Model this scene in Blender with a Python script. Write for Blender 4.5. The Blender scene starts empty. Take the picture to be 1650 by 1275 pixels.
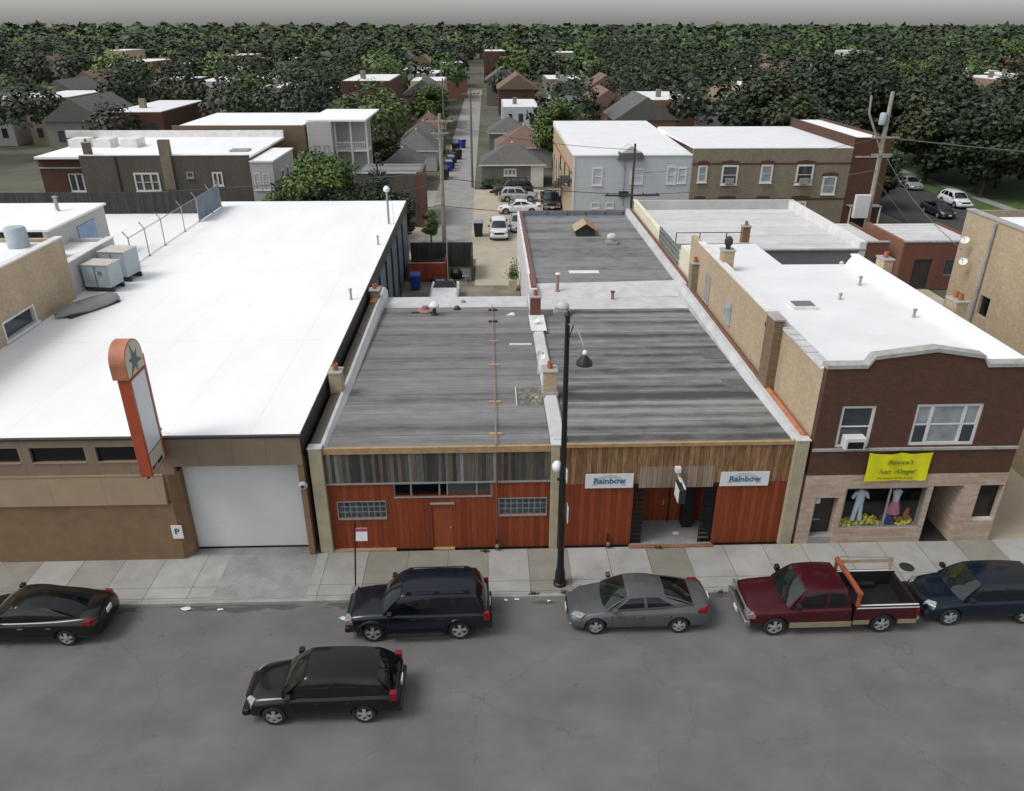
import bpy, bmesh, math, random
from mathutils import Vector, Matrix
R = math.radians
random.seed(7)
C = bpy.context.scene.collection
scene = bpy.context.scene

# ------------------------------------------------------------------ camera
F_PX, PITCH, YAW, ROLL, CAM_H = 1240.0, R(26.1), R(1.95), R(0.1), 18.44
cam_d = bpy.data.cameras.new('camera'); cam = bpy.data.objects.new('camera', cam_d); C.objects.link(cam)
cam_d.sensor_width = 36; cam_d.lens = F_PX * 36 / 1650
cam_d.shift_x = -(830 - 825) / 1650; cam_d.shift_y = (647 - 637.5) / 1650
cam_d.clip_start = 0.5; cam_d.clip_end = 4000
fwd = Vector((math.sin(YAW) * math.cos(PITCH), math.cos(YAW) * math.cos(PITCH), -math.sin(PITCH)))
rt = Vector((math.cos(YAW), -math.sin(YAW), 0)); up = rt.cross(fwd)
rt2 = rt * math.cos(ROLL) + up * math.sin(ROLL); up2 = -rt * math.sin(ROLL) + up * math.cos(ROLL)
cam.matrix_world = Matrix(((rt2.x, up2.x, -fwd.x, 0), (rt2.y, up2.y, -fwd.y, 0), (rt2.z, up2.z, -fwd.z, CAM_H), (0, 0, 0, 1)))
scene.camera = cam
scene.render.resolution_x = 1024; scene.render.resolution_y = 791

# ------------------------------------------------------------------ light
SUN_EL, SUN_AZ = 54, 250      # soft sun behind the overcast, from the left and slightly behind the camera
w = bpy.data.worlds.new('World'); scene.world = w; w.use_nodes = True
nt = w.node_tree; bg = nt.nodes['Background']
sky = nt.nodes.new('ShaderNodeTexSky'); sky.sky_type = 'NISHITA'; sky.sun_disc = False
sky.sun_elevation = R(SUN_EL); sky.sun_rotation = R(SUN_AZ); sky.air_density = 1.0; sky.dust_density = 2.0; sky.ozone_density = 1.0
hs = nt.nodes.new('ShaderNodeHueSaturation'); hs.inputs['Saturation'].default_value = 0.22
nt.links.new(sky.outputs[0], hs.inputs['Color']); nt.links.new(hs.outputs[0], bg.inputs[0])
bg.inputs[1].default_value = 0.15
sd = bpy.data.lights.new('sun', 'SUN'); sd.energy = 1.4; sd.angle = R(24); sd.color = (1, 0.97, 0.93)
so = bpy.data.objects.new('sun', sd); C.objects.link(so)
so.rotation_euler = (R(90 - SUN_EL), 0, R(180 - SUN_AZ))
scene.view_settings.view_transform = 'Standard'; scene.view_settings.look = 'None'
scene.view_settings.exposure = 0.22; scene.view_settings.gamma = 1
scene.render.engine = 'CYCLES'

# ------------------------------------------------------------------ helpers
def at(px, py, X=None, Y=None, Z=None):
    """survey helper: the world point seen at a photo pixel, on a known wall or floor plane"""
    d = fwd + rt2 * ((px - 830) / F_PX) - up2 * ((py - 647) / F_PX)
    o = Vector((0, 0, CAM_H))
    if X is not None: t = X / d.x
    elif Y is not None: t = Y / d.y
    else: t = (Z - CAM_H) / d.z
    return o + d * t

class MB:
    def __init__(s): s.v = []; s.f = []
    def quad(s, a, b, c, d):
        n = len(s.v); s.v += [tuple(a), tuple(b), tuple(c), tuple(d)]; s.f.append((n, n+1, n+2, n+3)); return s
    def poly(s, pts):
        n = len(s.v); s.v += [tuple(p) for p in pts]; s.f.append(tuple(range(n, n+len(pts)))); return s
    def box(s, x0, x1, y0, y1, z0, z1):
        if x0 > x1: x0, x1 = x1, x0
        if y0 > y1: y0, y1 = y1, y0
        if z0 > z1: z0, z1 = z1, z0
        n = len(s.v)
        s.v += [(x0,y0,z0),(x1,y0,z0),(x1,y1,z0),(x0,y1,z0),(x0,y0,z1),(x1,y0,z1),(x1,y1,z1),(x0,y1,z1)]
        s.f += [tuple(n+i for i in q) for q in ((0,3,2,1),(4,5,6,7),(0,1,5,4),(1,2,6,5),(2,3,7,6),(3,0,4,7))]; return s
    def hexa(s, p):
        n = len(s.v); s.v += [tuple(q) for q in p]
        s.f += [tuple(n+i for i in q) for q in ((0,3,2,1),(4,5,6,7),(0,1,5,4),(1,2,6,5),(2,3,7,6),(3,0,4,7))]; return s
    def prism(s, pts, axis, a, b):
        """pts: 2d outline (ccw) swept along axis from a to b; axis 'x': pts=(y,z), 'y': (x,z), 'z': (x,y)"""
        def P(p, t): return {'x': (t, p[0], p[1]), 'y': (p[0], t, p[1]), 'z': (p[0], p[1], t)}[axis]
        n = len(s.v); k = len(pts)
        s.v += [P(p, a) for p in pts] + [P(p, b) for p in pts]
        s.f.append(tuple(n+i for i in reversed(range(k)))); s.f.append(tuple(n+k+i for i in range(k)))
        for i in range(k): j = (i+1) % k; s.f.append((n+i, n+j, n+k+j, n+k+i))
        return s
    def tube(s, pts, r, seg=8, r2=None, caps=True):
        pts = [Vector(p) for p in pts]; n0 = len(s.v); m = len(pts)
        for i, p in enumerate(pts):
            t = (pts[min(i+1, m-1)] - pts[max(i-1, 0)]).normalized()
            u = t.orthogonal().normalized() if abs(t.z) < 0.9 else Vector((1, 0, 0))
            u = (u - t * u.dot(t)).normalized(); v = t.cross(u)
            rr = r if r2 is None else r + (r2 - r) * i / (m-1)
            for k in range(seg):
                a = 2*math.pi*k/seg; s.v.append(tuple(p + (u*math.cos(a) + v*math.sin(a)) * rr))
        for i in range(m-1):
            for k in range(seg):
                a = n0+i*seg+k; b = n0+i*seg+(k+1) % seg; s.f.append((a, b, b+seg, a+seg))
        if caps:
            s.f.append(tuple(n0+k for k in reversed(range(seg)))); s.f.append(tuple(n0+(m-1)*seg+k for k in range(seg)))
        return s
    def lathe(s, prof, c, seg=16, axis='z', caps=True):
        """prof: list of (radius, height)"""
        n0 = len(s.v)
        for (r, h) in prof:
            for k in range(seg):
                a = 2*math.pi*k/seg; u, v = r*math.cos(a), r*math.sin(a)
                s.v.append({'z': (c[0]+u, c[1]+v, c[2]+h), 'y': (c[0]+u, c[1]+h, c[2]+v), 'x': (c[0]+h, c[1]+u, c[2]+v)}[axis])
        m = len(prof)
        for i in range(m-1):
            for k in range(seg):
                a = n0+i*seg+k; b = n0+i*seg+(k+1) % seg; s.f.append((a, b, b+seg, a+seg))
        if caps:
            s.f.append(tuple(n0+k for k in reversed(range(seg)))); s.f.append(tuple(n0+(m-1)*seg+k for k in range(seg)))
        return s
    def mesh(s, name, off=(0, 0, 0), smooth=None, weld=False, fixn=True):
        me = bpy.data.meshes.new(name)
        me.from_pydata([(x-off[0], y-off[1], z-off[2]) for x, y, z in s.v], [], s.f)
        if weld or fixn:
            bm = bmesh.new(); bm.from_mesh(me)
            if weld: bmesh.ops.remove_doubles(bm, verts=bm.verts, dist=0.0008)
            bmesh.ops.recalc_face_normals(bm, faces=bm.faces); bm.to_mesh(me); bm.free()
        if smooth: 
            for p in me.polygons: p.use_smooth = True
            me.set_sharp_from_angle(angle=R(smooth))
        me.update(); return me
    def build(s, name, m, parent=None, smooth=None, weld=False, fixn=True, bevel=0, label=None):
        off = root_of(parent).location if parent else (0, 0, 0)
        me = s.mesh(name, off, smooth, weld, fixn)
        o = bpy.data.objects.new(name, me); C.objects.link(o)
        for mm in (m if isinstance(m, list) else [m]): me.materials.append(mm)
        if parent: o.parent = parent
        if bevel:
            b = o.modifiers.new('bevel', 'BEVEL'); b.width = bevel; b.segments = 2; b.limit_method = 'ANGLE'; b.angle_limit = R(40)
        if label: o['label'] = label
        return o

def root_of(o):
    while o.parent: o = o.parent
    return o
def tag(o, label=None, cat=None, group=None, kind=None):
    if label: o['label'] = label
    if cat: o['category'] = cat
    if group: o['group'] = group
    if kind: o['kind'] = kind
    return o
def thing(name, label, cat, loc=(0, 0, 0), rz=0, group=None):
    o = bpy.data.objects.new(name, None); C.objects.link(o); o.location = loc; o.rotation_euler = (0, 0, rz)
    o.empty_display_size = 0.3
    return tag(o, label, cat, group)
def copy_tree(o, parent=None):
    c = o.copy(); C.objects.link(c); c.parent = parent
    for ch in [x for x in bpy.data.objects if x.parent == o]: copy_tree(ch, c)
    return c
def single(mb, name, m, label, cat, group=None, **k):
    """a thing that is one mesh, origin at its own base"""
    xs = [v[0] for v in mb.v]; ys = [v[1] for v in mb.v]; zs = [v[2] for v in mb.v]
    off = Vector(((min(xs)+max(xs))/2, (min(ys)+max(ys))/2, min(zs)))
    me = mb.mesh(name, off, k.get('smooth'), k.get('weld', False))
    o = bpy.data.objects.new(name, me); C.objects.link(o); o.location = off
    for mm in (m if isinstance(m, list) else [m]): me.materials.append(mm)
    if k.get('bevel'):
        b = o.modifiers.new('bevel', 'BEVEL'); b.width = k['bevel']; b.segments = 2; b.limit_method = 'ANGLE'; b.angle_limit = R(40)
    return tag(o, label, cat, group, k.get('kind'))

# ------------------------------------------------------------------ materials
def srgb(r, g, b):
    f = lambda c: c/12.92 if c <= 0.04045 else ((c+0.055)/1.055)**2.4
    return (f(r/255), f(g/255), f(b/255), 1)
class NT:
    def __init__(s, name):
        s.m = bpy.data.materials.new(name); s.m.use_nodes = True; s.t = s.m.node_tree; s.b = s.t.nodes['Principled BSDF']; s.tc = None
    def n(s, kind, **k):
        x = s.t.nodes.new('ShaderNode'+kind)
        for a, v in k.items(): setattr(x, a, v)
        return x
    def l(s, a, b): s.t.links.new(a, b)
    def obj(s):
        if not s.tc: s.tc = s.n('TexCoord')
        return s.tc.outputs['Object']
    def val(s, v, sock):
        if hasattr(v, 'links') or hasattr(v, 'is_linked'): s.l(v, sock)
        else: sock.default_value = v
    def math(s, op, a, b=0.0, clamp=False):
        x = s.n('Math', operation=op); x.use_clamp = clamp; s.val(a, x.inputs[0]); s.val(b, x.inputs[1]); return x.outputs[0]
    def xyz(s, vec=None):
        x = s.n('SeparateXYZ'); s.l(vec or s.obj(), x.inputs[0]); return x.outputs
    def comb(s, x, y, z=0.0):
        c = s.n('CombineXYZ'); s.val(x, c.inputs[0]); s.val(y, c.inputs[1]); s.val(z, c.inputs[2]); return c.outputs[0]
    def noise(s, scale=(1, 1, 1), sc=1.0, detail=4, rough=0.6, off=(0, 0, 0), vec=None):
        mp = s.n('Mapping'); s.l(vec or s.obj(), mp.inputs[0]); mp.inputs['Scale'].default_value = scale; mp.inputs['Location'].default_value = off
        x = s.n('TexNoise'); s.l(mp.outputs[0], x.inputs['Vector']); x.inputs['Scale'].default_value = sc; x.inputs['Detail'].default_value = detail; x.inputs['Roughness'].default_value = rough
        return x.outputs[0]
    def ramp(s, fac, stops, interp='LINEAR'):
        r = s.n('ValToRGB'); r.color_ramp.interpolation = interp; e = r.color_ramp.elements
        while len(e) < len(stops): e.new(0.5)
        for el, (p, c) in zip(e, stops):
            el.position = p; el.color = c if len(c) == 4 else (*c, 1)
        s.l(fac, r.inputs[0]); return r.outputs[0]
    def mix(s, fac, a, b, blend='MIX'):
        x = s.n('Mix', data_type='RGBA', blend_type=blend); s.val(fac, x.inputs[0]); s.val(a, x.inputs[6]); s.val(b, x.inputs[7]); return x.outputs[2]
    def bump(s, h, strength=0.3, dist=0.02):
        b = s.n('Bump'); b.inputs['Strength'].default_value = strength; b.inputs['Distance'].default_value = dist; s.l(h, b.inputs['Height']); s.l(b.outputs[0], s.b.inputs['Normal'])
    def done(s, col, rough=0.85, metal=0.0, spec=None):
        s.val(col, s.b.inputs['Base Color']); s.val(rough, s.b.inputs['Roughness']); s.b.inputs['Metallic'].default_value = metal
        if spec is not None: s.b.inputs['Specular IOR Level'].default_value = spec
        return s.m

def flat(name, c, rough=0.7, metal=0.0, var=0.18, sc=2.0, coat=0.0, spec=None, bump=0):
    """one colour, with slight dirt and wear mottling"""
    t = NT(name); n = t.noise((1, 1, 1), sc, 6, 0.65)
    lo = tuple(x*(1-var) for x in c[:3])+(1,); hi = tuple(min(1, x*(1+var)) for x in c[:3])+(1,)
    col = t.ramp(n, [(0.3, lo), (0.7, hi)])
    if coat: t.b.inputs['Coat Weight'].default_value = coat; t.b.inputs['Coat Roughness'].default_value = 0.06
    if bump: t.bump(t.noise((1, 1, 1), sc*12, 3), bump, 0.01)
    return t.done(col, rough, metal, spec)
def brick(name, c1, c2, mortar, bw=0.22, bh=0.075, stain=0.35, stainc=None, rough=0.9, ms=0.012):
    t = NT(name); x, y, z = t.xyz(); u = t.math('ADD', x, y); v = t.comb(u, z)
    b = t.n('TexBrick'); t.l(v, b.inputs['Vector']); b.inputs['Scale'].default_value = 1.0
    b.inputs['Brick Width'].default_value = bw; b.inputs['Row Height'].default_value = bh; b.inputs['Mortar Size'].default_value = ms; b.inputs['Mortar Smooth'].default_value = 0.2
    b.inputs['Color1'].default_value = c1; b.inputs['Color2'].default_value = c2; b.inputs['Mortar'].default_value = mortar
    n2 = t.noise((1, 1, 0.35), 0.9, 7, 0.7)
    f = t.ramp(n2, [(0.42, (0, 0, 0)), (0.75, (1, 1, 1))])
    sc = stainc or tuple(q*0.45 for q in c1[:3])+(1,)
    ff = t.math('MULTIPLY', f, stain)
    col = t.mix(ff, b.outputs['Color'], sc)
    pv = t.noise((1, 1, 1), 7, 2, 0.5); pc = t.ramp(pv, [(0.3, (0.9, 0.9, 0.9)), (0.7, (1.08, 1.08, 1.08))])
    col = t.mix(1.0, col, pc, 'MULTIPLY')
    t.bump(b.outputs['Fac'], -0.4, 0.01)
    return t.done(col, rough)
def siding(name, c, step=0.2, axis='z', groove=0.12, rough=0.6, var=0.1):
    """boards with shadow-less real grooves as bump and a thin dark joint"""
    t = NT(name); x, y, z = t.xyz(); q = z if axis == 'z' else t.math('ADD', x, y)
    fr = t.math('FRACT', t.math('DIVIDE', q, step))
    j = t.math('LESS_THAN', fr, groove)
    n = t.noise((1, 1, 1), 1.3, 5); lo = tuple(k*(1-var) for k in c[:3])+(1,); hi = tuple(min(1, k*(1+var)) for k in c[:3])+(1,)
    col = t.ramp(n, [(0.3, lo), (0.7, hi)])
    col = t.mix(j, col, tuple(k*0.55 for k in c[:3])+(1,))
    t.bump(t.math('SUBTRACT', 1.0, j), 0.5, 0.015)
    return t.done(col, rough)
def planks(name, width, stops, streak=(0.5, 0.5), base_dark=0.5, rough=0.85, sat=None):
    """vertical boards, each with its own tone, with weather streaks along the grain"""
    t = NT(name); x, y, z = t.xyz(); q = t.math('DIVIDE', t.math('ADD', x, y), width)
    cell = t.math('FLOOR', q); fr = t.math('FRACT', q)
    wn = t.n('TexWhiteNoise', noise_dimensions='1D'); t.l(cell, wn.inputs['W'])
    base = t.ramp(wn.outputs[0], stops)
    off = t.math('MULTIPLY', wn.outputs[0], 37.0)
    v = t.comb(t.math('ADD', x, y), off, z)
    s1 = t.noise((9, 1, 0.9), 1.6, 6, 0.7, vec=v)
    sm = t.ramp(s1, [(0.36, (0, 0, 0)), (0.62, (1, 1, 1))])
    dark = t.mix(t.math('SUBTRACT', 1.0, t.math('MULTIPLY', t.math('SUBTRACT', 1.0, sm), streak[0])), tuple([base_dark*0.3]*3)+(1,), (1, 1, 1, 1))
    col = t.mix(1.0, base, dark, 'MULTIPLY')
    j = t.math('LESS_THAN', fr, 0.07)
    col = t.mix(t.math('MULTIPLY', j, 0.75), col, (0.012, 0.01, 0.008, 1))
    t.bump(t.math('SUBTRACT', 1.0, j), 0.6, 0.02)
    return t.done(col, rough)
def membrane(name, cl, cm, cd, bands=0.5, seam=0.95, blotch=0.25, freq=1.0, off=0.0, per=0.0, wid=0.16):
    """rolled roofing laid across the roof: lap seams, weather bands"""
    t = NT(name); x, y, z = t.xyz()
    b1 = t.noise((0.05, 1.5*freq, 1), 1.0, 5, 0.62, off=(off, off, 0))
    b2 = t.noise((0.8, 3.2*freq, 1), 1.0, 7, 0.72, off=(9+off, 3, 0))
    bl = t.noise((1, 1, 1), 0.7, 7, 0.7)
    k = t.math('ADD', t.math('MULTIPLY', b1, bands), t.math('MULTIPLY', b2, 1-bands))
    k = t.math('ADD', k, t.math('MULTIPLY', t.math('SUBTRACT', bl, 0.5), blotch))
    ye = t.math('ADD', y, t.math('MULTIPLY', t.math('SUBTRACT', t.noise((0.5, 0.5, 0), 1, 4), 0.5), 0.10))
    shn = t.n('TexWhiteNoise', noise_dimensions='1D'); t.l(t.math('FLOOR', t.math('DIVIDE', ye, seam)), shn.inputs['W'])
    k = t.math('ADD', k, t.math('MULTIPLY', t.math('SUBTRACT', shn.outputs[0], 0.5), 0.14))
    if per:
        sw = t.math('SINE', t.math('MULTIPLY', t.math('ADD', y, t.math('MULTIPLY', b1, 0.5)), 6.2832/seam))
        gp = t.ramp(t.noise((0.12, 0.3, 1), 1.0, 3, off=(21, 2, 0)), [(0.35, (0.25,0.25,0.25)), (0.62, (1,1,1))])
        k = t.math('ADD', k, t.math('MULTIPLY', t.math('MULTIPLY', sw, gp), per))
    col = t.ramp(k, [(0.5-wid, cd), (0.5, cm), (0.5+wid, cl)])
    fr = t.math('FRACT', t.math('DIVIDE', t.math('ADD', y, t.math('MULTIPLY', t.noise((0.3, 0, 0), 1, 2), 0.05)), seam))
    j = t.math('LESS_THAN', fr, 0.045)
    gate = t.ramp(t.noise((0.15, 0.8, 1), 1.0, 2, off=(4, 4, 0)), [(0.4, (0.15, 0.15, 0.15)), (0.6, (0.8, 0.8, 0.8))])
    col = t.mix(t.math('MULTIPLY', j, gate), col, tuple(q*0.5 for q in cd[:3])+(1,))
    sp = t.noise((1, 1, 1), 38, 2, 0.5); col = t.mix(1.0, col, t.ramp(sp, [(0.3, (0.86, 0.86, 0.86)), (0.7, (1.12, 1.12, 1.12))]), 'MULTIPLY')
    t.bump(t.math('ADD', b2, t.math('MULTIPLY', j, -0.5)), 0.25, 0.03)
    return t.done(col, 0.92)

M = {}
g = lambda v: (v, v, v, 1)
M['roof_grey'] = membrane('roof_felt_grey', (0.235,0.23,0.225,1), (0.165,0.162,0.16,1), (0.085,0.085,0.083,1), 0.55, 0.95, 0.22, 1.0, 0.0, 0.02)
M['roof_striped'] = membrane('roof_felt_striped', (0.25,0.245,0.235,1), (0.145,0.143,0.138,1), (0.055,0.056,0.052,1), 0.6, 0.95, 0.16, 0.6, 5.0, 0.085, 0.14)
M['roof_rear'] = membrane('roof_felt_rear', (0.235,0.235,0.237,1), (0.18,0.18,0.18,1), (0.09,0.09,0.09,1), 0.45, 1.0, 0.35, 0.6, 11.0)
M['roof_lightgrey'] = membrane('roof_coated_grey', (0.62,0.62,0.62,1), (0.56,0.56,0.555,1), (0.47,0.47,0.47,1), 0.3, 2.6, 0.5)
M['silver'] = flat('aluminium_coating', (0.50,0.50,0.50,1), 0.6, 0, 0.16, 1.2)
M['silver_dk'] = flat('dull_flashing', (0.27,0.275,0.29,1), 0.6, 0, 0.25, 2)
def white_roof():
    t = NT('roof_white'); x, y, z = t.xyz()
    n = t.noise((1, 0.4, 1), 0.22, 6, 0.6); col = t.ramp(n, [(0.3, (0.80,0.80,0.80,1)), (0.65, (0.90,0.90,0.90,1))])
    sp = t.noise((1.2, 0.45, 1), 0.9, 8, 0.75, off=(3, 1, 0)); spot = t.ramp(sp, [(0.62, (0,0,0)), (0.76, (1,1,1))])
    col = t.mix(t.math('MULTIPLY', spot, 0.6), col, (0.52,0.52,0.50,1))
    fr = t.math('FRACT', t.math('DIVIDE', x, 2.9)); j = t.math('LESS_THAN', fr, 0.012)
    fr2 = t.math('FRACT', t.math('DIVIDE', t.math('ADD', y, 2.0), 11.0)); j2 = t.math('LESS_THAN', fr2, 0.006)
    jj = t.math('MAXIMUM', j, j2); col = t.mix(t.math('MULTIPLY', jj, 0.22), col, (0.45,0.45,0.45,1))
    t.bump(t.math('ADD', t.noise((1,1,1), 1.4, 4), t.math('MULTIPLY', jj, -1.0)), 0.12, 0.03)
    return t.done(col, 0.55)
M['roof_white'] = white_roof()
M['white_dirty'] = flat('white_coating_dirty', (0.68,0.67,0.66,1), 0.6, 0, 0.15, 1.5)
M['red_planks'] = planks('red_stained_siding', 0.2, [(0.0,(0.20,0.033,0.007,1)),(0.5,(0.24,0.043,0.008,1)),(1.0,(0.28,0.055,0.011,1))], (0.42,), 0.9)
M['red_door'] = flat('red_painted_door', (0.25,0.06,0.018,1), 0.6, 0, 0.12, 3)
M['grey_planks'] = planks('weathered_grey_boards', 0.135, [(0.0,(0.035,0.034,0.03,1)),(0.3,(0.07,0.068,0.06,1)),(0.55,(0.13,0.125,0.115,1)),(0.72,(0.17,0.12,0.075,1)),(0.86,(0.10,0.085,0.065,1)),(0.93,(0.27,0.26,0.245,1)),(1,(0.30,0.29,0.27,1))], (0.6,), 0.9)
M['tan_planks'] = planks('weathered_tan_boards', 0.19, [(0.0,(0.23,0.12,0.05,1)),(0.5,(0.31,0.17,0.075,1)),(1.0,(0.38,0.22,0.105,1))], (0.72,), 0.35)
M['pale_planks'] = planks('bleached_boards', 0.19, [(0.0,(0.23,0.17,0.12,1)),(1.0,(0.33,0.26,0.19,1))], (0.4,), 0.9)
M['trim_wood'] = flat('yellowed_wood_trim', (0.36,0.235,0.115,1), 0.7, 0, 0.25, 3)
M['column'] = flat('limestone_pier', (0.34,0.30,0.205,1), 0.9, 0, 0.15, 2, bump=0.2)
M['terracotta'] = flat('terracotta_coping', (0.36,0.13,0.065,1), 0.7, 0, 0.35, 3)
M['copingbrick'] = flat('dark_red_coping', (0.16,0.07,0.05,1), 0.85, 0, 0.4, 5)
M['dark_metal'] = flat('dark_brown_metal', (0.028,0.026,0.025,1), 0.5, 0, 0.3, 1.5)
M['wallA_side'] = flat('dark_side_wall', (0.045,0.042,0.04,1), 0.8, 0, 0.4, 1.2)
M['wallA_blue'] = siding('blue_grey_panels', (0.11,0.16,0.20,1), 1.25, 'x', 0.03, 0.6, 0.25)
M['tan_metal'] = siding('tan_fascia_panels', (0.215,0.16,0.11,1), 1.22, 'x', 0.012, 0.6, 0.10)
M['tan_ledge'] = siding('tan_awning_panels', (0.30,0.225,0.145,1), 1.9, 'x', 0.006, 0.55, 0.08)
M['brown_stucco'] = flat('brown_stucco', (0.205,0.125,0.07,1), 0.95, 0, 0.14, 2.2, bump=0.5)
M['garage_white'] = flat('white_roll_door', (0.60,0.61,0.61,1), 0.5, 0, 0.05, 0.8)
M['black_glass'] = flat('black_window_glass', (0.006,0.006,0.007,1), 0.12, 0, 0.3, 1)
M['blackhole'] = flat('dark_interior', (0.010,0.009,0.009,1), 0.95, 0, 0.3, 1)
M['glass'] = flat('window_glass', (0.035,0.045,0.05,1), 0.08, 0, 0.5, 0.8, spec=0.8)
M['glass_pale'] = flat('curtained_glass', (0.26,0.29,0.31,1), 0.15, 0, 0.3, 1.5, spec=0.8)
M['white_trim'] = flat('white_painted_trim', (0.62,0.62,0.60,1), 0.5, 0, 0.08, 3)
M['grey_trim'] = flat('grey_aluminium_trim', (0.30,0.30,0.29,1), 0.45, 0.2, 0.15, 3)
M['glassblock'] = flat('glass_block', (0.045,0.055,0.06,1), 0.12, 0, 0.6, 9)
M['mortar'] = flat('block_mortar', (0.27,0.275,0.27,1), 0.8, 0, 0.15, 5)
M['brick_dark'] = brick('brick_dark_red', (0.102,0.042,0.023,1), (0.074,0.032,0.019,1), (0.062,0.038,0.028,1), 0.22, 0.075, 0.3, (0.13,0.045,0.025,1))
M['brick_tan'] = brick('brick_common_tan', (0.50,0.39,0.25,1), (0.42,0.32,0.205,1), (0.40,0.33,0.24,1), 0.22, 0.08, 0.5, (0.29,0.21,0.13,1))
M['brick_greytan'] = brick('brick_grey_tan', (0.26,0.215,0.145,1), (0.205,0.17,0.115,1), (0.19,0.165,0.13,1), 0.24, 0.09, 0.5, (0.12,0.09,0.06,1))
M['brick_dirty'] = brick('brick_dirty_brown', (0.125,0.108,0.082,1), (0.10,0.085,0.066,1), (0.10,0.092,0.08,1), 0.24, 0.09, 0.6, (0.06,0.052,0.042,1))
M['brick_redbrown'] = brick('brick_red_garage', (0.19,0.062,0.038,1), (0.14,0.045,0.03,1), (0.13,0.08,0.06,1), 0.22, 0.075, 0.4, (0.09,0.035,0.022,1))
M['brick_orange'] = brick('brick_orange', (0.30,0.13,0.075,1), (0.24,0.10,0.06,1), (0.22,0.15,0.11,1), 0.22, 0.075, 0.3)
M['brick_rust'] = brick('brick_rust_stack', (0.24,0.13,0.07,1), (0.14,0.085,0.05,1), (0.20,0.16,0.11,1), 0.22, 0.08, 0.5, (0.09,0.06,0.035,1))
M['stone'] = brick('pink_tan_ledgestone', (0.45,0.37,0.28,1), (0.37,0.235,0.175,1), (0.36,0.31,0.25,1), 0.75, 0.11, 0.45, (0.42,0.37,0.31,1), 0.9, 0.006)
M['limestone'] = flat('limestone_coping', (0.34,0.33,0.31,1), 0.85, 0, 0.25, 3)
M['cream'] = flat('cream_painted_wall', (0.70,0.67,0.52,1), 0.8, 0, 0.1, 0.8)
M['pale_wall'] = flat('pale_grey_wall', (0.45,0.445,0.44,1), 0.8, 0, 0.12, 0.8)
M['slate_wall'] = flat('slate_grey_wall', (0.15,0.165,0.18,1), 0.8, 0, 0.12, 1)
M['sid_blue'] = siding('pale_blue_siding', (0.48,0.515,0.53,1), 0.2, 'z', 0.1, 0.6, 0.06)
M['sid_white'] = siding('white_siding', (0.46,0.455,0.44,1), 0.2, 'z', 0.1, 0.6, 0.06)
M['sid_grey'] = siding('grey_siding', (0.17,0.165,0.15,1), 0.2, 'z', 0.1, 0.7, 0.1)
M['shingle_grey'] = brick('grey_shingles', (0.13,0.128,0.12,1), (0.10,0.10,0.095,1), (0.07,0.07,0.065,1), 0.3, 0.14, 0.3, (0.16,0.15,0.14,1))
M['shingle_brown'] = brick('brown_shingles', (0.20,0.125,0.09,1), (0.16,0.10,0.075,1), (0.10,0.07,0.05,1), 0.3, 0.14, 0.3, (0.22,0.15,0.11,1))
M['orange_paint'] = flat('orange_red_paint', (0.36,0.065,0.028,1), 0.5, 0, 0.12, 1.5)
M['orange_faded'] = flat('faded_orange_paint', (0.42,0.16,0.09,1), 0.6, 0, 0.18, 2.5)
M['sign_face'] = flat('pale_sign_face', (0.62,0.65,0.68,1), 0.4, 0, 0.04, 1)
M['sign_cream'] = flat('cream_sign_face', (0.52,0.50,0.36,1), 0.5, 0, 0.1, 2)
M['paper'] = flat('white_sign_panel', (0.66,0.67,0.68,1), 0.5, 0, 0.04, 2)
M['ink'] = flat('black_paint', (0.02,0.02,0.02,1), 0.5, 0, 0.2, 2)
M['ink_blue'] = flat('blue_lettering', (0.05,0.16,0.27,1), 0.6, 0, 0.15, 5)
M['ink_grey'] = flat('pale_grey_emblem', (0.42,0.43,0.44,1), 0.6, 0, 0.06, 5)
M['ink_red'] = flat('red_sign_band', (0.38,0.05,0.08,1), 0.6, 0, 0.15, 5)
M['ink_green'] = flat('olive_lettering', (0.12,0.17,0.02,1), 0.6, 0, 0.1, 5)
M['yellow'] = flat('yellow_banner_vinyl', (0.66,0.64,0.008,1), 0.5, 0, 0.06, 1.5)
M['black_iron'] = flat('black_painted_iron', (0.008,0.008,0.009,1), 0.45, 0, 0.2, 3)
M['steel'] = flat('galvanised_steel', (0.33,0.34,0.35,1), 0.45, 0.6, 0.2, 4)
M['rust'] = flat('rusty_pipe', (0.30,0.17,0.14,1), 0.8, 0, 0.3, 4)
M['white_plastic'] = flat('white_plastic', (0.75,0.75,0.73,1), 0.35, 0, 0.05, 3)
M['hvac'] = flat('hvac_cabinet', (0.36,0.42,0.45,1), 0.5, 0, 0.1, 2)
M['hvac_top'] = flat('hvac_top', (0.50,0.47,0.42,1), 0.6, 0, 0.15, 3)
M['tarp'] = flat('grey_hull', (0.27,0.262,0.25,1), 0.6, 0, 0.14, 1.0)
M['bluetarp'] = flat('blue_tarp', (0.22,0.33,0.48,1), 0.5, 0, 0.25, 2)
M['wood_dark'] = planks('old_fence_boards', 0.15, [(0.0,(0.03,0.029,0.028,1)),(1.0,(0.062,0.06,0.057,1))], (0.4,), 0.5)
M['pole_wood'] = flat('weathered_pole_wood', (0.16,0.145,0.12,1), 0.9, 0, 0.3, 4)
M['pole_pale'] = flat('pale_pole_wood', (0.30,0.275,0.22,1), 0.9, 0, 0.2, 3)
M['cable'] = flat('cable_grey', (0.12,0.12,0.12,1), 0.7, 0, 0.1, 3)
M['cable_dark'] = flat('cable_black', (0.02,0.02,0.02,1), 0.7, 0, 0.1, 3)
M['blue_bin'] = flat('blue_bin_plastic', (0.012,0.05,0.30,1), 0.45, 0, 0.1, 3)
M['black_bin'] = flat('black_bin_plastic', (0.015,0.016,0.017,1), 0.5, 0, 0.2, 3)
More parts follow.
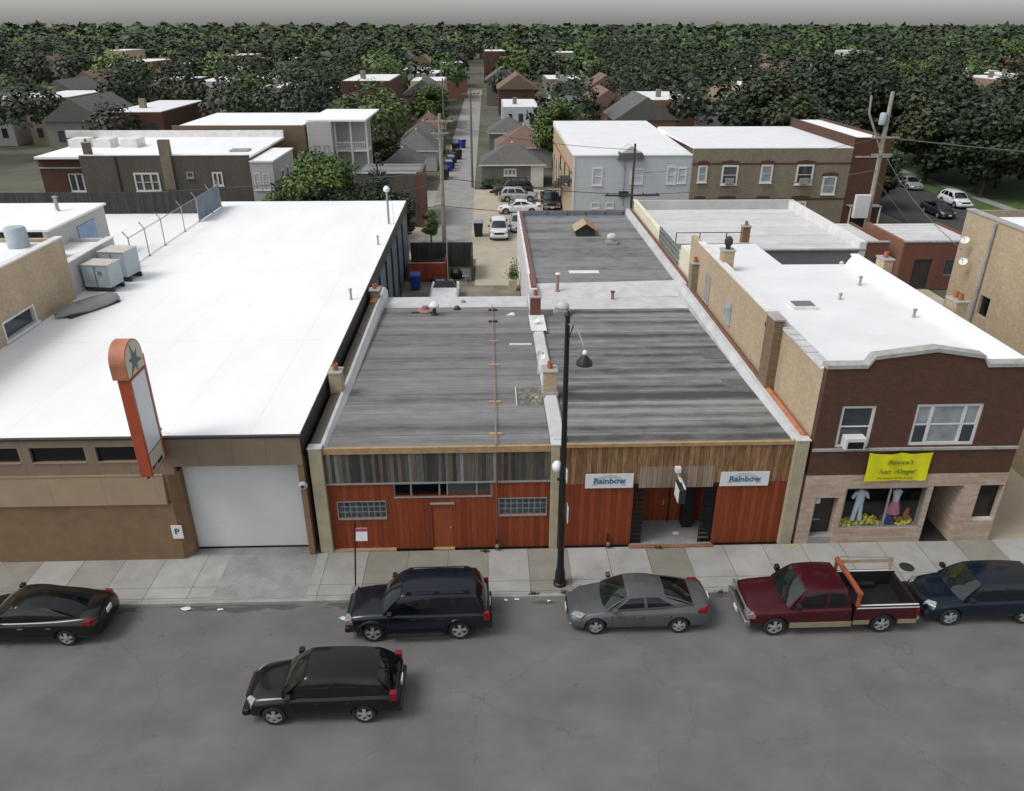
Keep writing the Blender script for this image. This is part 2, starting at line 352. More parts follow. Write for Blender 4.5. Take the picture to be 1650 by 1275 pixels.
M['grey_lid'] = flat('grey_bin_lid', (0.25,0.28,0.33,1), 0.5, 0, 0.1, 3)
M['red_fence'] = flat('red_brown_boards', (0.23,0.035,0.015,1), 0.7, 0, 0.3, 2.5)
M['wood_warm'] = flat('raw_lumber', (0.42,0.30,0.19,1), 0.8, 0, 0.2, 5)
M['rack_orange'] = flat('orange_rack_paint', (0.28,0.07,0.032,1), 0.5, 0, 0.25, 5)
# ground materials
def asphalt():
    t = NT('street_asphalt'); x, y, z = t.xyz()
    n = t.noise((0.3, 0.8, 1), 0.9, 7, 0.66); col = t.ramp(n, [(0.3, (0.118,0.115,0.112,1)), (0.7, (0.150,0.147,0.143,1))])
    n2 = t.noise((1, 1, 1), 0.45, 5, 0.6, off=(5, 2, 0)); col = t.mix(1.0, col, t.ramp(n2, [(0.35, (0.85,0.85,0.85)), (0.65, (1.1,1.1,1.1))]), 'MULTIPLY')
    gr = t.noise((1, 1, 1), 55, 3, 0.7); col = t.mix(1.0, col, t.ramp(gr, [(0.3, (0.8,0.8,0.8)), (0.7, (1.2,1.2,1.2))]), 'MULTIPLY')
    # gutter dirt along the kerb, oil drips, tar cracks
    gd = t.math('SUBTRACT', y, t.math('MULTIPLY', t.noise((0.6, 0, 0), 1.0, 5, 0.7), 1.1))
    gm = t.ramp(gd, [(0.0, (0,0,0)), (1.0, (1,1,1))])
    m2 = t.math('MULTIPLY', t.math('GREATER_THAN', gd, 20.72), 0.55)
    wet = t.math('MULTIPLY', t.math('GREATER_THAN', t.noise((0.35, 1.6, 1), 1.0, 5, 0.6, off=(7.5, 0, 0)), 0.5), m2)
    col = t.mix(wet, col, (0.03,0.027,0.022,1))
    dr = t.noise((1, 1, 1), 1.9, 3, 0.6, off=(1, 8, 0)); dm = t.ramp(dr, [(0.69, (0,0,0)), (0.74, (1,1,1))])
    col = t.mix(t.math('MULTIPLY', dm, 0.45), col, (0.035,0.034,0.032,1))
    v = t.n('TexVoronoi', feature='DISTANCE_TO_EDGE'); v.inputs['Scale'].default_value = 0.17
    wv = t.n('Mapping'); dn = t.n('TexNoise'); dn.inputs['Scale'].default_value = 0.8; dn.inputs['Detail'].default_value = 6; t.l(t.obj(), dn.inputs['Vector'])
    ad = t.n('VectorMath', operation='ADD'); t.l(t.obj(), ad.inputs[0]); sc_ = t.n('VectorMath', operation='SCALE'); t.l(dn.outputs[1], sc_.inputs[0]); sc_.inputs['Scale'].default_value = 1.6; t.l(sc_.outputs[0], ad.inputs[1])
    t.l(ad.outputs[0], v.inputs['Vector']); ck = t.math('LESS_THAN', v.outputs['Distance'], 0.0025)
    col = t.mix(t.math('MULTIPLY', ck, 0.22), col, (0.04,0.038,0.036,1))
    t.bump(gr, 0.25, 0.01)
    return t.done(col, 0.88)
M['asphalt'] = asphalt()
M['roof_pale'] = flat('pale_grey_membrane', (0.72,0.725,0.73,1), 0.6, 0, 0.06, 0.6)
def sidewalk_mat():
    t = NT('sidewalk_concrete'); x, y, z = t.xyz(); W = 1.53
    cx = t.math('FLOOR', t.math('DIVIDE', t.math('ADD', x, 0.22), W)); fx = t.math('FRACT', t.math('DIVIDE', t.math('ADD', x, 0.22), W))
    wn = t.n('TexWhiteNoise', noise_dimensions='1D'); t.l(cx, wn.inputs['W'])
    base = t.ramp(wn.outputs[0], [(0.0,(0.22,0.21,0.175,1)),(0.2,(0.24,0.23,0.20,1)),(0.3,(0.30,0.295,0.28,1)),(1.0,(0.36,0.355,0.34,1))])
    n = t.noise((1, 1, 1), 1.1, 7, 0.65); col = t.mix(1.0, base, t.ramp(n, [(0.3, (0.82,0.82,0.81)), (0.7, (1.1,1.1,1.1))]), 'MULTIPLY')
    gr = t.noise((1, 1, 1), 40, 3, 0.6); col = t.mix(1.0, col, t.ramp(gr, [(0.3, (0.92,0.92,0.92)), (0.7, (1.07,1.07,1.07))]), 'MULTIPLY')
    jx = t.math('LESS_THAN', fx, 0.018); jy = t.math('LESS_THAN', t.math('ABSOLUTE', t.math('SUBTRACT', y, 22.42)), 0.013); jy2 = t.math('LESS_THAN', t.math('ABSOLUTE', t.math('SUBTRACT', y, 21.83)), 0.016)
    j = t.math('MAXIMUM', jx, t.math('MAXIMUM', jy, jy2)); col = t.mix(t.math('MULTIPLY', j, 0.7), col, (0.06,0.057,0.05,1))
    sp = t.ramp(t.noise((1, 1, 1), 2.6, 3, 0.6, off=(2, 2, 0)), [(0.72, (0,0,0)), (0.77, (1,1,1))]); col = t.mix(t.math('MULTIPLY', sp, 0.5), col, (0.10,0.095,0.085,1))
    t.bump(t.math('SUBTRACT', gr, t.math('MULTIPLY', j, 2.0)), 0.2, 0.01)
    return t.done(col, 0.9)
M['sidewalk'] = sidewalk_mat()
def ground_mix(name, a, b, sc=0.6, c=None):
    t = NT(name); n = t.noise((1, 1, 1), sc, 8, 0.68); st = [(0.32, a), (0.6, b)]
    if c: st = [(0.3, a), (0.5, b), (0.68, c)]
    col = t.ramp(n, st); gr = t.noise((1, 1, 1), 25, 3, 0.6); col = t.mix(1.0, col, t.ramp(gr, [(0.3, (0.85,0.85,0.85)), (0.7, (1.12,1.12,1.12))]), 'MULTIPLY')
    t.bump(gr, 0.2, 0.02); return t.done(col, 0.95)
M['kerb'] = ground_mix('kerb_concrete', (0.22,0.215,0.20,1), (0.33,0.325,0.30,1), 1.4)
M['driveway'] = ground_mix('driveway_concrete', (0.20,0.195,0.185,1), (0.29,0.285,0.275,1), 1.0)
M['alley'] = ground_mix('alley_concrete', (0.23,0.225,0.21,1), (0.31,0.305,0.29,1), 0.7)
M['lot'] = ground_mix('parking_lot_concrete', (0.36,0.315,0.24,1), (0.44,0.39,0.30,1), 0.5)
M['yard'] = ground_mix('yard_dirt', (0.10,0.085,0.065,1), (0.19,0.16,0.125,1), 0.55, (0.27,0.235,0.19,1))
M['terrain'] = ground_mix('terrain_ground', (0.05,0.06,0.03,1), (0.10,0.10,0.07,1), 0.12, (0.14,0.13,0.10,1))
M['grass'] = ground_mix('lawn_grass', (0.035,0.07,0.015,1), (0.07,0.12,0.03,1), 1.2)
M['road_in_shade'] = ground_mix('side_street_asphalt', (0.032,0.032,0.032,1), (0.055,0.055,0.055,1), 0.7)  # asphalt colour lowered to carry the shade of the street trees
def leaf(name, a, b, c):
    t = NT(name); n = t.noise((1, 1, 1), 1.1, 3, 0.6); gi = t.n('NewGeometry'); 
    col = t.ramp(n, [(0.3, a), (0.5, b), (0.7, c)])
    x = t.mix(0.4, col, t.ramp(gi.outputs['Random Per Island'], [(0, a), (1, c)]))
    big = t.noise((1, 1, 0), 0.06, 2, 0.5); x = t.mix(1.0, x, t.ramp(big, [(0.35, (0.7,0.8,0.8)), (0.5, (1,1,1)), (0.65, (1.55,1.25,0.9))]), 'MULTIPLY')
    t.b.inputs['Subsurface Weight'].default_value = 0.0
    return t.done(x, 0.6)
M['leaf_mid'] = leaf('leaves_mid', (0.025,0.05,0.01,1), (0.05,0.10,0.02,1), (0.10,0.17,0.04,1))
M['leaf_dark'] = leaf('leaves_dark', (0.010,0.018,0.008,1), (0.020,0.035,0.012,1), (0.04,0.065,0.022,1))
M['leaf_blue'] = leaf('leaves_conifer', (0.015,0.025,0.018,1), (0.03,0.045,0.035,1), (0.06,0.08,0.065,1))
M['bark'] = flat('bark', (0.06,0.048,0.035,1), 0.95, 0, 0.3, 6)

# ------------------------------------------------------------------ setting: ground
def structure(mb, name, m, **k):
    o = mb.build(name, m, None, **k); o['kind'] = 'structure'; return o
structure(MB().quad((-1500,21.6,-0.05),(1500,21.6,-0.05),(1500,2500,-0.05),(-1500,2500,-0.05)).quad((-1500,-400,-0.05),(1500,-400,-0.05),(1500,21.6,-0.05),(-1500,21.6,-0.05)), 'terrain', M['terrain'])
def grid_sheet(x0, x1, y0, y1, z, nx=1, ny=1):
    b = MB()
    b.quad((x0,y0,z),(x1,y0,z),(x1,y1,z),(x0,y1,z)); return b
structure(MB().box(-10.05, -6.72, 21.73, 24.31, 0.10, 0.134), 'driveway', M['driveway'])
structure(grid_sheet(-160, 160, 10.4, 21.56, 0.0), 'road', M['asphalt'])
kb = MB(); kb.box(-160, 160, 21.56, 21.72, -0.04, 0.135); structure(kb, 'kerb', M['kerb'], bevel=0.02)
structure(MB().box(-160, 160, 21.722, 24.32, -0.04, 0.13), 'sidewalk', M['sidewalk'])
structure(MB().box(-160, 160, 10.2, 10.4, -0.04, 0.135), 'kerb', M['kerb'], bevel=0.02)
structure(MB().box(-160, 160, 7.4, 10.198, -0.04, 0.13), 'sidewalk', M['sidewalk'])
structure(MB().box(-11.45, -6.75, 24.325, 24.9, -0.04, 0.138), 'driveway', M['driveway'])
structure(MB().quad((-6.3,63.9,0.0),(-1.75,63.9,0.0),(-1.75,260,0.0),(-6.3,260,0.0)), 'alley', M['alley'])
structure(MB().quad((-1.746,66.004,0.0),(12.3,66.004,0.0),(12.3,97.6,0.0),(-1.746,97.6,0.0)), 'parking_lot', M['lot'])
structure(MB().quad((-1.2,58.4,0.004),(2.3,58.4,0.004),(2.3,66.0,0.004),(-1.2,66.0,0.004)), 'parking_lot', M['lot'])
structure(MB().quad((-6.7,43.5,-0.004),(2.3,43.5,-0.004),(2.3,59.5,-0.004),(-6.7,59.5,-0.004)), 'yard', M['yard'])
structure(MB().quad((19.65,24.4,0.0),(34,24.4,0.0),(34,59.5,0.0),(19.65,59.5,0.0)), 'courtyard', M['lot'])
structure(MB().quad((-9.5,66.004,-0.006),(-6.3,66.004,-0.006),(-6.3,97,-0.006),(-9.5,97,-0.006)), 'parking_lot', M['lot'])
structure(MB().quad((43.2,24,0.0),(54.5,24,0.0),(54.5,300,0.0),(43.2,300,0.0)), 'side_street', M['road_in_shade'])
structure(MB().quad((54.504,66,-0.002),(70,66,-0.002),(70,200,-0.002),(54.504,200,-0.002)), 'lawn', M['grass'])
structure(MB().quad((57.4,66,0.004),(58.9,66,0.004),(58.9,200,0.004),(57.4,200,0.004)), 'path', M['alley'])

# ------------------------------------------------------------------ vehicles
def paint(name, c, rough=0.28, metal=0.35):
    t = NT(name); n = t.noise((1,1,1), 1.5, 5, 0.6)
    col = t.ramp(n, [(0.3, tuple(k*0.9 for k in c[:3])+(1,)), (0.7, tuple(min(1,k*1.08) for k in c[:3])+(1,))])
    rr = t.math('ADD', t.math('MULTIPLY', t.noise((1,1,1), 3, 4), 0.12), rough-0.05)
    t.b.inputs['Coat Weight'].default_value = 0.4; t.b.inputs['Specular IOR Level'].default_value = 0.35; t.b.inputs['Coat Roughness'].default_value = 0.09
    t.b.inputs['Metallic'].default_value = metal; t.l(col, t.b.inputs['Base Color']); t.l(rr, t.b.inputs['Roughness']); return t.m
P_SILVER = paint('paint_grey_silver', (0.10,0.102,0.107,1)); P_BLACKBLUE = paint('paint_blue_black', (0.005,0.007,0.014,1), 0.22, 0.0); P_BLACK = paint('paint_black', (0.003,0.003,0.0033,1), 0.22, 0.0)
P_MAROON = paint('paint_maroon', (0.062,0.005,0.010,1)); P_NAVY = paint('paint_navy', (0.003,0.009,0.02,1), 0.22, 0.1); P_WHITE = paint('paint_white', (0.68,0.69,0.70,1), 0.3, 0.0)
P_LSILVER = paint('paint_light_silver', (0.42,0.43,0.44,1)); P_DKGREY = paint('paint_dark_grey', (0.035,0.035,0.04,1))
M['tyre'] = flat('tyre_rubber', (0.014,0.014,0.014,1), 0.85, 0, 0.2, 5)
M['alloy'] = flat('alloy_wheel', (0.42,0.43,0.44,1), 0.35, 0.5, 0.12, 6)
M['wheel_dark'] = flat('wheel_shadow_gap', (0.012,0.012,0.012,1), 0.9, 0, 0.1, 3)
M['arch'] = flat('wheel_arch_liner', (0.008,0.008,0.008,1), 0.95, 0, 0.1, 3)
M['carglass'] = flat('tinted_car_glass', (0.004,0.006,0.007,1), 0.03, 0, 0.5, 1, spec=0.6)
M['carglass_teal'] = flat('windscreen_glass', (0.010,0.015,0.014,1), 0.03, 0, 0.8, 2.5, spec=0.9)
M['lamp_clear'] = flat('headlamp_lens', (0.30,0.31,0.31,1), 0.12, 0.4, 0.5, 14)
M['lamp_amber'] = flat('amber_lens', (0.34,0.10,0.02,1), 0.2, 0, 0.1, 8)
M['lamp_red'] = flat('tail_lamp_lens', (0.17,0.005,0.008,1), 0.15, 0, 0.25, 12)
M['blackplastic'] = flat('black_bumper_plastic', (0.009,0.009,0.0095,1), 0.55, 0, 0.15, 4)
M['chrome'] = flat('chrome_trim', (0.5,0.5,0.5,1), 0.2, 0.9, 0.1, 5)
M['gold_trim'] = flat('gold_lower_paint', (0.30,0.26,0.17,1), 0.4, 0.3, 0.12, 3)

def wheel(parent, cx, cy, r, side, wdt=0.23):
    """side -1: outer face towards -y"""
    b = MB(); s = side
    prof = [(r*0.66, 0), (r*0.90, 0), (r*0.98, 0.035), (r, 0.07), (r, wdt-0.05), (r*0.95, wdt-0.01), (r*0.66, wdt)]
    b.lathe([(q, -s*h if s > 0 else h) for q, h in prof], (cx, cy, r), 28, 'y', False)
    ty = b.build('tyre', M['tyre'], parent, smooth=40)
    h = MB(); d = -s
    h.lathe([(r*0.67, d*0.008), (r*0.67, d*0.02), (r*0.60, d*0.03), (r*0.60, d*0.10)], (cx, cy, r), 28, 'y', False)
    n = 5
    for k in range(n):
        a = 2*math.pi*k/n + 0.3
        for da in (0.0,):
            ca, sa = math.cos(a), math.sin(a); px, pz = -sa, ca
            def pt(rad, w_, y): return (cx + ca*rad + px*w_, cy + y, r + sa*rad + pz*w_)
            y0, y1 = (-s)*(-0.012)*-1, (-s)*0.035
            y0 = d*0.006; y1 = d*0.04
            h.hexa([pt(0.05, -0.035, y1), pt(r*0.63, -0.062, y1), pt(r*0.63, 0.062, y1), pt(0.05, 0.035, y1), pt(0.05, -0.035, y0+d*-0.01), pt(r*0.63, -0.062, y0), pt(r*0.63, 0.062, y0), pt(0.05, 0.035, y0+d*-0.01)])
    h.lathe([(0.075, d*0.03), (0.075, d*-0.012), (0.03, d*-0.018)], (cx, cy, r), 14, 'y')
    h.build('rim', M['alloy'], ty, smooth=35)
    k = MB().lathe([(r*0.6, d*0.09), (r*0.6, d*0.10)], (cx, cy, r), 20, 'y'); k.build('wheel_back', M['wheel_dark'], ty)
    return ty

def eval_mesh(o):
    dg = bpy.context.evaluated_depsgraph_get(); dg.update()
    me = bpy.data.meshes.new_from_object(o.evaluated_get(dg)); return me

def body_shell(parent, st, wheels, pm, wr, name='body'):
    """st: stations (x, z_top, half_shoulder, z_shoulder, half_max, z_bottom)"""
    b = MB(); rings = []
    for (x, zt, ws, zs, wm, zb) in st:
        zm = zs*0.78 + zb*0.22; zl = zs*0.30 + zb*0.70
        half = [(0, zt), (ws*0.55, zt-0.006), (ws*0.88, zt-(zt-zs)*0.45-0.008), (ws, zs), (wm, zm-0.02), (wm*1.0, zl), (wm-0.05, zb), (wm*0.45, zb)]
        ring = half + [(-y, z) for y, z in reversed(half[1:])]
        rings.append([(x, y, z) for y, z in ring])
    k = len(rings[0])
    for r_ in rings: b.v += r_
    for i in range(len(rings)-1):
        for j in range(k):
            a = i*k+j; c = i*k+(j+1) % k; b.f.append((a, c, c+k, a+k))
    b.f.append(tuple(reversed(range(k)))); n = (len(rings)-1)*k; b.f.append(tuple(n+j for j in range(k)))
    me = b.mesh('tmp'); o = bpy.data.objects.new('tmp', me); C.objects.link(o)
    me.materials.append(pm)
    # hold edges: crease nothing, rely on dense stations
    s = o.modifiers.new('s', 'SUBSURF'); s.levels = 2; s.render_levels = 2
    cuts = []
    for (wx, wrad) in wheels:
        for sg in (-1, 1):
            c = MB().lathe([(wrad, -0.36*sg), (wrad, 0.25*sg)], (wx, sg*st[len(st)//2][4], wr), 30, 'y')
            cm = c.mesh('cut'); cm.materials.append(M['arch']); co = bpy.data.objects.new('cut', cm); C.objects.link(co); cuts.append(co)
            m = o.modifiers.new('b', 'BOOLEAN'); m.operation = 'DIFFERENCE'; m.object = co; m.solver = 'EXACT'
            try: m.material_mode = 'TRANSFER'
            except Exception: pass
    me2 = eval_mesh(o); bpy.data.objects.remove(o)
    for c in cuts: bpy.data.objects.remove(c)
    for p in me2.polygons: p.use_smooth = True
    me2.set_sharp_from_angle(angle=R(38))
    ob = bpy.data.objects.new(name, me2); C.objects.link(ob); ob.parent = parent; me2.name = name
    return ob

def patch(P, sb, tb, glass, paintmb, glassmbs, n=4, m=4):
    """split a surface P(s,t) at breaks sb, tb; cells in glass (dict (i,j)->window index) go to window meshes"""
    for i in range(len(sb)-1):
        for j in range(len(tb)-1):
            tgt = glassmbs[glass[(i, j)]] if (i, j) in glass else paintmb
            for a in range(n):
                for c in range(m):
                    s0 = sb[i]+(sb[i+1]-sb[i])*a/n; s1 = sb[i]+(sb[i+1]-sb[i])*(a+1)/n
                    t0 = tb[j]+(tb[j+1]-tb[j])*c/m; t1 = tb[j]+(tb[j+1]-tb[j])*(c+1)/m
                    tgt.quad(P(s0, t0), P(s1, t0), P(s1, t1), P(s0, t1))
def lerp(a, b, t): return tuple(x+(y-x)*t for x, y in zip(a, b))

def cabin(parent, G, pm, glassm=None):
    """G: x of cowl, roof front, roof rear, tail base; belt z; roof z; half widths; side window breaks"""
    a0, a1, a2, a3 = G['x']; zb0, zb1 = G['zb']; zr = G['zr']; wb = G['wb']; wr = G['wr']; cw = G.get('crown', 0.05)
    bow = G.get('bow', 0.14); rbow = G.get('rbow', 0.10); wbr = G.get('wb_rear', wb); wrr = G.get('wr_rear', wr)
    zrr = G.get('zr_rear', zr)
    def roofz(s): return zr + (zrr-zr)*s + cw*math.sin(math.pi*min(max(s, 0), 1))
    pb = MB(); W = []
    def side(sg):
        def P(s, t):
            base = (a0+0.12+(a3-a0-0.12)*s, sg*(wb+(wbr-wb)*s + 0.02*math.sin(math.pi*s)), zb0+(zb1-zb0)*s)
            ex = a1+(a2-a1)*s
            top = (ex, sg*(wr+(wrr-wr)*s+0.015*math.sin(math.pi*s)), roofz(s)-0.05)
            p = lerp(base, top, t); bul = 0.035*math.sin(math.pi*t)
            return (p[0], p[1]+sg*bul, p[2])
        return P
    sbk, tbk = G['sb'], G.get('tb', [0, 0.10, 0.88, 1])
    names = []
    for sg in (-1, 1):
        gl = {}; ms = []
        for i in range(len(sbk)-1):
            if i in G['win']:
                gl[(i, 1)] = len(ms); ms.append(MB())
        patch(side(sg), sbk, tbk, gl, pb, ms, 5, 5); W += [('side_window', q) for q in ms]
    def wind(s, t):   # s across -1..1
        y0 = wb*s; y1 = wr*s
        x0 = a0 + bow*(1-math.cos(s*1.25))*1.2; x1 = a1 + 0.05*(s*s)
        x0 = x0 if abs(s) < 1 else a0+0.12
        x0 = a0+0.12*s*s
        p0 = (x0, y0, zb0); p1 = (a1+0.0*s, y1, roofz(0)-0.05*s*s)
        p = lerp(p0, p1, t); return (p[0]-0.05*math.sin(math.pi*t)*(1-s*s)-0.0, p[1], p[2]+0.03*math.sin(math.pi*t))
    mw = MB(); patch(wind, [-1, -0.93, 0.93, 1], [0, 0.03, 0.93, 1], {(1, 1): 0}, pb, [mw], 8, 5)
    def rear(s, t):
        x0 = a3-0.0*s*s; p0 = (x0+rbow*(1-s*s)*0.5, wbr*s, zb1); p1 = (a2, wrr*s, roofz(1)-0.05*s*s)
        p = lerp(p0, p1, t); return (p[0]+0.05*math.sin(math.pi*t)*(1-s*s), p[1], p[2]+0.03*math.sin(math.pi*t))
    mr = MB(); rt_ = G.get('rt', [0, 0.06, 0.92, 1]); patch(rear, [-1, -0.88, 0.88, 1], rt_, {(1, 1): 0}, pb, [mr], 8, 5)
    def roof(s, t):   # s along 0..1, t across -1..1
        y = (wr+(wrr-wr)*s+0.015*math.sin(math.pi*s))*t
        return (a1+(a2-a1)*s, y, roofz(s)-0.05*t*t)
    if G.get('sunroof'):
        ms = MB(); patch(roof, [0, 0.12, 0.5, 1], [-1, -0.5, 0.5, 1], {(1, 1): 0}, pb, [ms], 8, 6); W.append(('sunroof', ms))
    else: patch(roof, [0, 1], [-1, 1], {}, pb, [], 12, 10)
    rf = pb.build('cabin', pm, parent, smooth=62, weld=True)
    mw.build('windscreen', glassm or M['carglass_teal'], parent, smooth=60, weld=True)
    mr.build('rear_window', M['carglass'], parent, smooth=60, weld=True)
    for n_, q in W: q.build(n_, G.get('sideglass', M['carglass']), parent, smooth=60, weld=True)
    return rf

def make_car(kind, pm, name, label, cat, group=None, low=False):
    root = thing(name, label, cat, (0, 0, 0), 0, group)
    if kind == 'sedan':
        L, wr = 4.82, 0.33; W1 = 0.91; wh = (0.92, 3.72)
        st = [(0.0,0.52,0.50,0.48,0.55,0.28),(0.05,0.64,0.66,0.58,0.72,0.22),(0.22,0.74,0.74,0.66,0.83,0.19),(0.6,0.82,0.80,0.74,0.90,0.19),(1.1,0.90,0.82,0.84,W1,0.20),(1.35,0.95,0.82,0.88,W1,0.20),(1.7,0.95,0.83,0.90,W1,0.20),(2.6,0.96,0.84,0.92,W1,0.20),(3.5,1.0,0.84,0.95,W1,0.20),(4.1,1.06,0.80,0.98,W1,0.21),(4.5,1.07,0.76,0.98,0.88,0.23),(4.74,1.04,0.70,0.94,0.83,0.26),(4.82,0.90,0.62,0.80,0.72,0.32)]
        G = dict(x=(1.12,2.02,3.15,4.22), zb=(0.90,1.02), zr=1.42, zr_rear=1.38, wb=0.79, wr=0.60, wb_rear=0.70, wr_rear=0.55, crown=0.05, sb=[0,0.10,0.435,0.475,0.80,1], win=(1,3), tb=[0,0.14,0.86,1])
        G['win'] = (1, 3)
    elif kind == 'suv':
        L, wr = 4.74, 0.38; W1 = 0.925; wh = (0.86, 3.72)
        st = [(0.0,0.74,0.60,0.66,0.66,0.40),(0.05,0.92,0.74,0.84,0.80,0.32),(0.2,1.02,0.78,0.94,0.87,0.28),(0.6,1.08,0.80,1.0,0.91,0.30),(1.15,1.12,0.82,1.04,W1,0.32),(1.5,1.12,0.84,1.06,W1,0.32),(2.4,1.12,0.86,1.07,W1,0.32),(3.4,1.12,0.86,1.07,W1,0.32),(4.2,1.12,0.86,1.07,W1,0.32),(4.6,1.10,0.84,1.04,0.90,0.36),(4.70,1.06,0.80,1.0,0.86,0.40),(4.74,0.98,0.76,0.92,0.82,0.46)]
        G = dict(x=(1.12,1.86,4.28,4.62), zb=(1.07,1.07), zr=1.76, zr_rear=1.78, wb=0.85, wr=0.68, wb_rear=0.83, wr_rear=0.68, crown=0.03, sb=[0,0.07,0.36,0.40,0.66,0.70,0.955,1], win=(1,3,5), tb=[0,0.08,0.85,1], rt=[0,0.08,0.86,1])
    elif kind == 'crossover':
        L, wr = 4.5, 0.35; W1 = 0.90; wh = (0.85, 3.47)
        st = [(0.0,0.60,0.52,0.55,0.58,0.34),(0.05,0.78,0.68,0.70,0.74,0.26),(0.2,0.90,0.74,0.80,0.84,0.23),(0.6,0.98,0.78,0.90,0.89,0.24),(1.1,1.03,0.81,0.96,W1,0.26),(1.5,1.03,0.82,0.98,W1,0.26),(2.4,1.03,0.83,0.98,W1,0.26),(3.3,1.05,0.83,1.0,W1,0.26),(4.0,1.06,0.82,1.01,W1,0.27),(4.35,1.04,0.78,0.99,0.87,0.32),(4.46,0.98,0.74,0.94,0.82,0.36),(4.5,0.90,0.70,0.86,0.78,0.42)]
        G = dict(x=(1.02,1.82,3.85,4.34), zb=(0.99,1.02), zr=1.60, zr_rear=1.58, wb=0.80, wr=0.63, wb_rear=0.78, wr_rear=0.60, crown=0.04, sb=[0,0.09,0.40,0.44,0.72,0.76,0.92,1], win=(1,3,5), tb=[0,0.10,0.86,1])
    elif kind == 'pickup':
        L, wr = 5.8, 0.38; W1 = 0.97; wh = (0.94, 4.585)
        st = [(0.0,0.80,0.72,0.72,0.78,0.44),(0.05,0.96,0.84,0.88,0.88,0.38),(0.2,1.04,0.87,0.96,0.93,0.34),(0.7,1.09,0.88,1.02,0.96,0.34),(1.2,1.13,0.88,1.05,W1,0.36),(1.6,1.13,0.90,1.07,W1,0.38),(2.4,1.13,0.91,1.09,W1,0.38),(3.1,1.13,0.91,1.09,W1,0.38),(3.46,1.13,0.91,1.09,W1,0.38),(3.50,1.13,0.91,1.09,W1,0.38)]
        G = dict(x=(1.22,1.90,3.25,3.46), zb=(1.09,1.09), zr=1.76, zr_rear=1.76, wb=0.88, wr=0.71, wb_rear=0.88, wr_rear=0.71, crown=0.03, sb=[0,0.09,0.56,0.61,0.93,1], win=(1,3), tb=[0,0.06,0.85,1], rt=[0,0.12,0.86,1])
    h = L/2
    st = [(x-h,)+r_ for x, *r_ in [(q[0], *q[1:]) for q in st] for r_ in [tuple(r_)]] if False else [(q[0]-h,)+tuple(q[1:]) for q in st]
    G['x'] = tuple(v-h for v in G['x']); wh = tuple(v-h for v in wh)
    if kind == 'pickup':
        body_shell(root, st, [(wh[0], wr+0.075)], pm, wr, 'front_body')
        # bed with hollow box
        x0, x1 = 3.54-h, 5.72-h; zt, zb = 1.16, 0.42
        for sg in (-1, 1):
            bb = MB()
            n = 16; wx = wh[1]; rr = wr+0.08
            # outer skin with wheel opening, as a polygon outline
            pts = [(x0, zb)]
            a0 = math.asin(max(-1, min(1, (zb-wr)/rr)))
            for i in range(n+1):
                a = math.pi - a0 - (math.pi-2*a0)*i/n; pts.append((wx+rr*math.cos(a), wr+rr*math.sin(a)))
            pts += [(x1, zb), (x1, zt-0.03), (x1-0.02, zt), (x0, zt)]
            bb.prism(pts, 'y', sg*0.97, sg*0.92)
            bb.box(x0, x1, sg*0.80, sg*0.925, zt-0.06, zt-0.002)
            MB().box(x0, x1, sg*0.799, sg*0.84, 0.60, zt-0.062).box(x0, x1, sg*0.795, sg*0.85, zt-0.05, zt+0.004).build('bed_liner', M['blackplastic'], root)
            bb.build('bed_side', pm, root, bevel=0.015)
        MB().box(x0, x1, -0.80, 0.80, 0.55, 0.60).box(x0, x0+0.05, -0.798, 0.798, 0.60, 1.12).build('bed_floor', M['blackplastic'], root)
        MB().box(x1-0.07, x1-0.005, -0.80, 0.80, 0.56, 1.13).build('tailgate', pm, root, bevel=0.02); MB().box(x1-0.11, x1-0.071, -0.79, 0.79, 0.60, 1.135).build('tailgate_liner', M['blackplastic'], root)
        for sg in (-1, 1):
            MB().box(wh[1]-0.42, wh[1]+0.42, sg*0.60, sg*0.798, 0.60, 0.80).build('wheel_housing', M['blackplastic'], root, bevel=0.03)
        MB().box(x0, x1+0.02, -0.7, 0.7, 0.38, 0.54).box(-h+0.6, x0, -0.6, 0.6, 0.34, 0.5).build('chassis', M['arch'], root)
    else:
        body_shell(root, st, [(x, wr+(0.085 if kind == 'suv' else 0.06)) for x in wh], pm, wr)
    cabin(root, G, pm)
    for x in wh:
        for sg in (-1, 1): wheel(root, x, sg*(W1-0.02), wr, sg)
    # lamps, grille, plates, mirrors, handles, seams
    zl = {'sedan': 0.62, 'suv': 0.86, 'crossover': 0.78, 'pickup': 0.86}[kind]
    for sg in (-1, 1):
        if kind == 'sedan':
            b = MB().hexa([(-h+0.05,sg*0.60,0.56),(-h+0.42,sg*0.86,0.66),(-h+0.42,sg*0.87,0.74),(-h+0.09,sg*0.58,0.66),(-h+0.24,sg*0.50,0.60),(-h+0.50,sg*0.70,0.68),(-h+0.62,sg*0.76,0.805),(-h+0.24,sg*0.52,0.755)])
        elif kind == 'crossover':
            b = MB().hexa([(-h+0.02,sg*0.52,0.64),(-h+0.22,sg*0.85,0.66),(-h+0.26,sg*0.85,0.80),(-h+0.03,sg*0.51,0.76),(-h+0.2,sg*0.5,0.64),(-h+0.4,sg*0.66,0.66),(-h+0.36,sg*0.68,0.895),(-h+0.16,sg*0.50,0.865)])
        else:
            b = MB().box(-h-0.015, -h+0.20, sg*0.52, sg*(W1-0.055), zl-0.12, zl+0.07)
        hl = b.build('headlight', M['lamp_clear'], root, bevel=0.012, smooth=40)
        MB().box(-h+0.14, -h+0.245, sg*(W1-0.075), sg*(W1-0.012), zl-0.10, zl+0.02).build('indicator', M['lamp_amber'], hl, bevel=0.01) if kind in ('suv', 'pickup') else None
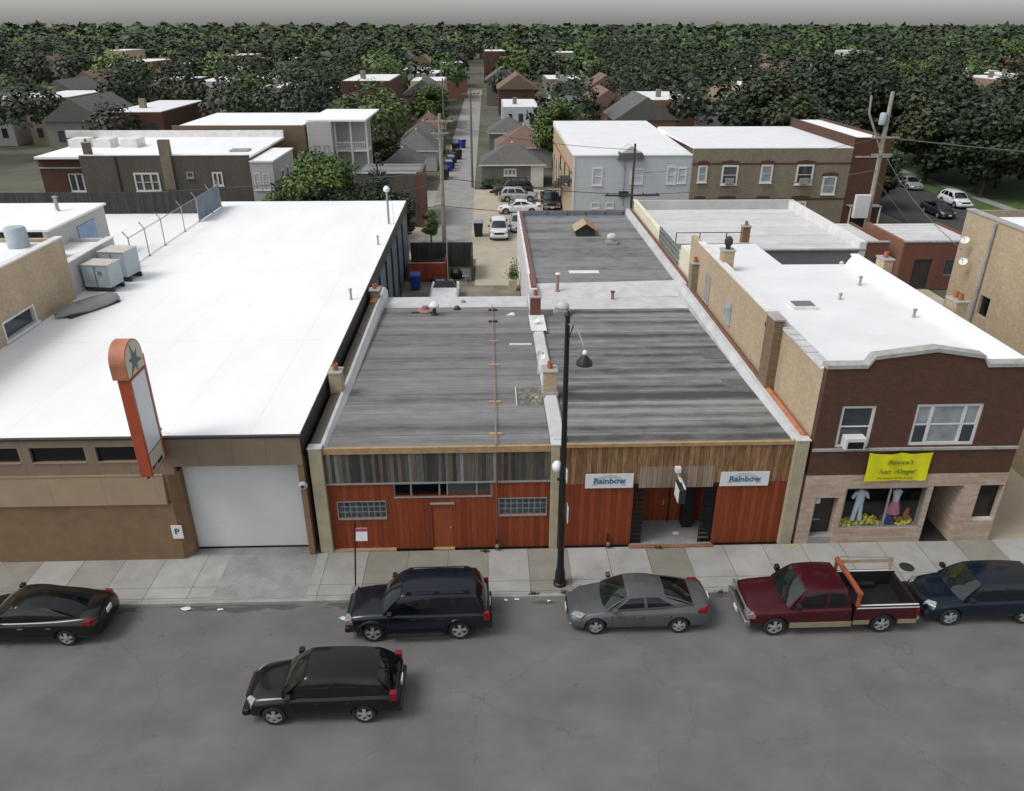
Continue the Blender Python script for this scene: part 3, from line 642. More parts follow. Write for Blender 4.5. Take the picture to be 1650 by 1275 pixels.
        if kind == 'sedan': b = MB().hexa([(h-0.09,sg*0.52,0.82),(h-0.50,sg*0.885,0.84),(h-0.5,sg*0.87,0.96),(h-0.13,sg*0.52,0.98),(h-0.03,sg*0.60,0.82),(h-0.2,sg*0.86,0.82),(h-0.22,sg*0.83,0.98),(h-0.08,sg*0.58,0.98)])
        elif kind == 'pickup': b = MB().box(h-0.16, h-0.06, sg*0.85, sg*0.985, 0.72, 1.02)
        elif kind == 'suv': b = MB().box(h-0.22, h-0.03, sg*0.78, sg*0.915, 0.80, 1.12)
        else: b = MB().box(h-0.26, h-0.05, sg*0.70, sg*0.875, 0.86, 1.14)
        b.build('tail_light', M['lamp_red'], root, bevel=0.012)
        # mirror
        mx = G['x'][0] + (0.42 if kind == 'sedan' else 0.36); mz = G['zb'][0] + 0.08
        mb = MB().box(mx-0.09, mx+0.07, sg*(G['wb']+0.06), sg*(G['wb']+0.25), mz, mz+ (0.15 if kind != 'pickup' else 0.22)).box(mx-0.03, mx+0.03, sg*(G['wb']-0.06), sg*(G['wb']+0.06), mz+0.01, mz+0.06)
        mb.build('wing_mirror', pm if kind == 'sedan' else M['blackplastic'] , root, bevel=0.03)
    if kind == 'sedan':
        MB().box(-h-0.005, -h+0.1, -0.40, 0.40, 0.48, 0.60).build('grille', M['blackplastic'], root, bevel=0.01)
        for sg in (-1,1): MB().box(-h+0.02, -h+0.16, sg*0.56, sg*0.76, 0.34, 0.40).build('fog_light', M['chrome'], root, bevel=0.01)
    elif kind == 'pickup':
        MB().box(-h-0.02, -h+0.1, -0.50, 0.50, 0.72, 0.95).build('grille', M['blackplastic'], root, bevel=0.01)
        MB().box(-h-0.035, -h+0.02, -0.88, 0.88, 0.955, 0.985).build('grille_trim', M['chrome'], root, bevel=0.006)
        MB().box(-h-0.12, -h+0.10, -0.93, 0.93, 0.46, 0.66).build('front_bumper', M['chrome'], root, bevel=0.04)
        MB().box(h-0.08, h+0.06, -0.90, 0.90, 0.46, 0.60).build('rear_bumper', M['chrome'], root, bevel=0.03)
    else:
        zz = zl
        MB().box(-h-0.01, -h+0.1, -0.46, 0.46, zz-0.14, zz+0.03).build('grille', M['blackplastic'], root, bevel=0.01)
        MB().box(-h-0.07, -h+0.16, -0.84, 0.84, 0.36, 0.58).build('front_bumper', M['blackplastic'] if kind == 'suv' else pm, root, bevel=0.06)
        MB().box(h-0.14, h+0.07, -0.84, 0.84, 0.38, 0.60).build('rear_bumper', M['blackplastic'] if kind == 'suv' else pm, root, bevel=0.06)
    py = {'sedan': 0.84, 'suv': 0.86, 'crossover': 0.84, 'pickup': 0.52}[kind]
    MB().box(h-(0.0 if kind != 'pickup' else -0.05), h+(0.03 if kind != 'pickup' else 0.075), -0.16, 0.16, py-0.08, py+0.08).build('licence_plate', M['paper'], root)
    MB().box(-h-(0.03 if kind != 'pickup' else 0.135), -h+0.0, -0.16, 0.16, 0.40, 0.54).build('licence_plate', M['paper'], root)
    # door seams + handles on both sides
    doors = {'sedan': (1.45, 2.52, 3.42), 'suv': (1.42, 2.42, 3.32), 'crossover': (1.4, 2.36, 3.22), 'pickup': (1.62, 2.78, 3.40)}[kind]
    zt = G['zb'][0]; 
    for sg in (-1, 1):
        for d in doors: MB().box(d-h-0.006, d-h+0.006, sg*(W1-0.03), sg*(W1+0.0015), 0.42, zt-0.12).build('door_seam', M['arch'], root)
        for d in doors[1:]:
            MB().box(d-h-0.26, d-h-0.08, sg*(W1-0.03), sg*(W1+0.022), zt-0.17, zt-0.13).build('door_handle', pm if kind != 'pickup' else M['blackplastic'], root, bevel=0.008)
    if kind == 'suv':
        for sg in (-1, 1):
            rr = MB().tube([(1.95-h, sg*0.60, 1.77), (2.05-h, sg*0.60, 1.85), (4.0-h, sg*0.60, 1.86), (4.12-h, sg*0.60, 1.78)], 0.022, 8)
            for x in (2.1, 3.0, 3.95): rr.box(x-h-0.07, x-h+0.07, sg*0.57, sg*0.63, 1.74, 1.85)
            rr.build('roof_rail', M['blackplastic'], root)
            MB().box(1.35-h, 3.2-h, sg*(W1-0.02), sg*(W1+0.10), 0.33, 0.37).build('running_board', M['blackplastic'], root, bevel=0.012)
            for x in wh:
                fl = MB(); n = 14; r0, r1 = wr+0.085, wr+0.15
                for i in range(n):
                    a, b_ = math.pi*(i/n)*1.08-0.12, math.pi*((i+1)/n)*1.08-0.12
                    y0, y1 = sg*(W1-0.05), sg*(W1+0.03)
                    q = lambda r_, aa, y: (x+r_*math.cos(aa), y, wr+r_*math.sin(aa))
                    fl.hexa([q(r0,a,y0), q(r1,a,y0), q(r1,b_,y0), q(r0,b_,y0), q(r0,a,y1), q(r1-0.02,a,y1), q(r1-0.02,b_,y1), q(r0,b_,y1)])
                fl.build('fender_flare', pm, root, weld=True)
    return root

def place(car, x, y, flip=0, rz=0):
    car.location = (x, y, 0.0); car.rotation_euler = (0, 0, (math.pi if flip else 0) + rz); return car

c_suv = place(make_car('suv', P_BLACKBLUE, 'sport_utility_vehicle', 'blue-black boxy SUV with roof rails parked at the kerb in front of the grey-board storefront', 'suv', 'vehicles parked along the kerb'), -2.52, 20.50, rz=R(0.6))
c_sed = place(make_car('sedan', P_SILVER, 'sedan', 'grey-silver sedan parked at the kerb between the black SUV and the maroon pickup', 'car', 'vehicles parked along the kerb'), 4.88, 20.57, rz=R(-0.4))
c_pk = place(make_car('pickup', P_MAROON, 'pickup_truck', 'maroon extended cab pickup with gold lower trim and an orange bed rack', 'pickup truck', 'vehicles parked along the kerb'), 11.30, 20.42, rz=R(0.5))
c_nv = place(make_car('crossover', P_NAVY, 'compact_suv', 'dark navy compact SUV parked behind the maroon pickup near the dress shop', 'suv', 'vehicles parked along the kerb'), 16.88, 20.62)
c_bl = place(make_car('sedan', P_BLACK, 'sedan', 'black sedan parked at the kerb in front of the brown stucco wall', 'car', 'vehicles parked along the kerb'), -15.35, 20.62, rz=R(-0.6))
c_lo = place(make_car('crossover', P_BLACK, 'crossover', 'black crossover out in the traffic lane nearest the camera', 'car'), -5.05, 17.15)
# pickup extras: gold rocker trim, stripes, orange rack
h = 2.9
for sg in (-1, 1):
    t_ = MB().box(1.42-h, 3.50-h, sg*0.955, sg*0.99, 0.36, 0.56).box(3.55-h, 4.10-h, sg*0.972, sg*0.99, 0.43, 0.60).box(5.08-h, 5.70-h, sg*0.972, sg*0.99, 0.43, 0.60)
    o_ = t_.mesh('rocker_trim', (0,0,0)); ob = bpy.data.objects.new('rocker_trim', o_); C.objects.link(ob); o_.materials.append(M['gold_trim']); ob.parent = c_pk
    for (ya, yb, za, zb_) in ((0.865,0.915,1.155,1.166),(0.95,0.975,1.085,1.13)):
        s_ = MB().box(3.58-h, 5.70-h, sg*ya, sg*yb, za, zb_); o_ = s_.mesh('stripe'); ob = bpy.data.objects.new('bed_stripe', o_); C.objects.link(ob); o_.materials.append(M['paper']); ob.parent = c_pk
def local(mb, name, m, parent, bevel=0):
    me = mb.mesh(name); ob = bpy.data.objects.new(name, me); C.objects.link(ob); me.materials.append(m); ob.parent = parent
    if bevel:
        b = ob.modifiers.new('bevel', 'BEVEL'); b.width = bevel; b.segments = 2; b.limit_method = 'ANGLE'
    return ob
rk = MB().box(3.54-h, 3.68-h, -0.98, 0.98, 1.62, 1.74).box(3.56-h, 3.66-h, -0.96, -0.86, 1.16, 1.62).box(3.56-h, 3.66-h, 0.86, 0.96, 1.16, 1.62)
local(rk, 'bed_rack', M['rack_orange'], c_pk, 0.01)
local(MB().box(5.52-h, 5.62-h, 0.88, 0.96, 1.16, 1.72), 'rack_post', M['wood_warm'], c_pk)
local(MB().box(3.68-h, 5.62-h, 0.90, 0.93, 1.50, 1.64), 'rack_board', M['wood_warm'], c_pk)
local(MB().tube([(3.6-h,0.92,1.78),(5.6-h,0.92,1.70)], 0.02, 6), 'rack_rail', M['steel'], c_pk)

# parking lot vehicles far behind
c = place(make_car('crossover', P_WHITE, 'minivan', 'small white minivan facing the yard, nearest car in the rear lot', 'minivan', 'cars in the rear parking lot'), 0.92, 74.3, rz=R(90))
c = place(make_car('sedan', P_LSILVER, 'sedan', 'light silver sedan half hidden between the white minivan and the rear workshop', 'car', 'cars in the rear parking lot'), 2.95, 77.4, rz=R(90))
c = place(make_car('sedan', P_WHITE, 'sedan', 'white sedan seen side on behind the white minivan', 'car', 'cars in the rear parking lot'), 3.3, 84.3)
c = place(make_car('crossover', P_LSILVER, 'crossover', 'silver crossover seen side on, behind the white sedan', 'car', 'cars in the rear parking lot'), 3.35, 90.6, flip=1)
c = place(make_car('suv', P_DKGREY, 'sport_utility_vehicle', 'dark SUV parked by the grey sided garage behind the silver crossover', 'suv', 'cars in the rear parking lot'), 2.9, 94.6, rz=R(4))
c = place(make_car('pickup', P_BLACK, 'pickup_truck', 'black pickup nosed in at the right of the rear lot beside the tan wall', 'pickup truck', 'cars in the rear parking lot'), 6.9, 87.6, rz=R(90))
# side street
c = place(make_car('crossover', P_WHITE, 'crossover', 'white car parked in the shaded side street at the far right', 'car', 'cars in the side street'), 52.9, 86.8, rz=R(90))
c = place(make_car('sedan', P_DKGREY, 'sedan', 'dark sedan parked in the side street nearer than the white car', 'car', 'cars in the side street'), 48.4, 82.0, rz=R(90))
c = place(make_car('sedan', P_LSILVER, 'sedan', 'pale sedan far up the shaded side street under the trees', 'car', 'cars in the side street'), 52.9, 97.5, rz=R(90))

# ------------------------------------------------------------------ building kit
def bld(name, label, cat, x, y, z=0.0, group=None): return thing(name, label, cat, (x, y, z), 0, group)
def wall(mb, axis, a0, a1, z0, z1, p, thk, holes=()):
    """wall along x (axis 'x', face at y=p, thickness towards +y if thk>0) or along y (face at x=p); holes (a0,a1,z0,z1)"""
    A = sorted({a0, a1, *[h[0] for h in holes], *[h[1] for h in holes]}); Zs = sorted({z0, z1, *[h[2] for h in holes], *[h[3] for h in holes]})
    A = [v for v in A if a0 <= v <= a1]; Zs = [v for v in Zs if z0 <= v <= z1]
    def P(a, z, d): return (a, p+d, z) if axis == 'x' else (p+d, a, z)
    def solid(i, j):
        if i < 0 or j < 0 or i >= len(A)-1 or j >= len(Zs)-1: return False
        ca, cz = (A[i]+A[i+1])/2, (Zs[j]+Zs[j+1])/2
        return not any(h[0] < ca < h[1] and h[2] < cz < h[3] for h in holes)
    for i in range(len(A)-1):
        for j in range(len(Zs)-1):
            if not solid(i, j): continue
            u, v, s_, t_ = A[i], A[i+1], Zs[j], Zs[j+1]
            mb.quad(P(u,s_,0), P(v,s_,0), P(v,t_,0), P(u,t_,0)); mb.quad(P(u,s_,thk), P(v,s_,thk), P(v,t_,thk), P(u,t_,thk))
            if not solid(i-1, j): mb.quad(P(u,s_,0), P(u,s_,thk), P(u,t_,thk), P(u,t_,0))
            if not solid(i+1, j): mb.quad(P(v,s_,0), P(v,s_,thk), P(v,t_,thk), P(v,t_,0))
            if not solid(i, j-1): mb.quad(P(u,s_,0), P(v,s_,0), P(v,s_,thk), P(u,s_,thk))
            if not solid(i, j+1): mb.quad(P(u,t_,0), P(v,t_,0), P(v,t_,thk), P(u,t_,thk))
    return mb
def window(parent, x0, x1, z0, z1, y, frame='white_trim', glass='glass', fw=0.09, mull=(), rail=True, proud=0.03, sill=True, depth=0.06, hdepth=None, label=None, name='window'):
    """sash window in a wall facing -y: frame ring, glass, meeting rail, sill"""
    f = MB(); ya, yb = y-proud, y+depth
    f.box(x0, x0+fw, ya, yb, z0, z1); f.box(x1-fw, x1, ya, yb, z0, z1); f.box(x0+fw, x1-fw, ya, yb, z1-fw, z1); f.box(x0+fw, x1-fw, ya, yb, z0, z0+fw)
    for m_ in mull: f.box(m_-fw*0.5, m_+fw*0.5, ya+0.004, yb, z0+fw, z1-fw)
    if rail:
        es = [x0+fw] + [v for m_ in mull for v in (m_-fw*0.5, m_+fw*0.5)] + [x1-fw]
        for k in range(0, len(es), 2): f.box(es[k], es[k+1], ya+0.012, yb, (z0+z1)/2-0.025, (z0+z1)/2+0.025)
    if sill: f.box(x0-0.06, x1+0.06, y-0.10, y+0.01, z0-0.07, z0-0.002)
    o = f.build(name, M[frame], parent, label=label)
    MB().quad((x0+fw*0.5,y+0.02-0.012,z0+fw*0.5),(x1-fw*0.5,y+0.02-0.012,z0+fw*0.5),(x1-fw*0.5,y+0.008,z1-fw*0.5),(x0+fw*0.5,y+0.008,z1-fw*0.5)).build('pane', M[glass], o, fixn=False)
    return o
def vent_pipe(x, y, z, hgt, r, label, m='steel', cap='white_plastic', group='roof vents', caph=0.12, cat='vent pipe', name='vent_pipe', capr=1.7):
    t = thing(name, label, cat, (x, y, z), 0, group)
    MB().lathe([(r*1.8, 0), (r*1.8, 0.02), (r*1.1, 0.08), (r, 0.09), (r, hgt)], (x, y, z), 12).build('pipe', M[m], t, smooth=40)
    MB().lathe([(r*capr*0.8, hgt), (r*capr, hgt+0.03), (r*capr, hgt+caph*0.6), (r*0.5, hgt+caph)], (x, y, z), 12).build('cap', M[cap], t, smooth=40)
    return t
def chimney(x, y, z0, z1, wx, wy, mat, label, pots=1, base=None, cat='chimney', cap=True, potm='terracotta'):
    t = thing('chimney', label, cat, (x, y, z0))
    MB().box(x-wx/2, x+wx/2, y-wy/2, y+wy/2, z0, z1).build('stack', M[mat], t, bevel=0.012)
    if cap: MB().box(x-wx/2-0.05, x+wx/2+0.05, y-wy/2-0.05, y+wy/2+0.05, z1+0.001, z1+0.09).build('cap', M['limestone'], t, bevel=0.02)
    for k in range(pots):
        yy = y + (k-(pots-1)/2)*0.35
        MB().lathe([(0.11, 0.09), (0.12, 0.14), (0.10, 0.32), (0.12, 0.36), (0.085, 0.361), (0.085, 0.2)], (x, yy, z1), 12).build('chimney_pot', M[potm], t, smooth=40)
    if base: MB().box(x-wx/2-0.07, x+wx/2+0.07, y-wy/2-0.10, y+wy/2+0.07, z0-0.02, z0+base).build('flashing', M['silver_dk'], t, bevel=0.02)
    return t
def text_mesh(parent, s, size, loc, m, rot=(R(90), 0, 0), name='lettering', depth=0.006, italic=0, bold=0.0):
    cu = bpy.data.curves.new('t', 'FONT'); cu.body = s; cu.size = size; cu.extrude = depth; cu.align_x = 'CENTER'; cu.align_y = 'CENTER'; cu.shear = italic; cu.offset = bold
    o = bpy.data.objects.new('t', cu); C.objects.link(o); me = eval_mesh(o); bpy.data.objects.remove(o)
    ob = bpy.data.objects.new(name, me); C.objects.link(ob); me.name = name; me.materials.clear(); me.materials.append(M[m])
    if parent: ob.parent = parent; loc = Vector(loc) - root_of(parent).location
    ob.location = loc; ob.rotation_euler = rot
    return ob
def cable(pts, r, m, label, group='overhead cables', sag=0.35):
    P = []
    for a, b in zip(pts, pts[1:]):
        a, b = Vector(a), Vector(b)
        for k in range(13 if b is Vector(pts[-1]) else 12):
            u = k/12; p = a.lerp(b, u); p.z -= sag*4*u*(1-u); P.append(p)
    P.append(Vector(pts[-1]))
    return single(MB().tube(P, r, 5), 'overhead_cable', M[m], label, 'cable', group)

# ------------------------------------------------------------------ A: white roofed garage building at the left
bA = bld('garage_building', 'large flat white-roofed building with tan fascia and white roll-up door', 'building', -14.4, 24.4)
AX0, AX1, AY1 = -45.0, -6.85, 64.6
MB().box(-22.4, AX1+0.02, 24.28, AY1, 5.18, 5.36).build('roof', M['roof_white'], bA)
MB().box(-22.4, AX1+0.06, 24.12, 24.277, 5.30, 5.37).box(AX1+0.022, AX1+0.06, 24.28, AY1, 4.55, 5.37).build('roof_edge', M['dark_metal'], bA)
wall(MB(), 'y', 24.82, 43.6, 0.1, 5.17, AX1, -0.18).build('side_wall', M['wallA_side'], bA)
wall(MB(), 'y', 43.6, AY1, 0.0, 5.17, AX1-0.01, -0.25).build('side_wall', M['wallA_blue'], bA, label='blue-grey panelled rear side wall over the yard')
for yy in (46.2, 49.6, 52.8, 56.4, 60.1): MB().box(AX1-0.008, AX1+0.10, yy-0.11, yy+0.11, 0.0, 4.55).build('pilaster', M['dark_metal'], bA)
wall(MB(), 'x', -22.4, AX1, 0.0, 5.17, AY1-0.3, 0.3).build('rear_wall', M['brick_dirty'], bA)
# front: tan fascia, ribbon windows, sloping ledge, stucco wall
wall(MB(), 'x', -45, -11.45, 3.82, 5.295, 24.18, 0.2, [(-14.05, -12.25, 4.40, 5.0), (-16.35, -14.45, 4.40, 5.0), (-18.75, -16.75, 4.40, 5.0), (-21.1, -19.1, 4.40, 5.0)]).build('upper_wall', M['tan_metal'], bA)
for a, b in ((-14.05, -12.25), (-16.35, -14.45), (-18.75, -16.75), (-21.1, -19.1)):
    o = MB().quad((a-0.02,24.30,4.38),(b+0.02,24.30,4.38),(b+0.02,24.30,5.02),(a-0.02,24.30,5.02)).build('ribbon_window', M['black_glass'], bA, fixn=False)
    MB().box(a, b, 24.14, 24.32, 4.375, 4.399).build('sill', M['tan_ledge'], o)
MB().hexa([(-45,24.02,2.66),(-11.9,24.02,2.66),(-11.9,24.178,2.66),(-45,24.178,2.66),(-45,24.14,3.80),(-11.9,24.14,3.80),(-11.9,24.178,3.80),(-45,24.178,3.80)]).build('awning_panel', M['tan_ledge'], bA)
MB().box(-45, -11.88, 24.12, 24.178, 3.80, 3.86).build('ledge', M['tan_ledge'], bA)
MB().prism([(-45, 24.10), (-11.75, 24.10), (-11.42, 24.42), (-11.42, 24.85), (-45, 24.85)], 'z', 0.1, 2.655).prism([(-45.0, 24.182), (-11.75, 24.182), (-11.42, 24.44), (-11.42, 24.85), (-45.0, 24.85)], 'z', 2.656, 3.818).build('stucco_wall', M['brown_stucco'], bA)
MB().box(-11.448, AX1+0.01, 24.16, 24.40, 4.16, 5.295).build('door_header', M['tan_metal'], bA)
MB().box(-7.05, AX1+0.012, 24.20, 24.81, 0.1, 4.158).build('door_jamb', M['brown_stucco'], bA)
gd = MB()
for k in range(17): gd.box(-11.44, -7.04, 24.755, 24.80, 0.145+k*0.2345, 0.145+k*0.2345+0.2325)
gd.box(-11.44, -6.98, 24.775, 24.83, 0.14, 4.13)
o = gd.build('garage_door', M['garage_white'], bA)
MB().box(-11.44, -6.98, 24.72, 24.76, 0.139, 0.20).build('bottom_seal', M['arch'], o)
single(MB().box(-11.99, -11.60, 24.06, 24.095, 1.10, 1.68), 'parking_sign', M['paper'], 'small white rectangular sign with a letter P on the brown wall', 'sign')
text_mesh(None, 'P', 0.36, (-11.80, 24.045, 1.42), 'ink', name='sign_letter')
bpy.data.objects['sign_letter'].parent = bpy.data.objects['parking_sign']; bpy.data.objects['sign_letter'].location -= bpy.data.objects['parking_sign'].location
t = thing('alarm_bell', 'round grey wall bell on an arm beside the white roll-up door', 'bell', (-6.9, 24.1, 3.3))
MB().tube([(-6.72,24.35,3.35),(-6.85,24.02,3.35)], 0.02, 6).build('bracket', M['ink'], t); MB().lathe([(0.17,0),(0.17,-0.04),(0.10,-0.09),(0.03,-0.11)], (-6.92,24.12,3.32), 18, 'y').build('bell', M['hvac'], t, smooth=40)
MB().lathe([(0.07,-0.111),(0.05,-0.14)], (-6.92,24.12,3.32), 14, 'y').build('clapper_dome', M['ink'], t)
# big blade sign
SX0, SX1 = -11.93, -11.55; SYF, SYR = 22.74, 24.10
sg_ = thing('blade_sign', 'tall orange-red blade sign with a round top and blank pale face', 'sign', (-11.74, 23.6, 4.6))
MB().box(SX0, SX1, SYF, SYF+0.14, 4.62, 8.16).build('front_panel', M['orange_paint'], sg_, bevel=0.01)
MB().box(SX0, SX1, SYR-0.14, SYR, 4.62, 8.60).build('rear_panel', M['orange_paint'], sg_, bevel=0.01)
MB().box(SX0+0.05, SX1-0.02, SYF+0.14, SYR-0.14, 5.42, 8.12).build('face_panel', M['sign_face'], sg_)
MB().box(SX0+0.05, SX1-0.02, SYF+0.14, SYR-0.14, 4.64, 5.40).build('lower_face', M['sign_cream'], sg_)
MB().box(SX1-0.021, SX1-0.012, SYF+0.14, SYR-0.14, 5.395, 5.425).box(SX1-0.021, SX1-0.012, SYF+0.14, SYR-0.14, 4.64, 4.66).build('divider_strip', M['ink'], sg_)
for k, (ya, yb, mm) in enumerate(((22.94,23.12,'ink'),(23.16,23.32,'ink_red'),(23.38,23.58,'ink'),(23.60,23.80,'ink'))):
    MB().box(SX1-0.019, SX1-0.014, ya, yb, 4.74, 4.88).build('lettering', M[mm], sg_)
MB().box(SX0, SX1, SYF+0.001, SYR-0.141, 8.12, 8.19).build('cross_bar', M['orange_paint'], sg_)
cy, cz, rr = (SYF+SYR)/2-0.10, 8.72, 0.66
arc = [(cy+rr*math.cos(a), cz+rr*math.sin(a)) for a in [math.pi*k/24*1.18-0.09*math.pi for k in range(25)]]
arc = [(cy+rr*0.98, 8.24)] + arc[1:-1] + [(cy-rr*0.98, 8.24)]
MB().prism(arc, 'x', SX0-0.10, SX1+0.02).build('round_head', M['orange_faded'], sg_)
ins = [(cy+(y-cy)*0.93, cz+(z-cz)*0.93) for y, z in arc]
hf = MB().prism(ins, 'x', SX1+0.0205, SX1+0.03).build('round_face', M['sign_cream'], sg_)
star = []
for k in range(12):
    a = math.pi/2 + 2*math.pi*k/12 + 0.25; r_ = (0.58, 0.2, 0.40, 0.2)[k % 4] if k % 2 == 0 else 0.19
    star.append((cy+r_*math.cos(a), cz-0.03+r_*math.sin(a)*1.1))
MB().prism(star, 'x', SX1+0.031, SX1+0.036).build('emblem', M['ink_grey'] if False else M['slate_wall'], hf)
MB().tube([(SX0+0.2, SYR, 6.1), (SX0+0.2, 24.5, 5.5)], 0.03, 6).box(SX0+0.1, SX0+0.3, SYR-0.01, SYR+0.06, 5.45, 6.3).build('roof_bracket', M['ink'], sg_)
MB().tube([(-11.74,22.85,4.62),(-11.74,22.85,4.5)], 0.05, 8).build('bolt', M['ink'], sg_)

# ------------------------------------------------------------------ B1: grey board storefront (left red building)
def zroof(y): return 4.66 - (y-24.5)*0.031
def slope_sheet(x0, x1, y0, y1, th=0.18, dz=0.0): return MB().hexa([(x0,y0,zroof(y0)+dz-th),(x1,y0,zroof(y0)+dz-th),(x1,y1,zroof(y1)+dz-th),(x0,y1,zroof(y1)+dz-th),(x0,y0,zroof(y0)+dz),(x1,y0,zroof(y0)+dz),(x1,y1,zroof(y1)+dz),(x0,y1,zroof(y1)+dz)])
b1 = bld('storefront_building', 'low red-sided storefront with a band of weathered grey boards and two glass block windows', 'building', -2.0, 24.45)
slope_sheet(-5.95, 2.12, 24.53, 41.3).build('roof', M['roof_grey'], b1)
slope_sheet(-5.95, 2.12, 41.302, 43.35, dz=0.006).build('roof_edge_coating', M['silver'], b1)
# left parapet: tall brick wall behind, grey flashing slope inside
MB().box(-6.62, -6.22, 24.62, 43.4, 0.1, 4.72).build('party_wall', M['brick_dirty'], b1)
MB().prism([(-6.24,4.735),(-6.12,4.735),(-5.94,4.5),(-5.94,4.0),(-6.24,4.0)], 'y', 24.56, 43.3).build('parapet_flashing', M['silver'], b1)
MB().box(-6.60, -6.26, 40.4, 43.4, 4.721, 4.80).build('coping', M['terracotta'], b1)
MB().box(-6.64, -6.16, 24.30, 24.62, 0.1, 4.70).build('pier', M['column'], b1, bevel=0.015)
MB().box(-6.66, -6.14, 24.28, 24.66, 4.701, 4.75).build('pier_cap', M['silver'], b1, bevel=0.01)
MB().box(-6.158, 2.16, 24.40, 24.52, 4.42, 4.665).build('wood_cornice', M['trim_wood'], b1)
wall(MB(), 'x', -6.158, 2.16, 3.17, 4.418, 24.455, 0.12).build('grey_board_band', M['grey_planks'], b1)
MB().box(-6.156, 2.16, 24.425, 24.53, 3.10, 3.168).build('flashing_strip', M['grey_trim'], b1)
CLX0, CLX1 = -3.72, -0.02
wall(MB(), 'x', -6.158, 2.16, 0.13, 3.098, 24.48, 0.14, [(CLX0, CLX1, 2.52, 3.098), (-5.83, -4.05, 1.62, 2.32), (0.24, 2.02, 1.66, 2.36), (-2.32, -1.52, 0.13, 2.16)]).build('red_siding', M['red_planks'], b1)
o = MB().quad((CLX0,24.60,2.52),(CLX1,24.60,2.52),(CLX1,24.60,3.1),(CLX0,24.60,3.1)).build('clerestory_window', M['black_glass'], b1, fixn=False)
fr = MB().box(CLX0, CLX1, 24.45, 24.52, 2.47, 2.519)
for xx in (CLX0+0.03, -3.06, -2.0, -1.7, -0.6, CLX1-0.03): fr.box(xx-0.03, xx+0.03, 24.54, 24.599, 2.52, 3.09)
fr.build('frame', M['grey_trim'], o)
MB().box(-1.66, -0.63, 24.57, 24.592, 2.54, 3.07).box(-0.57, -0.09, 24.57, 24.592, 2.54, 3.07).build('boarded_panel', flat('dim_panel', (0.06,0.058,0.055,1), 0.5, 0, 0.2, 2), o)
for (a, b, zz) in ((-5.83, -4.05, 1.62), (0.24, 2.02, 1.66)):
    o = MB().box(a-0.03, b+0.03, 24.44, 24.479, zz-0.08, zz-0.002).box(a-0.03, a, 24.46, 24.52, zz, zz+0.73).box(b, b+0.03, 24.46, 24.52, zz, zz+0.73).box(a, b, 24.46, 24.52, zz+0.70, zz+0.73).build('glass_block_window', M['grey_trim'], b1)
    gm = MB().box(a, b, 24.53, 24.60, zz, zz+0.70).build('mortar_grid', M['mortar'], o)
    bl = MB(); nx, nz = 8, 3
    for i in range(nx):
        for j in range(nz):
            w_, h_ = (b-a)/nx, 0.70/nz; bl.box(a+i*w_+0.022, a+(i+1)*w_-0.022, 24.505, 24.54, zz+j*h_+0.025, zz+(j+1)*h_-0.025)
    bl.build('glass_blocks', M['glassblock'], o, bevel=0.012)
d = MB().box(-2.31, -1.53, 24.52, 24.57, 0.16, 2.15).build('door', M['red_door'], b1)
MB().lathe([(0.03,0),(0.035,-0.05),(0.02,-0.07)], (-1.62,24.52,1.08), 10, 'y').build('door_knob', M['steel'], d)
MB().box(-2.36, -1.46, 24.38, 24.478, 2.20, 2.235).build('door_canopy', M['grey_trim'], b1)
MB().box(-2.32, -1.5, 24.34, 24.50, 0.131, 0.17).build('door_sill', M['trim_wood'], b1)
MB().box(-6.16, -3.75, 24.325, 24.476, 0.131, 0.20).build('base_strip', M['trim_wood'], b1)
wall(MB(), 'x', -6.2, 2.3, 0.0, 4.0, 43.35, -0.2).build('rear_wall', M['brick_dirty'], b1)
MB().box(2.165, 2.47, 24.30, 24.62, 0.1, 4.72).build('pier', M['column'], b1, bevel=0.015)
MB().box(2.13, 2.56, 24.28, 24.9, 4.721, 4.765).build('pier_cap', M['silver'], b1, bevel=0.01)
# party wall ridge between the two roofs
def ridge(x0, x1, xa, xb, y0, y1, dz): 
    b = MB()
    for (ya, yb) in ((y0, y1),):
        b.hexa([(x0,ya,zroof(ya)-0.1),(x1,ya,zroof(ya)-0.1),(x1,yb,zroof(yb)-0.1),(x0,yb,zroof(yb)-0.1),(xa,ya,zroof(ya)+dz),(xb,ya,zroof(ya)+dz),(xb,yb,zroof(yb)+dz),(xa,yb,zroof(yb)+dz)])
    return b
ridge(2.122, 2.798, 2.25, 2.66, 24.63, 43.3, 0.16).build('party_wall_cap', M['silver'], b1)
single(slope_sheet(2.05, 2.86, 36.6, 39.2, 0.02, 0.20), 'metal_sheet', M['white_dirty'], 'pale rectangular patch sheet lying on the party wall by the rear brick chimney', 'sheet')

# ------------------------------------------------------------------ B2: bannered storefront (right red building)
b2 = bld('storefront_building', 'low storefront with tan weathered boards, dark recessed entrance and two white banners', 'building', 6.9, 24.45)
slope_sheet(2.80, 11.08, 24.53, 40.75).build('roof', M['roof_striped'], b2)
slope_sheet(2.80, 11.08, 40.752, 42.9, dz=0.006).build('roof_edge_coating', M['silver'], b2)
MB().prism([(11.06,4.0),(11.06,4.5),(11.22,4.80),(11.42,4.80),(11.42,4.0)], 'y', 24.56, 43.2).build('parapet_flashing', M['silver'], b2)
MB().box(11.43, 11.72, 24.64, 30.0, 0.1, 4.72).box(11.43, 11.72, 30.0, 43.2, 0.1, 4.70).build('party_wall', M['brick_dirty'], b2)
MB().prism([(11.44,4.722),(11.72,4.722),(11.72,4.78),(11.58,4.86),(11.44,4.78)], 'y', 24.66, 28.9).build('coping', M['terracotta'], b2, label='bright terracotta coping')
MB().prism([(11.44,4.702),(11.70,4.702),(11.70,4.76),(11.57,4.82),(11.44,4.76)], 'y', 29.6, 43.2).build('coping', M['copingbrick'], b2)
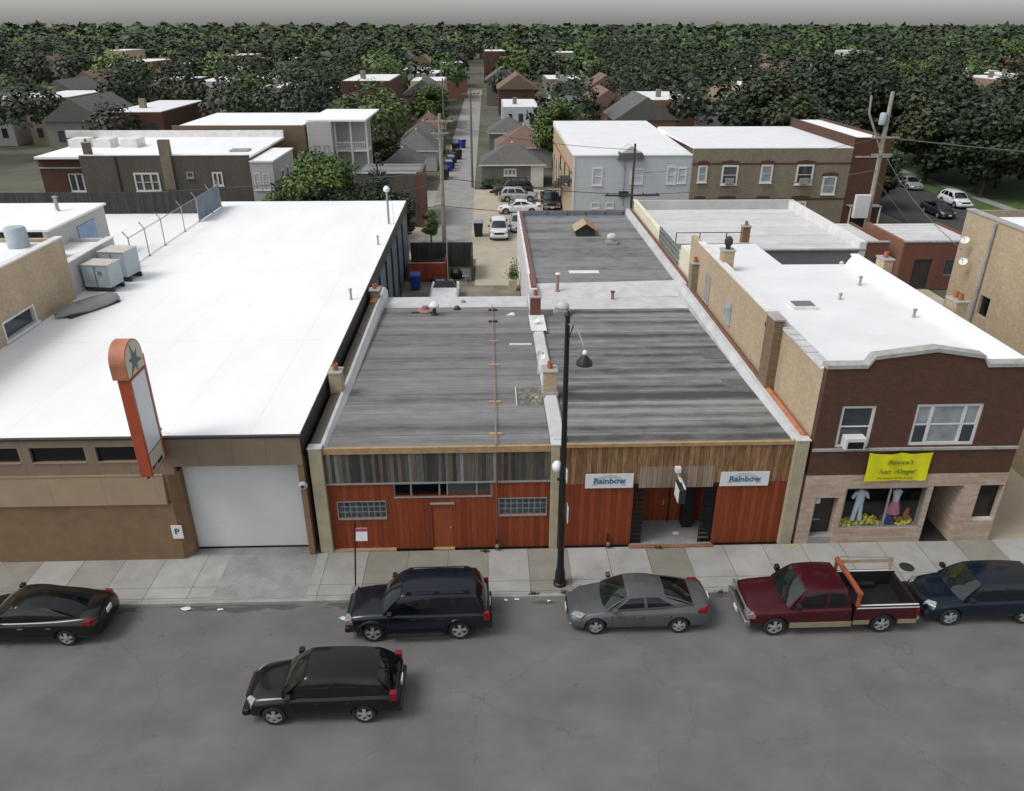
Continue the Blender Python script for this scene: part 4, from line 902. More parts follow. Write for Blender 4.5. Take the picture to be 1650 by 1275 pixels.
MB().box(11.16, 11.66, 24.30, 24.62, 0.1, 4.74).build('pier', M['column'], b2, bevel=0.015)
MB().box(11.14, 11.70, 24.28, 24.66, 4.741, 4.79).build('pier_cap', M['silver'], b2, bevel=0.01)
MB().box(2.475, 11.158, 24.40, 24.52, 4.56, 4.70).build('wood_cornice', M['trim_wood'], b2)
OX0, OX1 = 5.32, 8.52
wall(MB(), 'x', 2.475, 11.158, 2.95, 4.558, 24.455, 0.12).build('tan_board_band', M['tan_planks'], b2)
wall(MB(), 'x', 5.5, 8.32, 2.76, 3.66, 24.437, 0.017).build('pale_board_patch', M['pale_planks'], b2)
wall(MB(), 'x', 2.475, OX0, 0.13, 2.948, 24.47, 0.12).build('red_siding', M['red_planks'], b2)
wall(MB(), 'x', OX1, 11.158, 0.13, 2.948, 24.47, 0.12).build('red_siding', M['red_planks'], b2)
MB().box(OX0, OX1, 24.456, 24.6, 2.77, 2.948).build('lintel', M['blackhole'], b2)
# recess
RB = 26.0
MB().box(OX0, OX1, 24.42, RB+0.3, 0.05, 0.155).build('recess_floor', M['driveway'], b2)
wall(MB(), 'x', OX0, OX1, 0.156, 2.76, RB, 0.1, [(6.15, 7.0, 0.156, 2.3), (7.15, 8.0, 0.156, 2.3)]).build('recess_wall', M['red_planks'], b2)
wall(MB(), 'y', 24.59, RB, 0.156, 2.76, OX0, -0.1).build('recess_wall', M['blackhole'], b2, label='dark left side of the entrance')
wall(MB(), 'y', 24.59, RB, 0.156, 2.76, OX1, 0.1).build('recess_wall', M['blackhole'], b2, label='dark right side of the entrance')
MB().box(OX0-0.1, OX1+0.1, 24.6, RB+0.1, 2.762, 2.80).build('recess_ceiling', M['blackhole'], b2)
for a in (6.15, 7.15):
    o = MB().box(a+0.01, a+0.84, RB+0.03, RB+0.07, 0.16, 2.29).build('door', M['red_planks'], b2)
    MB().box(a+0.72, a+0.77, RB-0.03, RB+0.03, 0.95, 1.2).build('door_pull', M['steel'], o)
for a, b in ((OX0+0.01, OX0+0.42), (OX1-0.50, OX1-0.01)):
    gt = MB()
    for k in range(7):
        x = a + (b-a)*k/6; gt.box(x-0.014, x+0.014, 24.50, 24.53, 0.16, 2.75)
    for z in (0.2, 0.8, 1.45, 2.1, 2.7): gt.box(a, b, 24.532, 24.548, z-0.015, z+0.015)
    for k in range(12):
        z = 0.25+k*0.21; gt.box(a, b, 24.55, 24.56, z-0.06, z+0.06)
    gt.build('folding_gate', M['black_iron'], b2)
MB().box(OX1-0.9, OX1-0.5, RB-0.5, RB-0.02, 0.156, 2.75).build('side_dark_void', M['blackhole'], b2)  # near-black box standing in for the dark void of a door opening
MB().tube([(7.12,RB-0.05,0.16),(7.12,RB-0.05,2.76)], 0.025, 6).build('post', M['black_iron'], b2)
st_ = MB(); 
for k in range(24): st_.box(OX0-0.05+k*0.138, OX0-0.05+k*0.138+0.126, 24.20, 24.40, 0.131, 0.175)
single(st_, 'brick_threshold', M['brick_orange'], 'row of orange-brown bricks set in front of the dark recessed entrance', 'threshold')
single(MB().quad((7.2,25.0,0.16),(7.45,25.05,0.17),(7.38,25.25,0.165),(7.15,25.18,0.16)), 'paper_scrap', M['paper'], 'white scrap of paper on the floor of the recessed entrance', 'litter')
def banner(x0, x1, z0, z1, label):
    t = thing('banner', label, 'banner', ((x0+x1)/2, 24.41, z0), 0, 'white banners on the board storefront')
    MB().box(x0, x1, 24.405, 24.425, z0, z1).build('cloth', M['paper'], t)
    cx, cz = (x0+x1)/2, z0+0.10; a = MB(); n = 18
    for i in range(n):
        t0, t1 = math.pi*i/n, math.pi*(i+1)/n
        q = lambda r_, tt: (cx+r_*1.35*math.cos(tt), cz+r_*math.sin(tt))
        for (r0, r1) in ((0.34, 0.40), (0.42, 0.47)):
            p = [q(r0,t0), q(r1,t0), q(r1,t1), q(r0,t1)]
            a.quad(*[(u, 24.4035, v) for u, v in p])
    a.build('rainbow_emblem', M['ink_grey'], t, fixn=False)
    text_mesh(t, 'Rainbow', 0.34, (cx, 24.395, z0+(z1-z0)*0.50), 'ink_blue', name='lettering', bold=0.008)
banner(3.46, 5.27, 2.80, 3.42, 'white banner reading Rainbow left of the entrance, nearer the street lamp')
banner(8.55, 10.40, 2.80, 3.42, 'white banner reading Rainbow right of the entrance, nearer the brick shop')
# hanging blade sign over the entrance
t = thing('hanging_sign', 'small dark boxed sign with a white side hung above the recessed entrance', 'sign', (6.9, 23.9, 2.7))
MB().box(6.80, 7.04, 23.50, 24.16, 2.62, 3.22).build('sign_box', M['ink'], t, bevel=0.01)
MB().box(6.785, 6.799, 23.53, 24.13, 2.65, 3.19).build('side_panel', M['paper'], t)
MB().box(6.98, 7.03, 23.52, 24.43, 3.24, 3.28).box(6.90, 6.94, 23.9, 24.43, 3.30, 3.34).build('bracket', M['white_dirty'], t)
MB().box(6.78, 6.99, 24.22, 24.43, 3.50, 3.72).build('lamp_housing', M['white_trim'], t, bevel=0.02)

# ------------------------------------------------------------------ D: rear workshop with dark felt roof
bD = bld('rear_workshop', 'low rear building with grey felt roof and blue-grey rear parapet behind the storefronts', 'building', 7.0, 54)
MB().hexa([(2.75,44.9,4.15),(11.3,44.9,4.15),(11.3,64.0,4.0),(2.75,64.0,4.0),(2.75,44.9,4.34),(11.3,44.9,4.34),(11.3,64.0,4.22),(2.75,64.0,4.22)]).build('roof', M['roof_rear'], bD)
MB().hexa([(2.75,42.95,3.6),(11.3,42.95,3.6),(11.3,44.898,3.6),(2.75,44.898,3.6),(2.75,43.0,4.02),(11.3,43.0,4.10),(11.3,44.898,4.50),(2.75,44.898,4.36)]).build('front_upstand', M['silver'], bD)
MB().box(2.35, 2.748, 43.4, 64.3, 0.0, 4.5).build('side_wall', M['white_dirty'], bD)
MB().box(2.5, 2.72, 46.2, 64.2, 4.502, 4.56).box(2.42, 2.744, 43.6, 46.1, 4.502, 4.60).build('side_coping', M['copingbrick'], bD)
MB().prism([(11.302,4.0),(11.302,4.36),(11.45,4.72),(11.62,4.72),(11.62,0.0),(11.302,0.0)], 'y', 43.3, 64.2).build('side_parapet', M['silver'], bD)
MB().box(11.622, 11.86, 43.3, 64.2, 4.5, 4.74).build('side_coping', M['copingbrick'], bD)
MB().box(2.75, 11.3, 64.02, 64.3, 0.0, 4.55).build('rear_parapet', M['copingbrick'], bD)
MB().box(2.76, 11.29, 63.90, 64.018, 4.1, 4.52).build('parapet_flashing', flat('blue_grey_flashing', (0.13,0.175,0.215,1), 0.6, 0, 0.2, 1), bD)
sB = MB()
for x in (4.8, 6.5, 8.0, 9.6, 11.1): sB.box(x-0.03, x+0.03, 63.86, 63.899, 4.1, 4.53)
sB.build('flashing_joints', M['dark_metal'], bD)
# the gabled roof hatch and the turbine vent
t = thing('roof_hatch', 'small gabled plywood hatch on the rear workshop roof', 'roof hatch', (7.15, 57.4, 4.25))
MB().prism([(6.45,4.22),(6.45,4.72),(7.15,5.18),(7.85,4.72),(7.85,4.22)], 'y', 56.7, 58.3).build('box', M['wood_dark'], t)
rf = M['trim_wood']
for s_ in (-1, 1):
    MB().hexa([(7.15,56.5,5.20),(7.15+s_*0.85,56.5,4.66),(7.15+s_*0.85,58.4,4.66),(7.15,58.4,5.20),(7.15,56.5,5.26),(7.15+s_*0.85,56.5,4.72),(7.15+s_*0.85,58.4,4.72),(7.15,58.4,5.26)]).build('roof_slope', flat('plywood_tan' , (0.36,0.29,0.19,1), 0.8, 0, 0.25, 2) if s_ < 0 else M['orange_faded'], t)
t = thing('roof_ventilator', 'round silver turbine ventilator beside the gabled hatch', 'vent', (8.75, 54.4, 4.3))
MB().box(8.35, 9.15, 54.0, 54.8, 4.28, 4.5).build('base', M['silver_dk'], t, bevel=0.03)
MB().lathe([(0.22,0.2),(0.24,0.35),(0.34,0.42),(0.36,0.52),(0.30,0.66),(0.12,0.76)], (8.75,54.4,4.28), 16).build('turbine', M['silver'], t, smooth=30)
single(MB().box(5.0, 6.9, 46.95, 47.55, 4.34, 4.37), 'metal_sheet', M['white_dirty'], 'long white sheet lying flat near the front of the rear workshop roof', 'sheet')
vent_pipe(4.0, 43.9, 4.2, 1.0, 0.09, 'dark rusty vent pipe with a white cap beside the light grey edge of the workshop', 'rust')
vent_pipe(7.1, 42.6, 4.05, 0.45, 0.09, 'short rusty stack at the foot of the sloping light flashing', 'rust', 'copingbrick')

# ------------------------------------------------------------------ chimneys on the storefront roofs
chimney(-6.42, 29.3, 4.3, 5.55, 0.50, 0.55, 'brick_tan', 'tan brick chimney on the left parapet, nearest the street', 1, 0.1)
chimney(-6.42, 41.4, 4.3, 5.15, 0.50, 0.50, 'brick_greytan', 'mossy tan brick chimney on the left parapet, toward the rear', 1, 0.1)
chimney(2.42, 29.0, 4.45, 5.65, 0.55, 0.62, 'brick_tan', 'tan brick chimney with clay pot between the two storefront roofs', 1, 0.35)
chimney(2.42, 39.4, 4.1, 5.35, 0.55, 0.55, 'brick_redbrown', 'red brick chimney with a tall clay pot at the rear of the party wall', 1, 0.3)
# roof clutter B1
t = thing('conduit', 'long pinkish conduit running front to back over the left storefront roof', 'pipe', (0.12, 32, 4.4))
MB().tube([(0.15,24.42,4.45),(0.15,24.42,zroof(24.5)+0.13),(0.14,28,zroof(28)+0.13),(0.12,34,zroof(34)+0.13),(0.10,41.4,zroof(41.4)+0.13)], 0.022, 6).build('pipe', M['rust'], t)
MB().tube([(0.15,24.40,0.4),(0.15,24.40,4.45)], 0.022, 6).build('down_pipe', M['copingbrick'], t)
for y in (25.3, 28.2, 32.3, 35.5, 38.6, 40.6): MB().box(-0.10, 0.38, y-0.05, y+0.05, zroof(y)+0.001, zroof(y)+0.10).build('sleeper_block', M['wood_warm'] if y < 36 else M['wood_dark'], t)
t = thing('roof_mushroom_vent', 'dark mushroom vent with a white cap among clutter at the rear of the left roof', 'vent', (-3.05, 40.0, 4.17))
MB().lathe([(0.22,0),(0.22,0.05),(0.10,0.10),(0.10,0.45)], (-3.05,40.0,zroof(40)), 12).build('pipe', M['ink'], t, smooth=40); MB().lathe([(0.26,0.45),(0.28,0.55),(0.15,0.72),(0.05,0.75)], (-3.05,40.0,zroof(40)), 14).build('cap', M['white_dirty'], t, smooth=40)
t = thing('roof_debris', 'rusty round fan housing lying on its side at the rear of the left roof', 'fan housing', (-3.6, 40.6, 4.17))
MB().lathe([(0.42,0),(0.45,0.06),(0.40,0.12),(0.2,0.14),(0.18,0.3)], (-3.6,40.6,zroof(40.6)), 16).build('housing', M['rust'], t, smooth=40); MB().box(-4.35,-3.0,40.25,40.35,zroof(40.3),zroof(40.3)+0.06).build('skid', M['ink'], t)
single(MB().lathe([(0.18,0),(0.18,0.1),(0.1,0.2)], (-1.85,40.9,zroof(40.9)), 12), 'roof_drain', M['ink'], 'small dark roof drain dome beside the mushroom vent', 'drain')
single(MB().lathe([(0.12,0),(0.14,0.12),(0.05,0.16)], (-1.55,42.2,zroof(42.2)), 10), 'vent_stub', M['silver_dk'], 'small grey vent stub on the light coated rear edge', 'vent')
single(MB().lathe([(0.2,0),(0.12,0.08),(0.05,0.1)], (1.2,39.9,zroof(39.9)), 7).box(0.9,1.1,39.6,39.75,zroof(39.7),zroof(39.7)+0.08), 'debris_pile', M['white_dirty'], 'small pile of pale rubble near the rear brick chimney', 'debris')
def dish(x, y, z, label, hgt=0.7, rx=0, rz=0.4, rad=0.2, group='satellite dishes', wallm=False):
    t = thing('satellite_dish', label, 'satellite dish', (x, y, z), 0, group)
    MB().tube([(x,y,z),(x,y,z+hgt)], 0.025, 8).tube([(x,y,z+hgt),(x+0.15*math.sin(rz),y-0.15*math.cos(rz),z+hgt+0.1)], 0.02, 6).build('mast', M['white_plastic'], t)
    b = MB(); n = 18; c0 = Vector((x+0.2*math.sin(rz), y-0.2*math.cos(rz), z+hgt+0.12)); ax = Vector((math.sin(rz)*0.75, -math.cos(rz)*0.75, 0.66)).normalized(); u = ax.orthogonal().normalized(); v = ax.cross(u)
    rings = [[c0 + (u*math.cos(2*math.pi*k/n)+v*math.sin(2*math.pi*k/n))*rad*q + ax*(0.09*q*q) for k in range(n)] for q in (0.02, 0.4, 0.75, 1.0)]
    rings += [[p - ax*0.012 for p in r_] for r_ in reversed(rings)]
    for r_ in rings: b.v += [tuple(p) for p in r_]
    for i in range(len(rings)-1):
        for k in range(n): a = i*n+k; c = i*n+(k+1) % n; b.f.append((a, c, c+n, a+n))
    b.build('reflector', M['white_plastic'], t, smooth=50)
    MB().tube([c0 - u*rad*0.8, c0+ax*0.32], 0.012, 5).tube([c0+ax*0.28, c0+ax*0.38], 0.035, 8).build('feed_arm', M['steel'], t)
    return t
dish(2.08, 31.2, zroof(31.2)+0.02, 'white satellite dish on a mast beside the party wall, nearer the street', 0.85)
dish(2.42, 37.9, zroof(38)+0.16, 'white satellite dish lying low on the party wall by the rear chimney', 0.12, rz=-0.3)
# hatch with rubble
t = thing('roof_well', 'square sunken roof opening filled with dark gravel and rubble beside the tan chimney', 'roof opening', (1.75, 28.8, 4.5))
MB().box(1.05, 2.10, 27.95, 29.65, zroof(28.8)-0.01, zroof(28.8)+0.035).build('gravel', ground_mix('gravel_dark', (0.06,0.06,0.055,1), (0.13,0.125,0.11,1), 5.0, (0.26,0.25,0.2,1)), t)
MB().box(1.0, 1.045, 27.9, 29.7, zroof(28.8)-0.03, zroof(28.8)+0.07).build('edge_strip', M['silver'], t)
rb = MB()
for k in range(16):
    x, y, s_ = random.uniform(1.6, 2.05), random.uniform(28.1, 29.1), random.uniform(0.03, 0.08); rb.box(x-s_, x+s_, y-s_*0.7, y+s_*0.7, zroof(28.8)+0.036, zroof(28.8)+0.036+s_)
rb.build('rubble', M['column'], t)
single(MB().box(0.9, 2.0, 35.0, 35.25, zroof(35.1)+0.001, zroof(35.1)+0.03), 'board', M['silver'], 'pale thin board lying on the left roof beside the conduit', 'board')
t = thing('roof_ventilator', 'domed white ventilator on a square curb behind the top of the street lamp', 'vent', (3.95, 39.9, 4.15))
MB().prism([(3.45,zroof(40)),(4.45,zroof(40)),(4.3,zroof(40)+0.32),(3.6,zroof(40)+0.32)], 'y', 39.5, 40.3).build('base', M['silver_dk'], t, bevel=0.03)
MB().lathe([(0.30,0.32),(0.36,0.42),(0.33,0.56),(0.18,0.68),(0.04,0.71)], (3.95,39.9,zroof(40)), 16).build('dome', M['silver'], t, smooth=40)
for (x0, x1, y0, y1, l_) in ((10.0, 11.0, 32.9, 34.1, 'dark square patch on the striped roof, rear one of the two at the right edge'), (10.05, 11.02, 29.0, 30.4, 'dark square patch on the striped roof, front one of the two at the right edge')):
    single(MB().hexa([(x0,y0,zroof(y0)+0.004),(x1,y0,zroof(y0)+0.004),(x1,y1,zroof(y1)+0.004),(x0,y1,zroof(y1)+0.004),(x0,y0,zroof(y0)+0.02),(x1,y0,zroof(y0)+0.02),(x1,y1,zroof(y1)+0.02),(x0,y1,zroof(y1)+0.02)]), 'roof_patch', ground_mix('patch_felt', (0.085,0.086,0.08,1), (0.13,0.13,0.125,1), 2.0), l_, 'roof patch', 'square roof patches')

# ------------------------------------------------------------------ E: two storey dark brick shop
EX0, EX1, EY, EY1 = 11.80, 19.55, 24.35, 39.6
bE = bld('brick_shop_building', 'two-storey dark red brick shop with stone ground floor and peaked parapet', 'building', 15.7, 24.4)
SW0, SW1, SZ0, SZ1 = 13.42, 16.62, 0.80, 2.66
holes_up = [(12.62, 13.88, 4.40, 6.13), (15.35, 17.82, 4.45, 6.17)]
wall(MB(), 'x', EX0, EX1, 3.235, 7.55, EY, 0.3, holes_up).poly([(EX0,EY,7.551),(EX1,EY,7.551),(EX1,EY,7.62),(17.5,EY,7.62),(17.3,EY,7.95),(15.55,EY,8.22),(13.4,EY,7.95),(13.2,EY,7.62),(EX0,EY,7.62)]).poly([(EX0,EY+0.3,7.551),(EX1,EY+0.3,7.551),(EX1,EY+0.3,7.62),(17.5,EY+0.3,7.62),(17.3,EY+0.3,7.95),(15.55,EY+0.3,8.22),(13.4,EY+0.3,7.95),(13.2,EY+0.3,7.62),(EX0,EY+0.3,7.62)]).build('front_wall', M['brick_dark'], bE)
cop = MB(); prof = [(EX0-0.04,7.62),(13.2,7.62),(13.4,7.95),(15.55,8.22),(17.3,7.95),(17.5,7.62),(EX1+0.04,7.62)]
for (a, za), (b, zb) in zip(prof, prof[1:]): cop.hexa([(a,EY-0.06,za+0.002),(b,EY-0.06,zb+0.002),(b,EY+0.38,zb+0.002),(a,EY+0.38,za+0.002),(a,EY-0.06,za+0.14),(b,EY-0.06,zb+0.14),(b,EY+0.38,zb+0.14),(a,EY+0.38,za+0.14)])
cop.build('coping', M['limestone'], bE)
wall(MB(), 'x', EX0, EX1, 0.13, 3.23, EY-0.03, 0.4, [(12.32, 13.22, 0.13, 2.25), (SW0, SW1, SZ0, SZ1), (16.78, 17.95, 0.13, 2.70), (18.6, EX1-0.05, 1.05, 2.7)]).build('stone_front', M['stone'], bE)
MB().box(EX0, EX1, EY-0.075, EY-0.002, 4.30, 4.40).build('belt_course', M['limestone'], bE)
wall(MB(), 'y', EY+0.3, 44.2, 0.1, 7.4, EX0, 0.3).build('side_wall', M['brick_tan'], bE)
MB().hexa([(EX0+0.3,EY1+0.002,6.3),(15.6,EY1+0.002,6.3),(15.6,44.2,6.3),(EX0+0.3,44.2,6.3),(EX0+0.3,EY1+0.002,6.948),(15.6,EY1+0.002,6.948),(15.6,44.2,6.88),(EX0+0.3,44.2,6.88)]).box(15.6, 18.2, 40.2, 41.4, 6.2, 6.32).build('rear_wing_roof', M['roof_pale'], bE)
wall(MB(), 'y', EY1, 44.2, 0.1, 6.3, 15.6, -0.3).build('rear_wing_wall', M['slate_wall'], bE); wall(MB(), 'x', EX0+0.3, 15.3, 0.1, 6.3, 44.2, -0.3).build('rear_wing_wall', M['slate_wall'], bE)
wall(MB(), 'y', EY+0.001, EY+0.299, 0.1, 7.61, EX0+0.002, 0.2).build('corner_return', M['brick_orange'], bE)
wall(MB(), 'y', EY+0.3, EY1, 0.1, 7.45, EX1, -0.3).build('side_wall', M['brick_greytan'], bE)
wall(MB(), 'x', EX0+0.3, EX1-0.3, 0.1, 6.68, EY1-0.3, 0.28).build('rear_wall', M['brick_greytan'], bE)
MB().hexa([(EX0+0.3,EY+0.3,6.9),(EX1-0.3,EY+0.3,6.9),(EX1-0.3,EY1,6.7),(EX0+0.3,EY1,6.7),(EX0+0.3,EY+0.3,7.12),(EX1-0.3,EY+0.3,7.12),(EX1-0.3,EY1,6.95),(EX0+0.3,EY1,6.95)]).build('roof', M['roof_pale'], bE)
MB().box(EX0-0.03, EX0+0.36, EY+0.38, 42.6, 7.401, 7.47).prism([(EX0+0.361,7.46),(EX0+0.361,6.9),(EX0+0.6,6.9),(EX0+0.55,7.10)], 'y', EY+0.38, 42.6).build('side_coping', M['white_dirty'], bE)
MB().box(EX1-0.36, EX1+0.03, EY+0.38, EY1, 7.451, 7.52).prism([(EX1-0.362,7.51),(EX1-0.362,6.8),(EX1-0.75,6.8),(EX1-0.62,7.14)], 'y', EY+0.38, EY1-0.3).build('side_coping', M['roof_white'], bE)
# rough patched flashing along the front of the left coping
pf = MB()
for k in range(9): y = 24.9+k*0.62; pf.box(EX0-0.05+random.uniform(-.03,.03), EX0+0.40, y, y+0.5, 7.472, 7.50+random.uniform(0,0.03))
pf.build('patched_flashing', M['silver'], bE)
o = window(bE, 12.62, 13.88, 4.41, 6.13, EY+0.08, 'white_trim', 'glass', 0.11, sill=False)
t = MB().box(12.86, 13.62, EY-0.28, EY+0.10, 4.47, 4.95).build('air_conditioner', M['white_trim'], bE, bevel=0.02)
MB().box(12.96, 13.54, EY-0.30, EY-0.281, 4.53, 4.80).build('grille', M['black_glass'], t)
window(bE, 15.35, 17.82, 4.46, 6.17, EY+0.08, 'white_trim', 'glass_pale', 0.12, mull=(15.98, 17.2), sill=False)
MB().box(15.47, 15.90, EY+0.065, EY+0.085, 4.56, 5.25).build('lower_pane', M['glass'], bE); MB().box(17.28, 17.70, EY+0.065, EY+0.085, 4.56, 5.25).build('lower_pane', M['glass'], bE)
# entrance door left
o = MB().box(12.34, 13.20, EY+0.30, EY+0.36, 0.45, 2.24).build('door', M['ink'], bE); MB().box(12.5, 12.66, EY+0.285, EY+0.299, 1.78, 2.02).build('notice', M['paper'], o); MB().box(12.5, 12.78, EY+0.285, EY+0.299, 1.02, 1.07).build('letter_slot', M['gold_trim'], o)
MB().box(12.32, 13.22, EY-0.02, EY+0.37, 0.131, 0.44).build('door_step', M['driveway'], bE)
# shop window with frame and display space
fr = MB()
for a, b in ((SW0, SW0+0.06), (SW1-0.06, SW1), (15.15, 15.20)): fr.box(a, b, EY+0.0, EY+0.08, SZ0, SZ1)
fr.box(SW0, SW1, EY+0.001, EY+0.079, SZ0-0.0, SZ0+0.05).box(SW0+0.06, SW1-0.06, EY+0.002, EY+0.078, SZ1-0.05, SZ1)
o = fr.build('shop_window', M['grey_trim'], bE)
tg = NT('clear_shop_glass'); gl = tg.n('BsdfGlossy'); gl.inputs['Roughness'].default_value = 0.03; tr = tg.n('BsdfTransparent'); tr.inputs[0].default_value = (0.75,0.78,0.78,1); mx = tg.n('MixShader'); mx.inputs[0].default_value = 0.06
tg.l(tr.outputs[0], mx.inputs[1]); tg.l(gl.outputs[0], mx.inputs[2]); tg.l(mx.outputs[0], tg.t.nodes['Material Output'].inputs[0])
MB().quad((SW0,EY+0.04,SZ0),(SW1,EY+0.04,SZ0),(SW1,EY+0.04,SZ1),(SW0,EY+0.04,SZ1)).build('pane', tg.m, o, fixn=False)
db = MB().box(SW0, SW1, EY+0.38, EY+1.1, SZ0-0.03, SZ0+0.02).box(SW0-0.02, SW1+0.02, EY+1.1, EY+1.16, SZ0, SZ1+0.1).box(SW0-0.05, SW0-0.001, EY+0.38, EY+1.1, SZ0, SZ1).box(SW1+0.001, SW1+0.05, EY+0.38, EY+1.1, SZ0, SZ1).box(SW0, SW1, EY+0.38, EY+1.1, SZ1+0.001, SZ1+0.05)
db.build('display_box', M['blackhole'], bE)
# recessed shop entrance right of the window
wall(MB(), 'y', EY+0.37, EY+1.6, 0.13, 2.7, 17.95, 0.1).build('entrance_wall', M['stone'], bE)
wall(MB(), 'y', EY+0.37, EY+1.6, 0.13, 2.7, 16.78, -0.05, [(EY+0.45, EY+1.5, 0.9, 2.5)]).build('entrance_wall', M['dark_metal'], bE)
o = MB().box(16.78, 17.94, EY+1.55, EY+1.6, 0.16, 2.7).build('shop_door', M['dark_metal'], bE)
o2 = MB().quad((16.9,EY+1.545,0.75),(17.6,EY+1.545,0.75),(17.6,EY+1.545,2.5),(16.9,EY+1.545,2.5)).build('pane', M['glass_pale'], o, fixn=False)
sg2 = MB()
for k in range(8): x = 16.92+k*0.095; sg2.box(x-0.01, x+0.01, EY+1.50, EY+1.52, 0.75, 2.5)
for z in (1.2, 1.75): sg2.box(16.9, 17.62, EY+1.49, EY+1.50, z-0.04, z+0.04)
sg2.build('security_bars', M['black_iron'], o)
MB().box(16.8, 17.94, EY+0.0, EY+1.6, 0.08, 0.15).build('entrance_floor', M['dark_metal'], bE)
MB().box(16.78, 17.95, EY+0.37, EY+1.6, 2.701, 2.75).build('entrance_ceiling', M['blackhole'], bE)
o = MB().quad((18.6,EY+0.2,1.05),(EX1-0.05,EY+0.2,1.05),(EX1-0.05,EY+0.2,2.7),(18.6,EY+0.2,2.7)).build('shop_window', M['black_glass'], bE, fixn=False)
MB().box(18.6, EX1-0.05, EY+0.05, EY+0.2, 1.051, 1.11).build('sill', M['white_trim'], o)
# side wall openings, chimneys on the wall
def side_window(y0, y1, z0, z1, glass='glass'):
    o = MB().box(EX0-0.03, EX0-0.002, y0, y1, z0, z1).build('side_window', M[glass], bE)
    MB().box(EX0-0.07, EX0-0.031, y0-0.05, y1+0.05, z0-0.08, z0).build('sill', M['limestone'], o)
    return o
side_window(35.4, 36.5, 5.15, 6.15, 'glass_pale'); side_window(39.4, 40.3, 4.85, 6.35, 'grey_trim')
MB().lathe([(0.11,0),(0.11,-0.06),(0.06,-0.061),(0.06,0)], (EX0, 30.6, 6.95), 12, 'x').build('flue_hole', M['ink'], bE)
chimney(11.62, 29.25, 4.0, 7.75, 0.42, 0.95, 'brick_rust', 'tall soot-stained brick stack running up the side of the brick shop, nearest the street', 0, 0.15)
chimney(11.62, 42.2, 3.9, 6.3, 0.42, 0.55, 'brick_greytan', 'grey-tan brick stack at the rear corner of the brick shop side wall', 1, 0.15)
t = chimney(12.25, 38.6, 6.9, 8.0, 0.6, 0.6, 'brick_tan', 'tan brick chimney with a black cowl on the white roof of the brick shop', 0, 0.12)
MB().lathe([(0.13,0.09),(0.13,0.3),(0.2,0.32),(0.22,0.55),(0.12,0.72),(0.03,0.75)], (12.25,38.6,8.0), 14).build('cowl', M['ink'], t, smooth=40)
# roof skylight, small vents
t = thing('skylight', 'small grey rectangular skylight on the white roof of the brick shop', 'skylight', (14.1, 32.6, 7.05))
MB().box(13.5, 14.55, 32.1, 32.95, 6.95, 7.20).build('curb', M['white_dirty'], t, bevel=0.02)
MB().box(13.58, 14.02, 32.18, 32.87, 7.201, 7.22).box(14.05, 14.48, 32.18, 32.87, 7.201, 7.22).build('glazing', flat('skylight_glazing', (0.10,0.10,0.105,1), 0.3, 0, 0.2, 4), t)
vent_pipe(16.2, 33.6, 7.0, 0.22, 0.05, 'tiny vent stub in the middle of the shop white roof', 'steel', 'silver_dk')
vent_pipe(18.1, 35.8, 7.0, 0.35, 0.06, 'thin vent pipe by the right parapet of the shop, rear', 'steel', 'silver_dk')
vent_pipe(18.35, 31.0, 7.0, 0.35, 0.06, 'thin bent vent pipe by the right parapet of the shop, front', 'steel', 'silver_dk')
# right wall chimneys
chimney(19.85, 37.2, 5.5, 7.9, 0.5, 0.8, 'brick_tan', 'pale brick chimney rising outside the right parapet of the shop, farther back', 1, None)
chimney(20.1, 31.0, 5.5, 7.8, 0.5, 0.8, 'brick_tan', 'patched cream brick chimney outside the right parapet of the shop, near the dish', 2, None)
# yellow banner
t = thing('banner', 'bright yellow banner with green script over the dress shop window', 'banner', (15.15, 24.25, 3.0))
b = MB(); nx, nz = 24, 10; x0, x1, z0, z1 = 13.95, 16.32, 3.02, 4.24
def bp(i, j):
    u, v = i/nx, j/nz; sag = 0.07*abs(math.sin(u*math.pi*2))*v
    return (x0+(x1-x0)*u, 24.235-0.02*math.sin(u*9+v*4)-0.015*math.sin(u*21), z0+(z1-z0)*v - sag)
for i in range(nx):
    for j in range(nz): b.quad(bp(i,j), bp(i+1,j), bp(i+1,j+1), bp(i,j+1))
b.build('cloth', M['yellow'], t, smooth=60, weld=True)
text_mesh(t, "Bizance's", 0.27, (15.15, 24.185, 3.85), 'ink_green', name='lettering', italic=0.35)
text_mesh(t, "Ivan  Alteger", 0.27, (15.12, 24.185, 3.45), 'ink_green', name='lettering', italic=0.35)
text_mesh(t, "alteraciones y vestidos de novia", 0.105, (15.1, 24.185, 3.17), 'ink_green', name='lettering')
# display: garments and goods
def garment(name, label, parts, x, z):
    t = thing(name, label, 'clothing', (x, EY+0.27, z), 0, 'clothes in the shop window')
    for nm, rings, m in parts:
        b = MB(); n = 14
        R_ = []
        for (cx, cz, rx, ry) in rings: R_.append([(x+cx+rx*math.cos(2*math.pi*k/n), EY+0.27+ry*math.sin(2*math.pi*k/n), z+cz) for k in range(n)])
        for r_ in R_: b.v += r_
        for i in range(len(R_)-1):
            for k in range(n): a = i*n+k; c = i*n+(k+1) % n; b.f.append((a, c, c+n, a+n))
        b.f.append(tuple(range(n))); b.f.append(tuple((len(R_)-1)*n+k for k in range(n)))
        b.build(nm, m, t, smooth=60)
    return t
wht = flat('pale_blue_white_cloth', (0.62,0.70,0.78,1), 0.9, 0, 0.1, 3); pnk = flat('pink_cloth', (0.62,0.20,0.30,1), 0.9, 0, 0.15, 4); pwh = flat('white_cloth', (0.68,0.74,0.74,1), 0.9, 0, 0.1, 4)
